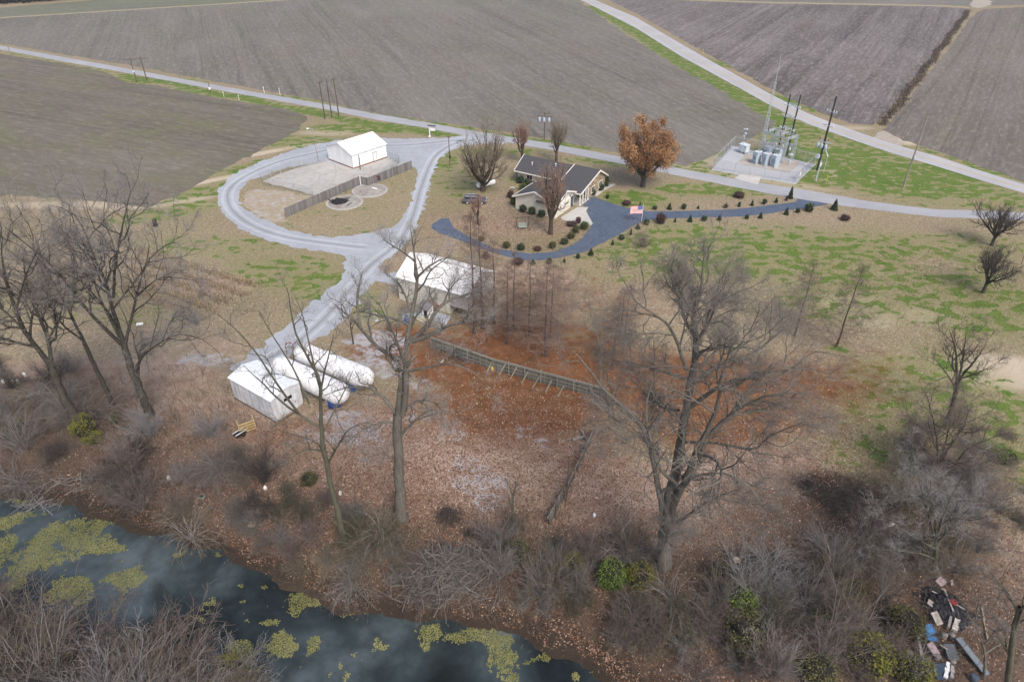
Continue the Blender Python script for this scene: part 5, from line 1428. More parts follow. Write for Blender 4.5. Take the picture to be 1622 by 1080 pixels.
# ------------------------------------------------------------------ poles, signs, markers
INS = plain("brown_insulator", (.16, .09, .06), None, 5, .3)
def pole(name, label, base, top_py, rad, mat, arms=(), extra=None, group=None, cat="utility pole", yaw=.3, lean=(0, 0)):
    b = G(*base); H = hgt(base, top_py)
    t = thing(name, label, cat, (b.x, b.y, b.z), yaw, group)
    q = MB(); q.tube([(0, 0, -.3), (lean[0] * H / 2, lean[1] * H / 2, H / 2), (lean[0] * H, lean[1] * H, H)], [rad, rad * .85, rad * .65], 8); q.build("shaft", mat, t)
    for (zf, w) in arms:
        z = H * zf
        q = MB(); q.box((0, -.12, z), (w, .1, .13)); a = q.build("crossarm", mat, t)
        for x in (-w * .45, 0, w * .45):
            q = MB(); q.lathe([(.03, 0), (.09, .05), (.05, .12), (.09, .17), (.04, .24)], 6, (x, -.12, z + .06)); q.build("insulator", INS, a)
    if extra: extra(t, H)
    return t, H
def box_on(z, w, mat, name="meter_box", d=.3, h=.6):
    def f(t, H):
        q = MB(); q.box((0, -.28, z), (w, d, h)); q.build(name, mat, t)
    return f
pole("utility_pole", "far utility pole at the left edge of the picture by the county road", (18, 88), 43, .16, GREYWOOD, ((.93, 2.0),), yaw=.2)
pole("utility_pole", "left one of the two crossarm poles beside the county road", (217, 130), 92, .17, BROWNWOOD, ((.93, 3.2),), box_on(3.2, .4, LIGHTBOX), yaw=.2)
pole("utility_pole", "right one of the two crossarm poles beside the county road", (233, 128), 90, .17, BROWNWOOD, ((.93, 3.2),), yaw=.2)
pole("meter_pole", "short dark pole with a white meter box beside white marker posts", (334, 148), 129, .12, BROWNWOOD, (), box_on(1.4, .5, PAINT_WHITE))
for (bx, by, tp, lb) in ((355, 154, 146, "white marker post right of the short meter pole"), (379, 159, 151, "white marker post second along the verge from the meter pole"),
                         (419, 148, 138, "white marker post on the far side of the county road, left one of two"), (444, 152, 140, "white marker post on the far side of the county road, right one of two")):
    t_, H_ = pole("marker_post", lb, (bx, by), tp, .07, PAINT_WHITE, (), lambda t, H: MB().box((0, 0, H - .1), (.2, .2, .24)).build("cap", PAINT_WHITE, t), cat="marker post")
for k, (bx, by, tp, lb) in enumerate(((515, 189, 129, "left pole of the three pole group on the verge"), (526, 187, 126, "middle pole of the three pole group on the verge"), (537, 185, 124, "right pole of the three pole group on the verge"))):
    pole("utility_pole", lb, (bx, by), tp, .17, BROWNWOOD, ((.6, 1.5),) if k == 1 else ((.97, 1.6),), yaw=.9)
def lamp(t, H):
    q = MB(); q.tube([(0, 0, H - .3), (-.6, 0, H), (-1.1, 0, H + .05)], .04, 6); a = q.build("lamp_arm", STEEL, t)
    q = MB(); q.lathe([(.05, .1), (.28, .0), (.3, -.12), (.22, -.16), (.02, -.18)], 10, (-1.3, 0, H + .05)); q.build("lamp_head", PAINT_WHITE, a)
pole("yard_light", "thin leaning yard light with a white lamp at the white shed's left", (505, 256), 204, .09, GREYWOOD, (), lamp, cat="light pole", lean=(-.06, 0), yaw=0)
pole("utility_pole", "lone thin pole on the lawn where the gravel lane bends", (713, 263), 216, .12, BROWNWOOD, ((.97, .9),), box_on(2.2, .35, BLACK))
pole("reflector_post", "short dark post at the lawn's corner by the road junction", (736, 243), 228, .06, BROWNWOOD, (), box_on(1.7, .14, BLACK, "reflector", .1, .3), cat="post")
def xfmr(t, H):
    q = MB(); q.box((0, -.15, H * .86), (3.6, .12, .14)); q.build("crossarm", BROWNWOOD, t)
    for x in (-1.2, -.1, 1.1):
        q = MB(); q.lathe([(.28, 0), (.3, .05), (.3, .85), (.2, .95), (.05, 1.1)], 10, (x, -.4, H * .68)); q.build("transformer", GREYBOX, t, True)
pole("utility_pole", "pale pole carrying three grey transformer cans in the field edge behind the house", (862, 222), 178, .15, BROWNWOOD, ((.96, 2.2),), xfmr, yaw=-.2)
pole("yard_post", "dark post in front of the white shed's door wall", (571, 269), 246, .12, BROWNWOOD, (), box_on(2.6, .2, BLACK, "switch_box", .2, .4), cat="post")
pole("utility_pole", "tall grey wooden pole alone on the grass by the highway", (1430, 298), 183, .19, GREYWOOD, ((.985, 1.2),), box_on(6.5, .5, STEEL, "cable_box"), yaw=.5)
b_ = G(1114, 86)
pole("marker_post", "small yellow marker post beside the highway", (1113, 86), 79, .08, YELLOW, (), lambda t, H: MB().box((0, 0, H), (.26, .1, .3)).build("plate", YELLOW, t), cat="marker post")
pole("marker_post", "thin yellow guy wire marker in the grass right of the substation", (1308, 290), 279, .05, YELLOW, (), lambda t, H: MB().box((0, 0, H), (.12, .12, .2)).build("cap", YELLOW, t), cat="marker post")
b_ = G(681, 217)
t = thing("farm_sign", "white post with a hanging sign board beside the road junction", "sign", (b_.x, b_.y, 0), -.3)
q = MB(); q.box((0, 0, 1.3), (.2, .2, 2.8)); q.build("post", PAINT_WHITE, t)
q = MB(); q.box((.75, 0, 2.55), (1.7, .14, .16)); q.build("arm", PAINT_WHITE, t)
q = MB(); q.box((.85, 0, 1.95), (1.3, .06, .75)); q.build("board", PAINT_WHITE, t)
q = MB(); q.slab([(-.4, -.3, 2.75), (1.8, -.3, 2.75), (1.8, 0, 2.98), (-.4, 0, 2.98)], .05); q.build("cap_roof", BROWNWOOD, t)
q = MB(); q.box((0, -.15, .12), (.5, .5, .26)); q.build("foot", PAINT_WHITE, t)

# ------------------------------------------------------------------ board fences
def plank_mesh(w, h, t=.03):
    q = MB(); q.box((0, 0, h / 2), (w, t, h)); return q.mesh("board")
def board_fence(name, label, pts, H, bw, mat, postmat, front=1, gap=.012, cap=False, posts=2.4, rails=(.3, .8), lean=.0, hj=.05, seed=1, side=1):
    r = random.Random(seed)
    b0 = pts[0]
    root = thing(name, label, "fence", (b0[0], b0[1], 0))
    pm = plank_mesh(bw - gap, H)
    pm.materials.append(mat)
    for i in range(len(pts) - 1):
        a = Vector((pts[i][0] - b0[0], pts[i][1] - b0[1], 0)); b = Vector((pts[i + 1][0] - b0[0], pts[i + 1][1] - b0[1], 0))
        d = b - a; L = d.length; an = math.atan2(d.y, d.x); u = d / L; nrm = Vector((-u.y, u.x, 0)) * side
        n = max(1, round(L / bw))
        for k in range(n):
            o = bpy.data.objects.new("board", pm); COL.objects.link(o); o.parent = root
            o.location = a + u * (k + .5) * L / n + nrm * r.uniform(-.012, .012) + Vector((0, 0, r.uniform(-hj, hj)))
            o.rotation_euler = (lean + r.uniform(-.02, .02), r.uniform(-.012, .012), an)
            o.scale = (L / n / bw, 1, 1)
        for zf in rails:
            q = MB(); q.bar(a - nrm * .05 + Vector((0, 0, H * zf)), b - nrm * .05 + Vector((0, 0, H * zf)), .05, .1); q.build("rail", postmat, root)
        m = max(1, round(L / posts))
        for k in range(m + 1):
            p = a + d * (k / m) - nrm * .13
            q = MB(); q.box((p.x, p.y, H * .48), (.12, .12, H * 1.04)); q.build("post", postmat, root)
        if cap:
            q = MB(); q.bar(a + Vector((0, 0, H + .05)), b + Vector((0, 0, H + .05)), .22, .05); q.build("cap_rail", postmat, root)
    return root
g = lambda x, y: tuple(at_z(x, y)[:2])
wf = board_fence("board_fence", "straight grey upright board fence with a kink beside the two round pads", [g(454, 345), g(571, 293.5), g(584, 296), g(596, 291), g(653, 268)], 1.95, .3, BOARD, GREYWOOD, side=-1, hj=.03)
p_ = g(572, 294); q = MB(); q.box((p_[0] - wf.location.x, p_[1] - wf.location.y - .12, 1.1), (.16, .1, 2.1)); q.build("white_post", PAINT_WHITE, wf)
p_ = g(599, 289.5)
t = thing("wreath", "dark red wreath hung on the grey board fence", "wreath", (p_[0], p_[1] - .12, 1.15))
q = MB()
q.tube([(.42 * math.cos(a), -.02, .42 * math.sin(a)) for a in np.linspace(0, 6.28, 17)], .15, 6); q.build("ring", plain("dark_leaves", (.04, .035, .025), None, 9, .9), t)
q = MB(); q.box((0, -.14, .3), (.34, .1, .26)); q.build("bow", plain("dark_red_bow", (.30, .03, .03), None, 4, .7), t)

df = board_fence("board_fence", "long dark weathered board fence with props, beside the rust coloured litter", [g(684, 551), g(782, 586), g(962, 634)], 1.75, .17, OLDBOARD, plain("mossy_post", (.27, .265, .22), (.16, .155, .125), 5, .9, rand=.2), cap=True, posts=2.1, rails=(.28, .62, .92), side=1, hj=.05)
for k, (x0, y0, x1, y1) in enumerate(((782, 568, 772, 588), (801, 576, 790, 594), (818, 582, 808, 600), (836, 589, 826, 607), (854, 597, 843, 614), (873, 603, 864, 621), (893, 611, 883, 628))):
    tp = at_z(x0, y0, 1.65); bt = at_z(x1, y1, 0); o0 = Vector(df.location)
    q = MB(); q.bar(tp - o0, bt - o0, .15, .1); q.build("brace", plain("pale_brace", (.36, .33, .26), (.26, .235, .18), 4, .9), df)

# the old leaning fence nearer the creek, broken into leaning lengths
pl = [G(941, 688), G(925, 722), G(908, 758), G(893, 790), G(881, 812), G(869, 834)]
of = thing("board_fence", "old leaning low fence of grey boards below the rust coloured litter", "fence", pl[0])
r_ = random.Random(4)
pm = plank_mesh(.24, 1.35); pm.materials.append(OLDBOARD)
for i in range(5):
    a, b = pl[i] - pl[0], pl[i + 1] - pl[0]; d = b - a; L = Vector((d.x, d.y, 0)).length; an = math.atan2(d.y, d.x)
    ln = r_.uniform(-.05, .16)
    for k in range(int(L / .26)):
        if r_.random() < .06: continue
        o = bpy.data.objects.new("board", pm); COL.objects.link(o); o.parent = of
        o.location = a + d * ((k + .5) * .26 / L); o.rotation_euler = (ln + r_.uniform(-.06, .06), r_.uniform(-.03, .03), an); o.scale = (1, 1, r_.uniform(.85, 1.1))
    q = MB(); off = Vector((math.sin(an), -math.cos(an), 0)) * math.sin(ln) * 1.3
    q.bar(a + off + Vector((0, 0, 1.2)), b + off + Vector((0, 0, 1.2)), .09, .12); q.build("rail", GREYWOOD, of)
    q = MB(); q.tube([a + Vector((0, 0, -.2)), a + off * .8 + Vector((0, 0, 1.5))], .08, 6); q.build("post", BROWNWOOD, of)
bt = G(897, 793)
pole("fence_post", "tall thin dark post standing beside the old leaning fence", (897, 794), 722, .09, BROWNWOOD, (), lambda t, H: MB().bar((-.8, 0, 1.2), (.6, 0, 1.5), .08).build("branch_stub", BROWNWOOD, t), cat="post")
def plank(name, label, pa, pb, w, mat, z=.12, cat="plank", h=.08):
    a = G(*pa); b = G(*pb); d = b - a
    t = thing(name, label, cat, a)
    q = MB()
    q.bar((0, 0, z), (d.x, d.y, d.z + z * 1.4), w, h)
    q.bar((d.x * .25, d.y * .25, z * .5), (d.x * .25 + .2, d.y * .25 + .25, z * .5), w * .8, z)
    q.build("timber", mat, t); return t
plank("loose_plank", "grey loose plank leaning on the top end of the old leaning fence", (920, 683), (929, 700), .16, GREYWOOD, .3)
plank("loose_log", "grey loose log lying left of the old leaning fence's top end", (907, 698), (925, 694), .3, GREYWOOD, .15, "log", .24)
plank("loose_pole", "dark fallen pole above the old leaning fence", (922, 675), (944, 664), .16, BROWNWOOD, .1, "pole", .14)
plank("loose_plank", "cream plank on the litter just right of the big tanks", (697, 575), (702, 571), .25, PAINT_WHITE, .1)

# ------------------------------------------------------------------ chain link fences
def chain_mat():
    t = NT("chain_link"); p = t.objco(); s = t.n("ShaderNodeSeparateXYZ"); t.l(p, s.inputs[0])
    x, _, z = s.outputs
    a = t.math('FRACT', t.math('MULTIPLY', t.math('ADD', x, z), 9.0)); b = t.math('FRACT', t.math('MULTIPLY', t.math('SUBTRACT', x, z), 9.0))
    f = t.math('MAXIMUM', t.math('LESS_THAN', a, .065), t.math('LESS_THAN', b, .065))
    t.col((.27, .28, .29)); t.rough(.5); t.l(f, t.b.inputs["Alpha"])
    return t.m
CHAIN = chain_mat()
def chain_fence(name, label, pts, H, sp=3.0, closed=False, barbed=False):
    b0 = Vector((pts[0][0], pts[0][1], 0)); root = thing(name, label, "fence", b0)
    n = len(pts)
    pm = MB(); pm.tube([(0, 0, -.2), (0, 0, H + .08)], .04, 6); pme = pm.mesh("post"); pme.materials.append(STEEL)
    for i in range(n if closed else n - 1):
        a = Vector((*pts[i], 0)) - b0; b = Vector((*pts[(i + 1) % n], 0)) - b0; d = b - a; L = d.length; an = math.atan2(d.y, d.x)
        m = max(1, round(L / sp))
        for k in range(m + (0 if closed else 1)):
            o = bpy.data.objects.new("post", pme); COL.objects.link(o); o.parent = root; o.location = a + d * (k / m)
        q = MB(); q.tube([(0, 0, H), (L, 0, H)], .028, 5); o = q.build("top_rail", STEEL, root); o.location = a; o.rotation_euler = (0, 0, an)
        q = MB(); q.box((L / 2, 0, H / 2), (L, .006, H - .06)); o = q.build("wire_mesh", CHAIN, root); o.location = a + Vector((math.sin(an), -math.cos(an), 0)) * .05; o.rotation_euler = (0, 0, an)
        if barbed:
            q = MB()
            for z in (.12, .24, .36): q.tube([(0, -.1 * z, H + z), (L, -.1 * z, H + z)], .008, 3)
            o = q.build("barbed_wire", STEEL, root); o.location = a; o.rotation_euler = (0, 0, an)
    return root
chain_fence("chain_link_fence", "chain link fence around the concrete yard left of the white shed", [g(517, 257), g(460, 270), g(414, 287), g(418, 294), g(498, 311)], 1.9, 2.8)
chain_fence("chain_link_fence", "short chain link fence right of the white shed", [g(617, 252), g(633, 259), g(630, 262), g(600, 288)], 1.9, 2.6)
sf = chain_fence("chain_link_fence", "tall chain link fence enclosing the electrical substation", [g(1128, 268), g(1163, 274.5), g(1210, 282), g(1259, 290), g(1290, 262), g(1240, 249), g(1162, 233)], 2.4, 3.0, True, True)
p_ = g(1264, 285.5)
t = thing("warning_sign", "white warning sign on the substation fence corner", "sign", (p_[0] + .1, p_[1] - .1, 1.2), math.radians(52))
q = MB(); q.box((0, -.03, .35), (.75, .03, 1.3)); q.build("plate", PAINT_WHITE, t)
q = MB(); q.box((0, -.05, .85), (.75, .02, .18)); q.build("header_band", plain("sign_red", (.5, .05, .04), None, 3, .5), t)

# ------------------------------------------------------------------ substation
def lattice(mb, a, b, w, n, r=.038):
    """square lattice member from a to b with width w"""
    a, b = Vector(a), Vector(b); d = (b - a); M = d.to_track_quat('Z', 'Y').to_matrix()
    cs = [M @ Vector((x * w / 2, y * w / 2, 0)) for x, y in ((-1, -1), (1, -1), (1, 1), (-1, 1))]
    for c in cs: mb.bar(a + c, b + c, r * 1.7)
    for k in range(n):
        p, q = a + d * (k / n), a + d * ((k + 1) / n)
        for i in range(4):
            c0_, c1_ = cs[i], cs[(i + 1) % 4]
            if (k + i) % 2: c0_, c1_ = c1_, c0_
            mb.bar(p + c0_, q + c1_, r)
gl = G(1204, 247); gr_ = G(1238, 259)
dgx = (gr_ - gl); gan = math.atan2(dgx.y, dgx.x); GL = dgx.length
t = thing("steel_gantry", "grey lattice steel gantry standing over the substation cabinets", "gantry", gl, gan)
GD, GH = 3.4, 5.6
for x in (0, GL):
    for y in (0, GD):
        q = MB(); lattice(q, (x, y, 0), (x, y, GH), .42, 7); q.build("column", STEEL, t)
for y in (0, GD):
    for z in (GH, GH - 2.3):
        q = MB(); lattice(q, (-.5, y, z), (GL + .5, y, z), .4, 8); q.build("beam", STEEL, t)
for x in (0, GL / 2, GL):
    q = MB(); lattice(q, (x, 0, GH + .02), (x, GD, GH + .02), .36, 5); q.build("cross_beam", STEEL, t)
for x in (GL * .12, GL * .4, GL * .66, GL * .9):
    for y in (0, GD):
        q = MB(); q.lathe([(.06, 0)] + [(.14 if k % 2 else .07, .06 + k * .07) for k in range(10)] + [(.04, .85)], 8, (x, y, GH + .2)); q.build("insulator", plain("dark_insulator", (.06, .05, .06), None, 4, .3), t)
for x in (GL * .25, GL * .55, GL * .8):
    q = MB(); q.bar((x, -.3, GH + .75), (x, GD + .3, GH + .9), .06); q.build("busbar", STEEL, t)
for k in range(6):
    q = MB(); q.box((GL * (.1 + k * .16), GD * (.2 + .6 * (k % 2)), GH - 2.9), (.28, .4, .6)); q.build("switch", LIGHTBOX, t)
q = MB(); q.bar((-.4, -.3, 2.3), (GL + .4, -.3, GH - .3), .05); q.bar((-.4, -.3, GH - .4), (GL * .5, -.3, 3.2), .05); q.build("diagonal_tie", STEEL, t)

def cabinet(label, px_, w, d, h, mat, fins=True):
    b = G(*px_)
    c = thing("cabinet", label, "cabinet", b, gan, "grey finned cabinets in the substation" if fins else None)
    q = MB(); q.box((0, 0, .12), (w + .2, d + .2, .26)); q.build("plinth", CONCR, c)
    q = MB(); q.box((0, 0, .2 + h / 2), (w, d, h)); q.build("body", mat, c)
    q = MB(); q.box((0, 0, h + .25), (w + .12, d + .12, .1)); q.build("lid", LIGHTBOX, c)
    if fins:
        for k in range(5):
            q = MB(); q.box((-w * .4 + k * w * .2, -d / 2 - .09, .25 + h * .5), (.07, .18, h * .82)); q.build("fin", mat, c)
        for s in (-1, 1):
            q = MB(); q.box((0, -d / 2 - .2, .25 + h * (.5 + s * .25)), (w * .9, .04, .07)); q.build("fin_bar", LIGHTBOX, c)
        for k in (-1, 0, 1):
            q = MB(); q.lathe([(.06, 0), (.1, .06), (.05, .12), (.1, .18), (.04, .3)], 7, (k * w * .3, .1, h + .3)); q.build("bushing", INS, c)
    return c
cabinet("left finned cabinet of the three in the substation's front row", (1197, 259), 1.15, 1.5, 2.5, GREYBOX)
cabinet("middle finned cabinet of the three in the substation's front row", (1211.5, 262), 1.2, 1.5, 2.5, GREYBOX)
cabinet("right finned cabinet of the three in the substation's front row", (1226, 264.5), 1.25, 1.5, 2.5, GREYBOX)
cabinet("left finned cabinet of the two standing behind the front row", (1215, 250), 1.6, 1.4, 2.4, GREYBOX)
cabinet("right finned cabinet of the two standing behind the front row", (1231, 253), 1.3, 1.4, 2.2, GREYBOX)
b_ = G(1177, 243)
c = thing("control_box", "large pale control box on legs in the substation's back left corner", "cabinet", b_, gan)
q = MB(); q.box((0, 0, 1.25), (2.1, 1.2, 1.6)); q.build("body", LIGHTBOX, c)
q = MB(); q.slab([(-1.15, -.75, 2.08), (1.15, -.75, 2.08), (1.15, .75, 2.2), (-1.15, .75, 2.2)], .08); q.build("roof", LIGHTBOX, c)
for x in (-.9, .9):
    for y in (-.45, .45):
        q = MB(); q.box((x, y, .25), (.12, .12, .5)); q.build("leg", STEEL, c)
for x in (-.5, .5):
    q = MB(); q.box((x, -.62, 1.25), (.9, .04, 1.4)); q.build("door", LIGHTBOX, c)
def headlamps(t, H):
    for x, z in ((-.3, H - .1), (.3, H + .1), (.15, H - .9), (-.2, H - 1.5)):
        q = MB(); q.box((x, -.15, z), (.4, .3, .3)); q.build("floodlight", LIGHTBOX, t)
pole("floodlight_pole", "pale floodlight pole beside the large control box in the substation", (1173, 251), 205, .07, STEEL, (), headlamps, cat="light pole", yaw=gan)
def dish(t, H):
    q = MB(); q.lathe([(.02, 0), (.3, .05), (.5, .2), (.52, .22)], 12, (0, 0, 0), 'X'); o = q.build("dish", LIGHTBOX, t); o.location = (0, -.1, H - .2); o.rotation_euler = (0, -.5, 2.2)
    q = MB(); q.box((0, -.1, .9), (.6, .3, .7)); q.build("meter_box", LIGHTBOX, t)
pole("meter_post", "small post with a grey dish and meter box right of the gantry", (1249, 262), 245, .06, STEEL, (), dish, cat="post", yaw=gan)
def bigarms(zs, w, stuff=True):
    def f(t, H):
        for z in zs:
            q = MB(); q.box((0, -.2, H * z), (w, .1, .12)); a = q.build("crossarm", STEEL, t)
            for x in (-w * .45, -w * .2, w * .2, w * .45):
                q = MB(); q.lathe([(.05, 0), (.12, .06), (.06, .14), (.12, .2), (.06, .28), (.12, .34), (.04, .42)], 7, (x, -.2, H * z + .05)); q.build("insulator", LIGHTBOX, a)
    return f
pole("utility_pole", "black pole rising behind the gantry, left of the two joined by arms", (1231, 243), 150, .22, CREO, (), bigarms((.82, .64, .44), 1.6), yaw=gan)
pole("utility_pole", "black pole rising behind the gantry, right of the two joined by arms", (1246, 246), 151, .22, CREO, (), bigarms((.80, .62, .42), 1.6), yaw=gan)
pa_, pb_ = G(1231, 243), G(1246, 246)
t = thing("link_arms", "three grey line switch frames spanning the two black poles", "switch frame", (pa_ + pb_) / 2, math.atan2(pb_.y - pa_.y, pb_.x - pa_.x))
for z in (11.2, 8.6, 6.1):
    q = MB(); w_ = (pb_ - pa_).length
    q.bar((-w_ / 2, -.35, z), (w_ / 2, -.35, z), .12); q.bar((-w_ / 2, -.35, z + .5), (w_ / 2, -.35, z + .6), .06)
    for k in range(5): q.bar((-w_ / 2 + w_ * k / 4, -.35, z), (-w_ / 2 + w_ * ((k + 1) % 5) / 4, -.35, z + .5), .05)
    q.build("frame", STEEL, t)
def gear(t, H):
    bigarms((.80, .62), 2.4)(t, H)
    q = MB(); q.box((0, -.3, H * .40), (2.6, .14, .16)); q.box((0, .3, H * .40), (2.6, .14, .16)); q.build("equipment_bracket", STEEL, t)
    for x in (-1.0, -.1, .9):
        q = MB(); q.lathe([(.26, 0), (.28, .05), (.28, .8), (.15, .9), (.05, 1.1)], 10, (x, -.5, H * .32)); q.build("recloser_can", GREYBOX, t, True)
    for x in (-1.1, 1.0):
        q = MB(); q.lathe([(.02, 0), (.16, .06), (.16, .3), (.02, .36)], 8, (x, -.3, H * .43)); q.build("red_arrester", plain("red_arrester", (.42, .05, .04), None, 4, .5), t)
    q = MB(); q.bar((.4, -.3, H * .36), (2.4, -1.2, H * .25), .1); q.build("long_arm", LIGHTBOX, t)
    q = MB(); q.bar((.3, -.3, H * .28), (1.9, -.8, H * .36), .08); q.build("long_arm", LIGHTBOX, t)
    q = MB(); q.box((-.4, -.45, H * .2), (.7, .5, .8)); q.build("control_box", LIGHTBOX, t)
pole("utility_pole", "tallest black pole loaded with grey gear outside the substation fence", (1294, 270), 153, .25, CREO, (), gear, yaw=gan)
pole("guard_post", "grey steel post standing just in front of the loaded black pole", (1292, 287), 254, .14, STEEL, (), lambda t, H: MB().box((0, -.15, H * .8), (.4, .2, .8)).build("cable_box", LIGHTBOX, t), cat="post")
pole("guard_post", "thin grey pipe right of the steel post by the loaded pole", (1304, 274), 246, .06, STEEL, (), lambda t, H: MB().box((0, 0, H - .1), (.14, .14, .3)).build("cap", STEEL, t), cat="post")
b_ = G(1209, 222); Hm = hgt((1209, 222), 88)
t = thing("radio_mast", "very tall thin grey lattice mast behind the substation", "mast", b_)
q = MB(); lattice(q, (0, 0, 0), (0, 0, Hm * .35), .55, 10, .03); q.build("lower_section", STEEL, t)
q = MB(); lattice(q, (0, 0, Hm * .35), (0, 0, Hm * .7), .36, 12, .025); q.build("middle_section", STEEL, t)
q = MB(); q.tube([(0, 0, Hm * .7), (0, 0, Hm)], [.08, .03], 6); q.build("whip", STEEL, t)
q = MB(); q.box((0, 0, .1), (1, 1, .3)); q.build("footing", CONCR, t)

# ------------------------------------------------------------------ round pads, fire heap, tyre
for (px_, rr_, lb) in (((586, 303), 3.7, "bare round concrete pad nearer the kink of the board fence"), ((546, 322), 3.7, "round concrete pad blackened by a burnt heap")):
    b = G(*px_); t = thing("concrete_pad", lb, "concrete pad", b)
    q = MB(); q.lathe([(rr_, -.2), (rr_, .2), (rr_ - .45, .24)], 40); q.build("rim", CONCR, t)
    q = MB(); q.lathe([(rr_ - .4, .0), (rr_ - .42, .25), (.02, .27)], 40); q.build("deck", plain("stained_concrete", (.36, .335, .30), (.20, .18, .16), .8, .9), t)
b = G(538, 321)
t = thing("burnt_heap", "black burnt rubbish heap on the round pad", "burnt heap", (b.x, b.y, .25))
q = MB(); r_ = random.Random(3); CHAR = plain("charred", (.03, .027, .025), (.015, .013, .012), 4, .95)
for k in range(60):
    x, y = r_.gauss(0, 1.0), r_.gauss(0, .8)
    q.bar((x, y, .03 + r_.random() * .2), (x + r_.uniform(-.7, .7), y + r_.uniform(-.7, .7), .05 + r_.random() * .35), .08)
q.build("charred_timber", CHAR, t)
q = MB(); q.lathe([(1.7, 0), (1.2, .12), (.5, .26), (.02, .32)], 16); q.build("ash_mound", CHAR, t)
b = G(533, 325)
t = thing("old_tyre", "black tyre lying beside the burnt heap", "tyre", (b.x, b.y, .26))
q = MB(); q.tube([(.36 * math.cos(a), .36 * math.sin(a), .13) for a in np.linspace(0, 6.283, 19)], .13, 8, False); q.build("casing", BLACK, t, True)
q = MB(); q.lathe([(.2, .06), (.22, .09), (.22, .17), (.2, .2)], 12); q.build("bead", BLACK, t)
b = G(592, 300)
plank("concrete_chip", "white slab fragment on the bare round pad", (590, 300), (597, 303), .5, PAINT_WHITE, .32, "slab", .12)

# ------------------------------------------------------------------ hutch and junk by the barn
b = G(676, 500)
t = thing("small_hutch", "small white hutch with a rusty roof against the barn wall", "hutch", b, aB)
q = MB(); q.box((0, 0, .8), (1.6, 1.3, 1.6)); q.build("wall", PAINT_WHITE, t)
q = MB(); q.slab([(-1, -.9, 1.62), (1, -.9, 1.62), (1, .8, 2.1), (-1, .8, 2.1)], .07); q.build("roof", plain("grey_hutch_roof", (.20, .19, .19), (.12, .115, .115), 3, .8), t)
q = MB(); q.box((.3, -.67, .75), (.6, .04, 1.3)); q.build("opening", BLACK, t)
q = MB(); q.box((-.55, -.68, .8), (.5, .05, 1.4)); q.build("door", LIGHTBOX, t)
b = G(684, 491)
t = thing("rusty_sheet", "curved rusty sheet metal on the ground behind the hutch", "metal sheet", (b.x, b.y, .0), aB)
q = MB()
ns = 9
for k in range(ns):
    a0 = math.pi * k / ns; a1 = math.pi * (k + 1) / ns
    q.slab([(math.cos(a0) * 1.1, -.8, math.sin(a0) * .9 + .6), (math.cos(a1) * 1.1, -.8, math.sin(a1) * .9 + .6), (math.cos(a1) * 1.1, .8, math.sin(a1) * .9 + .6), (math.cos(a0) * 1.1, .8, math.sin(a0) * .9 + .6)][::-1], .03)
q.build("sheet", RUST, t)
q = MB(); q.box((0, 0, .35), (2.0, 1.4, .7)); q.build("crate_base", BROWNWOOD, t)
b = G(645, 513); barrel("blue_tub", "blue plastic tub left of the junk by the barn", b, .42, .8, BLUE, "tub")
b = G(651, 503)
t = thing("folded_tarp", "pale turquoise tarp spread on junk beside the barn wall", "tarp", b, .3)
V = []; n = 9; r_ = random.Random(8)
q = MB()
for j in range(n):
    for i in range(n): V.append(((i / (n - 1) - .5) * 2.6, (j / (n - 1) - .5) * 1.5, .15 + .25 * math.sin(i * .9) * math.cos(j * .7) + r_.random() * .12 + .25 - .25 * (abs(i - 4) / 4)))
q.add(V, [(j * n + i, j * n + i + 1, (j + 1) * n + i + 1, (j + 1) * n + i) for j in range(n - 1) for i in range(n - 1)])
o = q.build("cloth", plain("pale_tarp", (.33, .44, .46), (.24, .33, .35), 3, .6), t, True)
q = MB(); q.box((0, 0, .15), (1.8, 1.0, .3)); q.build("boards_beneath", BROWNWOOD, t)
b = G(664, 505)
t = thing("plank_stack", "stack of cream planks left of the hutch", "plank stack", b, -.7)
for k in range(6):
    q = MB(); q.box((r_.uniform(-.1, .1), (k % 3) * .3 - .3, .06 + (k // 3) * .1), (2.6, .24, .07)); q.build("plank", plain("cream_plank", (.52, .47, .33), (.4, .36, .25), 4, .8, rand=.2), t)
q = MB(); q.box((-.8, 0, .02), (.12, 1.0, .08)); q.box((.8, 0, .02), (.12, 1.0, .08)); q.build("bearer", BROWNWOOD, t)
b = G(700, 508)
t = thing("metal_sheet", "flat grey metal sheet propped right of the hutch", "metal sheet", b, aB)
q = MB(); q.slab([(-1.2, -.7, .1), (1.2, -.7, .1), (1.2, .6, .8), (-1.2, .6, .8)], .04); q.build("sheet", plain("blue_grey_sheet", (.36, .38, .42), (.28, .3, .33), 2, .5), t)
q = MB(); q.box((-.8, .5, .35), (.1, .1, .7)); q.box((.8, .5, .35), (.1, .1, .7)); q.build("prop", BROWNWOOD, t)
b = G(597, 505)
t = thing("tool_rack", "small pale hand truck standing on the weedy gravel left of the barn", "hand truck", G(596, 507), .4)
for s in (-.2, .2):
    q = MB(); q.tube([(s, 0, 0), (s, .1, 1.3)], .03, 5); q.build("rail", STEEL, t)
for z in (.3, .7, 1.2):
    q = MB(); q.bar((-.2, .05, z), (.2, .05, z), .04); q.build("crossbar", STEEL, t)
q = MB(); q.box((0, -.2, .04), (.5, .4, .04)); q.build("toe_plate", STEEL, t)

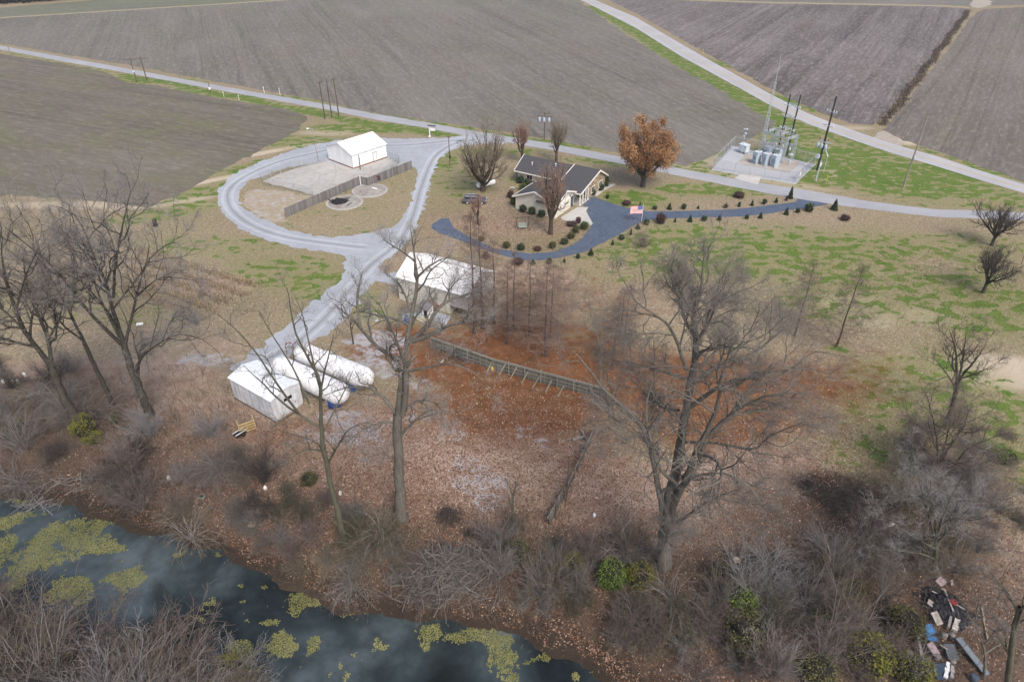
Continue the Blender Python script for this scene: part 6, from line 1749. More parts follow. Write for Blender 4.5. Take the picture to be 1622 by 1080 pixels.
# yellow jug, white bits, odd things
def jug(label, px_, mat, s=1.0, name="plastic_jug"):
    b = G(*px_); t = thing(name, label, "jug", b, random.uniform(0, 3))
    q = MB(); q.lathe([(.16 * s, 0), (.18 * s, .03), (.18 * s, .34 * s), (.1 * s, .44 * s), (.06 * s, .46 * s), (.06 * s, .52 * s)], 10); q.build("body", mat, t, True)
    q = MB(); q.tube([(.08 * s, 0, .48 * s), (.2 * s, 0, .44 * s), (.18 * s, 0, .28 * s)], .03 * s, 5); q.build("handle", mat, t)
jug("yellow plastic jug by the third prop of the dark board fence", (780, 586), YELLOW, 1.3)
jug("white plastic bottle leftmost of the litter at the left edge", (6, 606), PAINT_WHITE, 1.1)
jug("white plastic bottle in the litter at the left, farthest from the others", (40, 596), PAINT_WHITE, 1.2)
jug("white plastic bottle right of its pair near the left edge", (29, 606), PAINT_WHITE, 1.0)
jug("white plastic bottle left of its pair near the left edge", (21, 607), PAINT_WHITE, 1.2)
jug("white jug on the leaves left of the slim forked tree", (421, 775), PAINT_WHITE, 1.1)
jug("white jug in the leaves right of the slim forked tree", (539, 783), PAINT_WHITE, 1.0)
jug("small white jug on the bank above the creek bend", (268, 759), PAINT_WHITE, 1.1)
jug("white bottle in the leaf litter right of the old leaning fence", (941, 818), PAINT_WHITE, 1.0)
jug("white bottle in the undergrowth low on the right bank", (1166, 1051), PAINT_WHITE, 1.1)
b = G(320, 787)
t = thing("old_tyre", "pale ringed tyre half hidden on the creek bank", "tyre", b)
q = MB(); q.tube([(.3 * math.cos(a), .3 * math.sin(a), .12) for a in np.linspace(0, 6.283, 17)], .1, 7, False); q.build("casing", plain("dusty_rubber", (.22, .22, .2), (.13, .13, .12), 4, .8), t, True)
q = MB(); q.lathe([(.2, .06), (.21, .1), (.2, .16)], 10); q.build("bead", BLACK, t)
b = G(222, 515)
t = thing("plastic_tray", "white plastic tray lying on the dry grass behind the big left tree", "tray", b, .3)
q = MB(); q.box((0, 0, .15), (.9, .5, .1)); q.build("tray", PAINT_WHITE, t)
q = MB(); q.box((0, -.24, .22), (.9, .06, .12)); q.box((0, .24, .22), (.9, .06, .12)); q.build("edge", PAINT_WHITE, t)
b = G(244, 585)
t = thing("leaning_pole", "thin tan pole leaning beside the crooked limb of the big left tree", "pole", b)
tp = at_y(211, 510, b.y + .5) - b
q = MB(); q.tube([(0, 0, 0), tp * .5 + Vector((.05, 0, 0)), tp], .06, 6); q.build("shaft", plain("tan_pole", (.40, .34, .20), None, 3, .8), t)
q = MB(); q.lathe([(.1, 0), (.12, .1), (.06, .14)], 8); q.build("foot", BROWNWOOD, t)
b = G(247, 358)
t = thing("tree_stump", "small black charred stump at the field corner", "stump", b)
q = MB(); q.lathe([(.5, -.1), (.4, .3), (.36, 1.2), (.3, 1.3), (.1, 1.1)], 9); q.build("bole", CHAR, t)
q = MB(); q.tube([(0, 0, 1.0), (.4, .1, 1.5)], [.15, .08], 6); q.build("stub", CHAR, t)
for (px_, lb, s_) in (((1165, 893), "cut pale stump among dark brush, taller of two", .4), ((1161, 903), "low cut stump just below the taller one", .3), ((402, 838), "mossy stump at the edge of the creek bank", .5)):
    b = G(*px_); t = thing("tree_stump", lb, "stump", b)
    q = MB(); q.lathe([(s_ * 1.3, -.1), (s_, .15), (s_ * .95, s_ * 1.6), (s_ * .93, s_ * 1.62)], 10); q.build("bole", BARK_OLIVE, t)
    q = MB(); q.lathe([(s_ * .9, s_ * 1.6), (s_ * .88, s_ * 1.66), (.02, s_ * 1.67)], 10); q.build("cut_face", plain("cut_wood", (.46, .38, .26), (.36, .29, .2), 5, .8), t)
# ------------------------------------------------------------------ shrubs and hedge plants
LEAF_DK = leafmat("dark_evergreen_leaves", [(0, (.012, .022, .010)), (.5, (.030, .052, .022)), (1, (.065, .095, .038))], .2)
LEAF_BR = leafmat("bright_green_leaves", [(0, (.03, .055, .010)), (.5, (.075, .115, .020)), (1, (.14, .18, .04))], .15)
LEAF_BG = leafmat("burgundy_leaves", [(0, (.03, .015, .016)), (.5, (.075, .035, .035)), (1, (.13, .07, .06))], .15)
LEAF_YG = leafmat("yellow_green_leaves", [(0, (.04, .045, .008)), (.5, (.11, .115, .020)), (1, (.19, .185, .04))], .15)
LEAF_OL = leafmat("olive_leaves", [(0, (.026, .030, .010)), (.5, (.07, .07, .024)), (1, (.13, .12, .05))], .15)
CORE = plain("shrub_core", (.02, .018, .013), None, 5, .95)

def leaf_shrub_meshes(seed, n, leaf, shape='round', core=True):
    """unit shrub: about 1 wide (radius .5) and 1 tall"""
    r = np.random.default_rng(seed)
    d = norm(r.normal(0, 1, (n, 3)))
    bumps = 1 + .18 * np.sin(d[:, 0] * 5 + seed) * np.cos(d[:, 1] * 6 + seed * 2) + .1 * np.sin(d[:, 2] * 9 + seed)
    rad = .5 * bumps * r.uniform(.72, 1.06, n)
    if shape == 'big':
        cl = norm(r.normal(0, 1, (70, 3))); ci = r.integers(0, 70, n); d = norm(cl[ci] + r.normal(0, .22, (n, 3))); rad = .52 * r.uniform(.55, 1.1, 70)[ci] * r.uniform(.75, 1.1, n)
    C = d * rad[:, None]
    if shape == 'cone':
        z = r.random(n) ** 1.5; a = r.random(n) * 6.283; rr = (1 - z) ** .8 * .42 * r.uniform(.75, 1.1, n)
        C = np.stack([rr * np.cos(a), rr * np.sin(a), z - .5], 1)
    C[:, 2] = C[:, 2] * 1.0 + .5
    C = C[C[:, 2] > .02]
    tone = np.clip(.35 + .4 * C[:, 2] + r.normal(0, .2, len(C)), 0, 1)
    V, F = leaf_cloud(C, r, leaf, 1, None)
    me = np_mesh("foliage", V, F, False)
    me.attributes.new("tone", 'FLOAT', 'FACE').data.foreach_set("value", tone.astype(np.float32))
    q = MB(); q.lathe([(.05, -.05), (.06, .1)] + ([(.32, .18), (.4, .5), (.28, .82), (.02, .9)] if shape != 'cone' else [(.30, .12), (.22, .5), (.08, .85), (.02, .9)]), 8)
    return me, q.mesh("stem")
SHR = {'big': [leaf_shrub_meshes(s, 4200, .024, 'big') for s in (7, 8, 9)], 'round': [leaf_shrub_meshes(s, 520, .075) for s in (1, 2, 3)], 'cone': [leaf_shrub_meshes(s, 520, .07, 'cone') for s in (4, 5, 6)]}
SMESH = {}
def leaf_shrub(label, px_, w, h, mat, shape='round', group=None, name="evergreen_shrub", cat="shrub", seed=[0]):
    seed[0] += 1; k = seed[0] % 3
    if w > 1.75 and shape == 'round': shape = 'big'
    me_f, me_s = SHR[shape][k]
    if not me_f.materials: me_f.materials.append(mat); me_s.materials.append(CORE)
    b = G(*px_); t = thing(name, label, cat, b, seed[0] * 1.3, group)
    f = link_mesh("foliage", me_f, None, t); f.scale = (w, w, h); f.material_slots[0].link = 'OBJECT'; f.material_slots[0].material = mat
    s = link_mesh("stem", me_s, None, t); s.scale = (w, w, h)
    return t
Z = lambda x, y: (860 + x * .18496, 270 + y * .18496)
Y_ = lambda x, y: (1140 + x * .1233, 240 + y * .1233)
X_ = lambda x, y: (660 + x * .2963, 300 + y * .2963)
HV = lambda x, y: (790 + x * .1389, 220 + y * .1389)
ORD = "first second third fourth fifth sixth seventh eighth ninth tenth eleventh twelfth thirteenth fourteenth fifteenth sixteenth seventeenth eighteenth nineteenth twentieth".split()
GU = "small dark evergreens along the upper edge of the driveway"
up_row = [Z(550, 243), Z(828, 320), Z(957, 334), Z(1082, 334), Z(1203, 331), Z(1328, 328), Z(1563, 320), Y_(75, 720), Y_(245, 712), Y_(412, 697), Y_(570, 680), Y_(722, 658)]
for i, p in enumerate(up_row):
    leaf_shrub(f"small dark evergreen on the driveway's upper edge, {ORD[i]} out from the house", p, random.uniform(.6, 1.1), random.uniform(.7, 1.4), LEAF_DK, 'cone' if i % 2 else 'round', GU)
GD_ = "small dark evergreens along the lower edge of the driveway"
lo_row = [Y_(998, 788), Y_(850, 812), Y_(520, 858), Y_(345, 868), Y_(0, 873), Z(1507, 428), Z(1380, 432), Z(1257, 440), Z(1130, 443), Z(885, 464), Z(810, 500), Z(752, 550), Z(672, 592), Z(595, 637), Z(410, 725), Z(300, 755), Z(183, 785), X_(622, 398), X_(708, 398)]
for i, p in enumerate(lo_row):
    leaf_shrub(f"small dark evergreen on the driveway's lower edge, {ORD[i]} from its road end", p, random.uniform(.6, 1.15), random.uniform(.75, 1.5), LEAF_DK, 'cone' if i % 3 else 'round', GD_)
GI_ = "small clipped evergreens inside the driveway bend"
for i, p in enumerate((X_(480, 312), X_(557, 323), X_(726, 313), X_(790, 293), X_(826, 262), X_(851, 230))):
    leaf_shrub(f"small clipped shrub inside the driveway bend, {ORD[i]} from the bend's left end", p, 1.35, 1.15, LEAF_OL if random.random() < .5 else LEAF_DK, 'round', GI_)
leaf_shrub("cone shaped evergreen at the top corner where the driveway meets the road", Y_(900, 605), 1.3, 2.5, LEAF_DK, 'cone')
leaf_shrub("cone shaped evergreen at the lower corner where the driveway meets the road", Y_(1465, 752), 1.6, 2.2, LEAF_DK, 'cone')
leaf_shrub("round dark shrub left of the cone evergreen at the driveway's lower corner", Y_(1140, 770), 1.6, 1.6, LEAF_DK)
leaf_shrub("thin dead brown sapling shrub beside the upper cone evergreen", Y_(852, 632), .7, 1.1, LEAF_BG, 'cone', name="dead_shrub")
leaf_shrub("low wide burgundy shrub at the drive's upper edge near the house", Z(710, 295), 1.9, .9, LEAF_BG, name="burgundy_shrub")
leaf_shrub("upright burgundy shrub on the drive's lower edge right of the flag", Z(1007, 455), 1.9, 2.1, LEAF_BG, name="burgundy_shrub")
leaf_shrub("burgundy shrub on the lawn above the driveway's far end", Y_(245, 590), 2.4, 1.1, LEAF_BG, name="burgundy_shrub")
leaf_shrub("dark red brown shrub on the lawn below the driveway's far end", Y_(1605, 880), 2.0, 1.0, LEAF_BG, name="burgundy_shrub")
leaf_shrub("low burgundy shrub under the drive behind the cypress row", X_(540, 400), 2.0, 1.1, LEAF_BG, name="burgundy_shrub")
leaf_shrub("brown low shrub between the clipped shrubs in the drive's bend", X_(645, 325), 1.4, .7, LEAF_BG, name="brown_shrub")
leaf_shrub("faded brown shrub at the bend of the drive nearest the tall cypress", X_(370, 370), 1.2, 1.2, LEAF_BG, name="brown_shrub")
leaf_shrub("faded brown shrub on the lawn above the tall cypress tops", X_(348, 275), 1.1, .9, LEAF_OL, name="brown_shrub")
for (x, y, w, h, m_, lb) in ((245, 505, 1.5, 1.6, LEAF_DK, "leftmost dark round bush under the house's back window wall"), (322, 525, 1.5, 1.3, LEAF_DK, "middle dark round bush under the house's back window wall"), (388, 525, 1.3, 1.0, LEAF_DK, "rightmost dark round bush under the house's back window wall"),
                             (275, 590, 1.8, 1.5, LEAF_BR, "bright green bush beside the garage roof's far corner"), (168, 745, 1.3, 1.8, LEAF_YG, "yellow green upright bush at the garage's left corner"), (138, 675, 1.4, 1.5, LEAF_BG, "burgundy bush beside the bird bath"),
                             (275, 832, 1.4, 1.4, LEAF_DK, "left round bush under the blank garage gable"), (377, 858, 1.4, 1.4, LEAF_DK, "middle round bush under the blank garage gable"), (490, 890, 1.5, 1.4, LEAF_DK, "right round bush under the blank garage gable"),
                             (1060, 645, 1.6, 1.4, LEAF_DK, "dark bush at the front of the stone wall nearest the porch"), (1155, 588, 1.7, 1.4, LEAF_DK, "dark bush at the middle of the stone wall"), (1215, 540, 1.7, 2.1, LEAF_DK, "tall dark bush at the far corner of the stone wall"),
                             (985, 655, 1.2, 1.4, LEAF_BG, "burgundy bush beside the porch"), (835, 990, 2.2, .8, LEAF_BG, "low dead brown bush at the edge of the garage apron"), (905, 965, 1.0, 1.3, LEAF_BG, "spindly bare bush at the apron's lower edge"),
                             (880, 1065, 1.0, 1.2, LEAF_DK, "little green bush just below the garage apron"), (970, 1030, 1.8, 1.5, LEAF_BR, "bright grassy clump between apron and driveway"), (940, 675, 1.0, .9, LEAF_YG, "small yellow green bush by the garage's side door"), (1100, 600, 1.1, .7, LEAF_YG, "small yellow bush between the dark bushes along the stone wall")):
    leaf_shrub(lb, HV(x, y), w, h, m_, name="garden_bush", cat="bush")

# evergreen vines and honeysuckle on the bank
for (x, y, w, h, m_, lb) in ((140, 690, 2.8, 3.0, LEAF_YG, "yellow green bush between the two big dark trunks at left"), (150, 700, 2.0, 1.4, LEAF_YG, "low yellow green bush just below the one between the left trunks"), (183, 668, 1.2, 1.5, LEAF_BR, "small green bush right of the yellow bush at left"),
                             (30, 690, 3.4, 1.8, LEAF_OL, "olive bush at the left edge under the leaning tree"), (968, 925, 2.9, 2.9, LEAF_BR, "bright green bush left of the great tree's foot"), (1012, 925, 2.6, 2.4, LEAF_YG, "yellow green bush at the great tree's foot"), (905, 905, 2.2, 2.3, LEAF_YG, "small yellow green bush on the brown bank left of the bright one"),
                             (820, 885, 2.4, 2.2, LEAF_OL, "dull green bush below the dead sapling"), (1462, 880, 2.2, 3.0, LEAF_YG, "vivid yellow green bush inside the right thicket"), (1140, 915, 2.2, 1.6, LEAF_OL, "olive bush by the cut stumps"), (1165, 970, 3.2, 3.0, LEAF_BR, "large dark green bush in the lower right thicket"),
                             (1180, 1020, 4.0, 3.0, LEAF_OL, "olive bush below the large green one in the lower thicket"), (1370, 1055, 4.2, 3.0, LEAF_YG, "yellow olive bush at the bottom edge left of the junk heap"), (1290, 1075, 3.4, 2.4, LEAF_OL, "olive bush at the bottom edge under pale branches"), (1430, 1000, 3.2, 2.4, LEAF_OL, "olive bush just left of the junk heap"),
                             (1440, 1075, 3.2, 2.6, LEAF_YG, "yellow green bush at the bottom edge beside the white pipes"), (490, 765, 2.0, 1.2, LEAF_OL, "ochre bush low on the leaves beside the slim forked tree"), (1350, 940, 2.0, 1.4, LEAF_OL, "olive bush in the middle of the right thicket"), (1590, 730, 3.0, 1.4, LEAF_BR, "green weeds clump at the right edge above the thicket"),
                             (1300, 990, 2.4, 1.8, LEAF_OL, "small olive bush between the thicket's pale branches")):
    o = leaf_shrub(lb, (x, y), w, h, m_, name="honeysuckle_bush", cat="bush")

# ------------------------------------------------------------------ bare shrubs and brush
def bare_shrub_mesh(seed, stems=16, h=2.6, spread=.8, droop=.0, dens=5, r0=.03, sub=4):
    r = np.random.default_rng(seed)
    P = np.zeros((stems, 9, 3)); R = np.zeros((stems, 9))
    for i in range(stems):
        az = r.random() * 6.283; el = spread * r.random() ** .6
        d = np.array([math.cos(az) * math.sin(el), math.sin(az) * math.sin(el), math.cos(el)])
        p = np.array([r.normal(0, .18), r.normal(0, .18), -.1]); L = h * r.uniform(.65, 1.15) / 8
        for k in range(9):
            P[i, k] = p; p = p + d * L; d = norm(d + np.array([0, 0, -droop * k * .08 + .02]) + r.normal(0, .09, 3))
        R[i] = np.linspace(r0 * r.uniform(.6, 1.2), .008, 9)
    A, AR = children(P, R, dens, r, .2, 1, (20, 50), .42, .4, 5, .6, .05 - droop * .2, .18, .4, .009, .3)
    Bq, BR = children(A, AR, sub, r, .15, 1, (20, 55), .5, .3, 3, .7, -droop * .15, .22, .6, .007, .2)
    t0_ = tubes(P, R, 4); v, f = merge([t0_, tubes(A, AR, 3), tubes(Bq, BR, 3)])
    v[:, 2] = np.maximum(v[:, 2], -.15)
    me = np_mesh("bare_shrub", v, f); mi = np.ones(len(f), np.int32); mi[:len(t0_[1])] = 0
    me.materials.append(TW_PALE); me.materials.append(TW_PALE); me.polygons.foreach_set("material_index", mi)
    return me
PROTO = {'up': [bare_shrub_mesh(200 + s, 26, 3.0, .75, .05, 8, .036, 6) for s in range(3)], 'droop': [bare_shrub_mesh(210 + s, 32, 3.2, 1.15, .9, 8, .028, 5) for s in range(3)],
         'low': [bare_shrub_mesh(220 + s, 34, 1.5, 1.2, .25, 7, .014, 5) for s in range(3)], 'tall': [bare_shrub_mesh(230 + s, 9, 5.5, .55, .0, 8, .05, 6) for s in range(3)]}
STEM = {'grey_twigs': TW_PALE, 'mauve_twigs': TW_GREY, 'tan_twigs': TW_PALE, 'dark_twigs': TW_DARK, 'pale_twigs': TW_PALE, 'olive_twigs': TW_TAN}
def bare_shrub(label, px_, kind, mat, s=1.0, group=None, name="bare_shrub", sz=None, k=None):
    k = random.randrange(3) if k is None else k
    b = G(*px_) if not isinstance(px_, Vector) else px_
    m_ = PROTO[kind][k]
    o = link_mesh(name, m_, None)
    for sl, mm_ in ((0, STEM.get(mat.name, mat)), (1, mat)): o.material_slots[sl].link = 'OBJECT'; o.material_slots[sl].material = mm_
    o.location = b; o.rotation_euler = (0, 0, random.uniform(0, 6.28))
    o.scale = (s, s, s * (sz or random.uniform(.85, 1.15)))
    return tag(o, label, "shrub", group)

# singled-out ones first
bare_shrub("round leafless twiggy bush on the lawn below the flag", (1020, 391), 'up', TW_TAN, .95, sz=.9)
bare_shrub("huge pinkish bare bush overhanging the creek at the lower left", (290, 1085), 'up', TW_MAUVE, 2.4, sz=1.0)
bare_shrub("pale pinkish bare bush left half of the lower left clump", (245, 1075), 'droop', TW_MAUVE, 1.8)
bare_shrub("grey bare bush right of the pinkish clump at the bottom", (370, 1085), 'up', TW_PALE, 1.6)
bare_shrub("grey bare bush hanging over the creek in mid bank", (305, 850), 'droop', TW_TAN, 1.35)
bare_shrub("drooping tan bush on the bank below the great tree", (1065, 960), 'droop', TW_TAN, 1.5)
bare_shrub("drooping grey bush at the great tree's right foot", (1010, 985), 'droop', TW_TAN, 1.1)
bare_shrub("grey weeping bush spilling over the bank near the dark pool", (560, 930), 'droop', TW_GREY, 1.0)
bare_shrub("dead grey weeping bush on the dark log pile", (1275, 965), 'droop', TW_GREY, 1.5)
bare_shrub("black twiggy bush in the dark hollow right of the great tree", (1345, 790), 'droop', TW_DARK, 1.5)
bare_shrub("small dark bush left of the dark hollow", (1285, 775), 'low', TW_DARK, 1.2)
bare_shrub("dark bare bush in the shade left of the leaning double trunk", (85, 610), 'up', TW_DARK, 1.3)
bare_shrub("dark grey bush between the leaning trunks at left", (115, 590), 'up', TW_GREY, 1.2)
bare_shrub("pale bare sapling bush at the foot of the big dark leaning tree", (240, 690), 'up', TW_PALE, 1.3)
bare_shrub("pale grey bush right of the big dark leaning tree", (335, 690), 'up', TW_PALE, 1.2)
bare_shrub("pale bare bush below the big dark leaning tree", (200, 715), 'droop', TW_PALE, .9)
bare_shrub("wispy pale shrub left of the barn junk", (645, 500), 'up', TW_TAN, .8)
bare_shrub("matted grey dead vine over the upper end of the dark board fence", (700, 555), 'droop', TW_GREY, .9)
bare_shrub("second matted vine a little lower on the dark board fence", (725, 565), 'droop', TW_DARK, .8)
bare_shrub("third matted vine on the dark board fence before the first prop", (752, 572), 'droop', TW_GREY, .8)
bare_shrub("mauve shrub hiding the lower end of the dark board fence", (955, 640), 'low', TW_MAUVE, 1.5)

MARKS = [((129, 684), "the dark double trunked tree"), ((238, 661), "the big dark leaning tree"), ((70, 800), "the pale stranded branches"), ((320, 787), "the ringed tyre"), ((402, 838), "the mossy stump"), ((547, 857), "the slim forked tree's foot"), ((636, 824), "the thick trunk's foot"), ((715, 905), "the large grey branch heap"),
         ((711, 820), "the round dark twig heap"), ((812, 832), "the thin dead sapling"), ((880, 820), "the leaning fence's lower end"), ((968, 925), "the bright green bush"), ((1050, 895), "the great tree's foot"), ((1065, 960), "the drooping tan bush"), ((1165, 893), "the cut stumps"), ((1165, 970), "the large green thicket bush"), ((1275, 965), "the weeping dead bush"),
         ((1340, 800), "the dark hollow"), ((1462, 880), "the vivid yellow bush"), ((1482, 757), "the many stemmed tree"), ((1478, 908), "the pale thicket tree"), ((1490, 960), "the junk heap"), ((1500, 664), "the stubby dark tree"), ((1560, 1075), "the corner sapling"), ((1370, 1055), "the yellow olive bush"), ((290, 1085), "the huge pinkish bush"), ((370, 1085), "the bottom grey bush"), ((30, 1075), "the reddish brown clump"), ((110, 1080), "the near bank olive clump"), ((60, 985), "the creek's left end"), ((370, 630), "the white pump shed"), ((6, 606), "the white litter bottles")]
MARKP = [(G(*a), b) for a, b in MARKS]
USED = set()
def where(p, key=''):
    near = sorted(((((p - a).xy.length), a, b) for a, b in MARKP), key=lambda q: q[0])
    for m_ in near:
        s = where_one(p, m_)
        if (key, s) not in USED: break
    USED.add((key, s)); return s
def where_one(p, mk):
    d, m, nm = mk
    v = (p - m).xy; ax = "right" if v.x > 0 else "left"; ay = "beyond" if v.y > 0 else "in front"
    if d < 1.2: return "hard against " + nm
    side = ("just " if d < 4 else "well ") 
    if abs(v.x) > 2.4 * abs(v.y): return side + ax + " of " + nm
    if abs(v.y) > 2.4 * abs(v.x): return side + ("beyond " if v.y > 0 else "in front of ") + nm
    return side + ("beyond" if v.y > 0 else "before") + " and " + ax + " of " + nm
def thicket(n, region, kinds, mats_, label, group, s=(.7, 1.3), seed=1):
    r = random.Random(seed); P = np.array(region, float); c = 0
    x0, y0 = P.min(0); x1, y1 = P.max(0)
    while c < n:
        x, y = r.uniform(x0, x1), r.uniform(y0, y1)
        if not inside(np.array([x]), np.array([y]), P)[0]: continue
        p = G(x, y)
        if p.z < WATER_Z + .1: 
            continue
        kd = r.choice(kinds); mm = r.choice(mats_)
        bare_shrub(mm.name.split("_")[0] + " " + {'low': "low", 'up': "upright", 'droop': "drooping", 'tall': "tall"}[kd] + " bare shrub " + where(p, kd + mm.name), p, kd, mm, r.uniform(*s), group); c += 1
thicket(46, [(-20, 560), (90, 620), (230, 690), (330, 700), (420, 760), (440, 860), (300, 830), (180, 790), (60, 780), (-20, 780)], ['low', 'up', 'low', 'droop'], [TW_GREY, TW_MAUVE, TW_TAN, TW_DARK], "leafless shrub between the left trees and the creek", "bare shrubs on the left bank", (1.0, 1.8), 3)
thicket(34, [(440, 760), (640, 850), (700, 960), (560, 930), (470, 900), (380, 860)], ['low', 'low', 'droop'], [TW_GREY, TW_TAN, TW_MAUVE, TW_OLIVE], "leafless shrub on the bank below the two central trees", "bare shrubs on the middle bank", (.8, 1.5), 4)
thicket(36, [(760, 840), (900, 830), (1040, 880), (1110, 1000), (1050, 1060), (900, 990), (780, 960)], ['low', 'low', 'up'], [TW_MAUVE, TW_TAN, TW_GREY, TW_OLIVE], "leafless shrub on the brown bank left of the great tree", "bare shrubs left of the great tree", (.7, 1.4), 5)
thicket(60, [(1080, 940), (1200, 900), (1330, 860), (1420, 760), (1540, 760), (1560, 860), (1470, 960), (1440, 1080), (1080, 1080)], ['up', 'droop', 'tall', 'up', 'low'], [TW_GREY, TW_TAN, TW_OLIVE, TW_MAUVE, TW_PALE], "leafless shrub in the dense lower right thicket", "bare shrubs in the lower right thicket", (.8, 1.35), 6)
thicket(26, [(1400, 700), (1622, 640), (1640, 900), (1540, 940), (1480, 800)], ['up', 'tall', 'low'], [TW_GREY, TW_MAUVE, TW_TAN], "leafless shrub on the slope below the stubby dark tree", "bare shrubs on the right slope", (.6, 1.0), 7)
# near side of the creek: thick brush along the bottom left
thicket(70, [(-60, 985), (60, 1000), (180, 1050), (330, 1110), (450, 1180), (300, 1300), (-60, 1300)], ['up', 'droop', 'up', 'tall'], [TW_GREY, TW_MAUVE, TW_TAN, TW_DARK, TW_PALE], "leafless shrub in the dense brush on the near creek bank", "bare shrubs on the near creek bank", (1.2, 2.2), 8)
for (x, y, sd) in ((110, 1080, 1), (30, 1075, 2), (420, 1130, 3)):
    leaf_shrub(["olive clump within the near bank brush, nearest the bottom edge", "reddish brown clump at the very bottom left", "olive clump at the bottom beside the pale bush"][sd - 1], (x, y), 3.4, 2.4, LEAF_OL if sd != 2 else LEAF_BG, name="undergrowth_bush", cat="bush")
leaf_shrub("ochre clump under the huge pinkish bush, on its left", (225, 1060), 4.0, 2.6, LEAF_OL, name="undergrowth_bush", cat="bush")
leaf_shrub("ochre clump under the huge pinkish bush, on its right", (370, 1090), 4.0, 3.4, LEAF_YG, name="undergrowth_bush", cat="bush")

# brush piles of cut branches
def brush_pile(label, px_, rx, ry, h, n, mat, seed, L=(1.0, 3.0), r0=.035):
    r = np.random.default_rng(seed); b = G(*px_)
    t = thing("brush_pile", label, "brush pile", b)
    for part_, frac in (("branches", .35), ("twigs", 1.0)):
        m = int(n * frac)
        c = r.normal(0, .42, (m, 2)); z = h * np.exp(-(c ** 2).sum(1) * 2.2) * r.random(m)
        az = r.random(m) * 6.283; el = r.normal(.1, .28, m); LL = r.uniform(*L, m) * (1 if part_ == "branches" else .6)
        d = np.stack([np.cos(az) * np.cos(el), np.sin(az) * np.cos(el), np.sin(el)], 1)
        P = np.zeros((m, 5, 3)); P[:, 0] = np.stack([c[:, 0] * rx, c[:, 1] * ry, z + .05], 1) - d * LL[:, None] / 2
        for k in range(1, 5):
            P[:, k] = P[:, k - 1] + d * (LL / 4)[:, None]; d = norm(d + r.normal(0, .14, (m, 3)))
        P[:, :, 2] = np.maximum(P[:, :, 2], .02)
        R = (r0 if part_ == "branches" else r0 * .35) * r.uniform(.6, 1.3, (m, 1)) * np.linspace(1, .4, 5)[None]
        v, f = tubes(P, R, 4 if part_ == "branches" else 3)
        link_mesh(part_, np_mesh(part_, v, f), mat, t, "stuff")
brush_pile("large pale grey heap of cut branches on the bank above the creek", (715, 905), 5.2, 3.4, 2.2, 1500, TW_GREY, 1, (1.4, 4.2), .05)
brush_pile("round dark heap of twigs on the litter right of the thick trunked tree", (711, 820), 1.5, 1.4, 1.1, 420, TW_DARK, 2, (.6, 1.5), .03)
brush_pile("small dark twig heap below the round one", (745, 845), 1.1, .8, .5, 180, TW_DARK, 3, (.5, 1.2), .025)
brush_pile("dark heap of logs and branches beside the cut stumps", (1205, 905), 4.2, 1.5, 1.2, 700, TW_DARK, 4, (1.0, 3.2), .07)
brush_pile("dark tangle of brush lying in the hollow right of the great tree", (1340, 800), 3.2, 2.4, 1.2, 800, TW_DARK, 6, (.8, 2.4), .03)
brush_pile("pale dead branches stranded in the shallows at the left", (70, 800), 4.0, 1.0, .5, 60, TW_PALE, 5, (2.0, 5.0), .04)
brush_pile("grey fallen limbs on the bank below the left trees", (150, 760), 5.0, 2.4, .6, 110, TW_GREY, 7, (1.5, 4.5), .06)
brush_pile("fallen grey limbs lying left of the great tree's foot", (990, 880), 4.0, 2.2, .8, 160, TW_PALE, 8, (1.4, 4.0), .05)

# ------------------------------------------------------------------ scatters: leaves, tufts, stalk rows, ditch
def region_pts(n, centre, sx, sy, r):
    c = at_z(*centre); return np.stack([c.x + r.normal(0, sx, n), c.y + r.normal(0, sy, n)], 1)
def scatter_leaves():
    r = np.random.default_rng(77); P = []
    for n, c, sx, sy in ((26000, (820, 700), 14, 8), (16000, (620, 760), 9, 6), (9000, (480, 790), 8, 5), (13000, (1150, 760), 12, 8), (14000, (900, 900), 15, 5), (5000, (1280, 650), 12, 5),
                         (8000, (330, 720), 10, 5), (9000, (560, 850), 12, 3.5), (9000, (1450, 820), 10, 9), (9000, (850, 1000), 14, 3), (9000, (1100, 1030), 10, 3.5), (6000, (250, 770), 14, 3), (9000, (850, 370), 10, 6), (7000, (740, 345), 9, 7), (5000, (900, 440), 16, 5), (5000, (1480, 430), 14, 9), (4000, (1560, 980), 6, 5)):
        P.append(region_pts(n, c, sx, sy, r))
    P = np.vstack(P); z = height(P[:, 0], P[:, 1]); ok = (z > WATER_Z + .05) & (P[:, 1] > 25)
    P, z = P[ok], z[ok]; n = len(P)
    C = np.stack([P[:, 0], P[:, 1], z + .035], 1)
    a = norm(np.stack([r.normal(0, 1, n), r.normal(0, 1, n), r.normal(0, .3, n)], 1)); b = norm(np.cross(a, np.stack([r.normal(0, .35, n), r.normal(0, .35, n), np.ones(n)], 1)))
    s = r.uniform(.05, .125, (n, 1)) * np.where(r.random((n, 1)) < .06, 1.5, 1)
    V = np.stack([C - a * s, C - b * s * .6, C + a * s, C + b * s * .6], 1)
    V[:, :, 2] = np.maximum(V[:, :, 2], (z + .01)[:, None])
    me = np_mesh("fallen_leaves", V.reshape(-1, 3), np.arange(n * 4).reshape(-1, 4), False)
    me.attributes.new("tone", 'FLOAT', 'FACE').data.foreach_set("value", np.clip(r.beta(1.6, 1.8, n), 0, 1).astype(np.float32))
    o = link_mesh("fallen_leaves", me, leafmat("dead_leaves", [(0, (.06, .030, .018)), (.4, (.17, .085, .050)), (.75, (.32, .20, .135)), (1, (.58, .46, .36))]), None, "stuff")
    tag(o, "loose brown and tan fallen leaves scattered over the yard and bank", "leaves")
scatter_leaves()

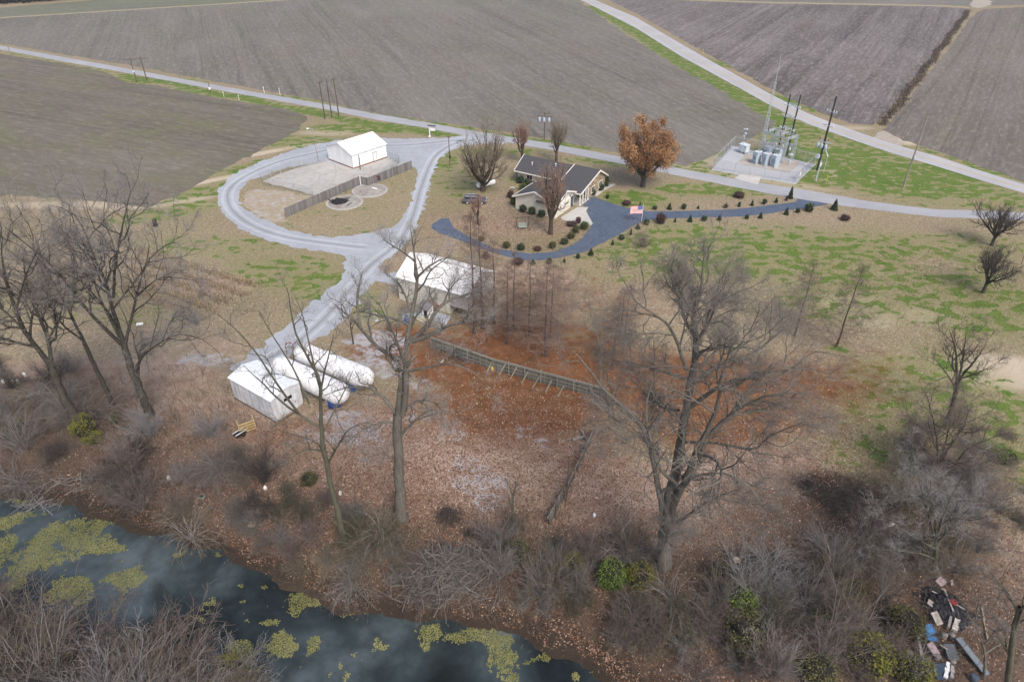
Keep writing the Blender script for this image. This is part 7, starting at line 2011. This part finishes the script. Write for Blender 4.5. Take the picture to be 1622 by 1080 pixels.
def blades(name, label, cat, C, H, mat, seed, w=.02, n_per=5, spread=.15, lean=.35):
    r = np.random.default_rng(seed); n = len(C)
    B = np.repeat(C, n_per, 0) + np.concatenate([r.normal(0, spread, (n * n_per, 2)), np.zeros((n * n_per, 1))], 1)
    h = np.repeat(H, n_per) * r.uniform(.5, 1.2, n * n_per); az = r.random(n * n_per) * 6.283; ln = r.normal(0, lean, n * n_per)
    tip = B + np.stack([np.cos(az) * np.sin(ln) * h, np.sin(az) * np.sin(ln) * h, np.cos(ln) * h], 1)
    sd = np.stack([-np.sin(az), np.cos(az), 0 * az], 1) * w
    mid = B * .45 + tip * .55; mid[:, 2] += h * .05
    V = np.stack([B - sd, B + sd, mid + sd * .8, tip + sd * .15, tip - sd * .15, mid - sd * .8], 1)
    k = np.arange(len(B))[:, None] * 6
    F = np.vstack([k + np.array([[0, 1, 2, 5]]), k + np.array([[5, 2, 3, 4]])])
    me = np_mesh(name, V.reshape(-1, 3), F, False)
    tn = np.clip(np.repeat(r.normal(.5, .2, n), n_per) + r.normal(0, .15, n * n_per), 0, 1)
    me.attributes.new("tone", 'FLOAT', 'FACE').data.foreach_set("value", np.concatenate([tn, tn]).astype(np.float32))
    return tag(link_mesh(name, me, mat, None, "stuff"), label, cat)
DRY = leafmat("dry_stems", [(0, (.10, .07, .045)), (.4, (.22, .16, .10)), (.75, (.36, .28, .18)), (1, (.46, .38, .26))])
BRN = leafmat("brown_weeds", [(0, (.03, .022, .017)), (.4, (.075, .055, .042)), (.75, (.14, .108, .082)), (1, (.25, .21, .165))])
GRN = leafmat("grass_blades", [(0, (.06, .085, .018)), (.4, (.12, .155, .035)), (.75, (.20, .22, .07)), (1, (.32, .29, .15))])
r_ = np.random.default_rng(9)
# ditch
a, b = np.array(at_z(1397, 200)[:2]), np.array(at_z(1534, 18)[:2]); n = 3800; t_ = r_.random((n, 1))
nd = np.array([-(b - a)[1], (b - a)[0]]); nd /= np.linalg.norm(nd)
Cc = a + (b - a) * t_ + nd * r_.normal(0, .6, (n, 1)) + nd * np.sin(t_ * 40) * .4
blades("ditch_weeds", "strip of brown dead weeds filling the ditch between the two far right fields", "weeds", np.c_[Cc, np.zeros(n)], np.full(n, .6), BRN, 1, .05, 4, .3, .6)
# rows of dead stalks
rows_ = []
for k in range(5):
    p0 = np.array(at_z(208 - k * 4, 394 + k * 15)[:2]); p1 = np.array(at_z(408 - k * 22, 456 + k * 13)[:2]); m = 240
    rows_.append(p0 + (p1 - p0) * r_.random((m, 1)) + r_.normal(0, .2, (m, 2)))
Cc = np.vstack(rows_); blades("dead_stalk_rows", "five ragged rows of dead brown garden stalks behind the big left tree", "stalks", np.c_[Cc, np.zeros(len(Cc))], np.full(len(Cc), .6), DRY, 2, .03, 4, .25, .6)
Cc = np.vstack([x + np.array([.7, .5]) for x in rows_]); blades("straw_rows", "pale straw lying between the rows of dead stalks", "straw", np.c_[Cc, np.zeros(len(Cc))], np.full(len(Cc), .35), DRY, 3, .04, 4, .3, .9)
# rough weeds over the bank
L_ = []
for n, c, sx, sy in ((2600, (150, 730), 12, 4), (1800, (60, 660), 9, 5), (2600, (560, 880), 12, 3.5), (2400, (900, 920), 13, 4), (2400, (1200, 960), 10, 4), (2200, (1450, 900), 9, 9), (1500, (330, 640), 9, 5), (1400, (1200, 850), 9, 5), (900, (820, 850), 4, 3), (1400, (250, 470), 9, 4), (1500, (100, 1080), 14, 3), (1200, (1580, 760), 6, 10), (1500, (1480, 470), 14, 10)):
    L_.append(region_pts(n, c, sx, sy, r_))
Cc = np.vstack(L_); zz = height(Cc[:, 0], Cc[:, 1]); ok = zz > WATER_Z + .1; Cc, zz = Cc[ok], zz[ok]
blades("bank_weeds", "dry weeds and dead stems standing all over the creek bank", "weeds", np.c_[Cc, zz], r_.uniform(.5, 1.5, len(Cc)), BRN, 4, .012, 2, .4, .65)
blades("dry_grass", "short dry straw coloured grass mixed into the bank weeds", "grass", np.c_[Cc + r_.normal(0, 1.2, Cc.shape), zz][::2], np.full(len(Cc[::2]), .3), DRY, 5, .014, 2, .35, .8)

def tangle():
    r = np.random.default_rng(91); Ps = []; Rs = []
    B0 = []
    for n, c, sx, sy in ((900, (120, 690), 11, 4), (500, (40, 640), 8, 4), (700, (330, 780), 9, 3), (600, (560, 890), 9, 2.5), (800, (900, 930), 13, 3.5), (900, (1180, 960), 9, 4), (900, (1380, 900), 8, 6), (700, (1450, 1000), 7, 5), (500, (1540, 800), 6, 7), (900, (120, 1090), 16, 3.5), (300, (330, 660), 7, 3)):
        B0.append(region_pts(n, c, sx, sy, r))
    B0 = np.vstack(B0); z = height(B0[:, 0], B0[:, 1]); ok = (z > WATER_Z + .1) & (B0[:, 1] > 22); B0, z = B0[ok], z[ok]; n = len(B0)
    az = r.random(n) * 6.283; el = r.uniform(.2, 1.1, n); d = np.stack([np.cos(az) * np.cos(el), np.sin(az) * np.cos(el), np.sin(el)], 1); L = r.uniform(.9, 2.8, n)
    P = np.zeros((n, 6, 3)); P[:, 0] = np.c_[B0, z - .05]
    for k in range(1, 6):
        P[:, k] = P[:, k - 1] + d * (L / 5)[:, None]; d = norm(d + r.normal(0, .16, (n, 3)) - np.array([0, 0, .16]))
    P[:, :, 2] = np.maximum(P[:, :, 2], z[:, None] - .05)
    R = r.uniform(.008, .022, (n, 1)) * np.linspace(1, .35, 6)[None]
    A, AR = children(P, R, 2, r, .25, 1, (25, 60), .5, .3, 2, .7, 0, .2, .5, .006, .3)
    v, f = merge([tubes(P, R, 3), tubes(A, AR, 3)])
    tag(link_mesh("tangled_undergrowth", np_mesh("tangled_undergrowth", v, f), bark("undergrowth_stems", (.22, .19, .16), (.055, .043, .035)), None, "stuff"), "tangle of thin arching bare stems covering the creek banks", "undergrowth")
tangle()

# far wood at the top left
def far_wood():
    r = np.random.default_rng(4)
    a, b = np.array(at_z(-330, 31)[:2]), np.array(at_z(150, 0)[:2]); n = 16000
    t_ = r.random((n, 1)); q = a + (b - a) * t_
    dn = np.array([-(b - a)[1], (b - a)[0]]); dn /= np.linalg.norm(dn); dn *= np.sign(dn[1])
    dep = r.random((n, 1)) * 30
    C2 = q + dn * (dep + 3)
    hh = 9 + 3 * np.sin(t_[:, 0] * 90) * np.sin(dep[:, 0] * .4) + r.normal(0, 1, n)
    z = hh * r.random(n) ** .6
    C = np.c_[C2 + r.normal(0, .8, (n, 2)), np.maximum(z, .3)]
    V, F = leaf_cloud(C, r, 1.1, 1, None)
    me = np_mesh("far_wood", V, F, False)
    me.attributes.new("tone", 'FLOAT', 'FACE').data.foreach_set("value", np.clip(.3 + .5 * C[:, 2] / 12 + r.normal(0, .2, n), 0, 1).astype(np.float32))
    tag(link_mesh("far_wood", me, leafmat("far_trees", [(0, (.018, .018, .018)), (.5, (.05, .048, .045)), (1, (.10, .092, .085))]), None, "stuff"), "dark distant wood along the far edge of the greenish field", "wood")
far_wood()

# ------------------------------------------------------------------ the junk heap at the lower right
ROTW = plain("rotting_white_wood", (.42, .39, .36), (.16, .14, .125), 2.5, .9, rand=.2)
GREYSH = plain("dull_grey_sheet", (.13, .145, .16), (.085, .095, .105), 2, .6)
DKPLA = plain("dark_plastic", (.02, .02, .024), (.012, .012, .015), 4, .55)
ROSE = plain("faded_pink_panel", (.40, .31, .32), (.28, .21, .215), 3, .8)
JZ = lambda x, y: (1420 + x * .16667, 900 + y * .16667)
def junk_beam(name, label, pa, pb, w, h, mat, z0=.15, z1=.3, cat="beam", knots=True):
    a = G(*JZ(*pa)); b = G(*JZ(*pb)); d = b - a
    t = thing(name, label, cat, a)
    n = 5; q = MB()
    for k in range(n):
        p = d * (k / n); s = d * ((k + .94) / n); q.bar(Vector((p.x, p.y, p.z + z0 + (z1 - z0) * k / n)), Vector((s.x, s.y, s.z + z0 + (z1 - z0) * (k + 1) / n)), w * (1 + .15 * ((k * 7) % 3 - 1)), h)
    q.build("timber", mat, t)
    q = MB(); q.box((d.x * .3, d.y * .3, d.z * .3 + .07), (w * 1.6, w * 1.6, .16)); q.box((d.x * .8, d.y * .8, d.z * .8 + .1), (w * 1.4, w * 1.4, .2)); q.build("packing_block", BROWNWOOD, t)
junk_beam("white_beam", "thick white broken beam on the right side of the junk heap", (590, 380), (535, 610), .42, .34, plain("chalky_white_wood", (.62, .59, .55), (.30, .27, .24), 2.5, .9), .3, .3)
junk_beam("white_rail", "long flaking white rail, outer left of the two beside the junk heap", (115, 820), (200, 1080), .26, .16, ROTW, .5, .5, "rail")
junk_beam("white_rail", "long flaking white rail, inner one of the two beside the junk heap", (170, 650), (255, 1080), .22, .16, ROTW, .7, .6, "rail")
junk_beam("white_post", "short bright white post at the bottom of the junk heap", (460, 935), (435, 1080), .3, .2, PAINT_WHITE, .7, .7, "post")
junk_beam("white_post", "round topped white post right of the bright one in the junk heap", (500, 970), (495, 1080), .26, .22, ROTW, .7, .7, "post")
junk_beam("grey_board", "thin grey board crossing the middle of the junk heap", (385, 765), (450, 820), .14, .08, ROTW, .7, .8, "board")
junk_beam("grey_board", "grey angled board at the junk heap's lower left", (365, 980), (290, 1075), .16, .08, ROTW, .6, .4, "board")
junk_beam("grey_board", "short grey board beside the dark plastic in the junk heap", (495, 490), (470, 600), .2, .1, ROTW, .6, .6, "board")
junk_beam("tan_pole", "thin tan broken pole standing right of the junk heap", (800, 365), (860, 690), .14, .12, plain("tan_stick", (.34, .28, .19), None, 3, .8), .15, .15, "pole")
def panel(name, label, c, w, l, mat, rot, tilt=.3, z=.4, cat="panel", thick=.05, roll=0.0):
    b = G(*JZ(*c)); t = thing(name, label, cat, (b.x, b.y, b.z), rot)
    M = Matrix.Rotation(tilt, 3, 'X') @ Matrix.Rotation(roll, 3, 'Y'); q = MB()
    q.box((0, 0, z), (w, l, thick), M=M); q.build("sheet", mat, t)
    for s in (-1, 1):
        q = MB(); p = M @ Vector((s * w * .46, 0, thick * .5)); q.box((p.x, p.y, p.z + z), (w * .05, l, .05), M=M); q.build("rim", mat, t)
    q = MB(); q.box((0, 0, z * .35), (w * .5, l * .4, z * .7)); q.build("support_block", BROWNWOOD, t)
    return t
panel("metal_sheet", "long grey metal sheet lying right of the junk heap", (705, 855), .85, 3.2, plain("cool_grey_sheet", (.20, .225, .25), (.14, .16, .18), 2, .5), .32, .15, .4, "metal sheet", roll=.35)
panel("blue_tarp", "crumpled bright blue tarp on the upper junk heap", (275, 625), 1.1, .8, LBLUE, .3, .3, .7, "tarp", .06)
panel("blue_tarp", "small blue scrap just below the crumpled blue tarp", (320, 695), .8, .4, LBLUE, -.2, .2, .5, "tarp")
panel("picture_frame", "dark blue framed panel at the bottom of the junk heap", (395, 1020), 1.3, 1.2, plain("navy_panel", (.03, .05, .085), None, 3, .4), .1, .25, .7)
panel("pink_panel", "faded pink panel in the middle of the junk heap", (325, 800), .7, 1.0, ROSE, .4, .4, .6)
panel("pink_panel", "faded pink board at the upper end of the junk heap", (405, 155), 1.0, .7, ROSE, .6, .3, .5)
panel("pale_panel", "pale panel beside the dark plastic on its left", (360, 510), .7, 1.1, ROTW, .3, .5, .6)
panel("pale_panel", "small pale panel at the junk heap's upper left", (300, 365), .6, .5, ROTW, .9, .3, .6)
panel("grey_tray", "grey rounded tray right of the pink panel in the junk heap", (495, 830), .9, 1.3, GREYSH, -.1, .2, .6, "tray")
panel("pale_panel", "white flat scrap above the dark plastic sheeting", (415, 235), .7, .4, ROTW, .1, .2, .4)
panel("pale_panel", "upright pale scrap at the right of the upper junk heap", (505, 165), .25, .5, ROTW, .1, .9, .5)
b = G(*JZ(460, 370))
t = thing("black_sheeting", "heap of black plastic sheeting in the upper junk heap", "plastic sheeting", b, .5)
r_2 = np.random.default_rng(31); n = 22; V = []
for j in range(n):
    for i in range(n):
        x, y = (i / (n - 1) - .5) * 3.4, (j / (n - 1) - .5) * 4.4
        V.append((x, y, max(0, .9 - (x * x / 2.6 + y * y / 4.5) * .8) + .15 * math.sin(x * 5 + y * 3) + r_2.normal(0, .08) + .05))
q = MB(); q.add(V, [(j * n + i, j * n + i + 1, (j + 1) * n + i + 1, (j + 1) * n + i) for j in range(n - 1) for i in range(n - 1)]); q.build("sheeting", DKPLA, t)
q = MB(); q.bar((-.6, -.8, .95), (.7, .9, 1.0), .12); q.bar((.6, -1.2, .8), (-.3, 1.4, .9), .1); q.build("poking_slats", ROTW, t)
q = MB(); q.box((.2, -.3, 1.0), (.6, .5, .16)); q.build("red_scrap", plain("dull_red", (.18, .03, .03), None, 3, .6), t)
b = G(*JZ(725, 1060)); barrel("dark_bucket", "dark blue grey bucket at the bottom edge right of the junk heap", b, .32, .6, plain("slate_plastic", (.07, .09, .12), None, 3, .4), "bucket")
for k, (x, y, lb) in enumerate(((440, 660, "grey bent scrap in the middle right of the junk heap"), (515, 660, "pale lump right of the bent scrap in the junk heap"), (520, 905, "pale knob shaped scrap above the white posts"), (375, 860, "pale sliver left of the grey tray"))):
    b = G(*JZ(x, y)); t = thing("scrap_piece", lb, "scrap", b, k * .8)
    q = MB(); q.lathe([(.15, 0), (.26, .15), (.2, .4), (.26, .5), (.05, .62)], 7); q.build("lump", ROTW, t)
    q = MB(); q.bar((-.4, 0, .3), (.45, .1, .5), .09); q.build("rod", GREYSH, t)
panel("white_board", "white board lying in the thicket above the yellow green bush", (-70 + 0, -390), 1.0, .35, PAINT_WHITE, .4, .2, .5)
# ------------------------------------------------------------------ thin haze
q = MB(); q.box((0, 2950, (56.5 - 6) / 2), (9800, 6700, 62.5)); HZ = NT("haze_air")
vol = HZ.n("ShaderNodeVolumePrincipled"); vol.inputs["Color"].default_value = (.80, .88, 1.0, 1); vol.inputs["Density"].default_value = .00014
HZ.l(vol.outputs[0], HZ.out.inputs["Volume"]); HZ.t.links.remove(HZ.out.inputs["Surface"].links[0])
q.build("haze", HZ.m, None, kind="stuff")
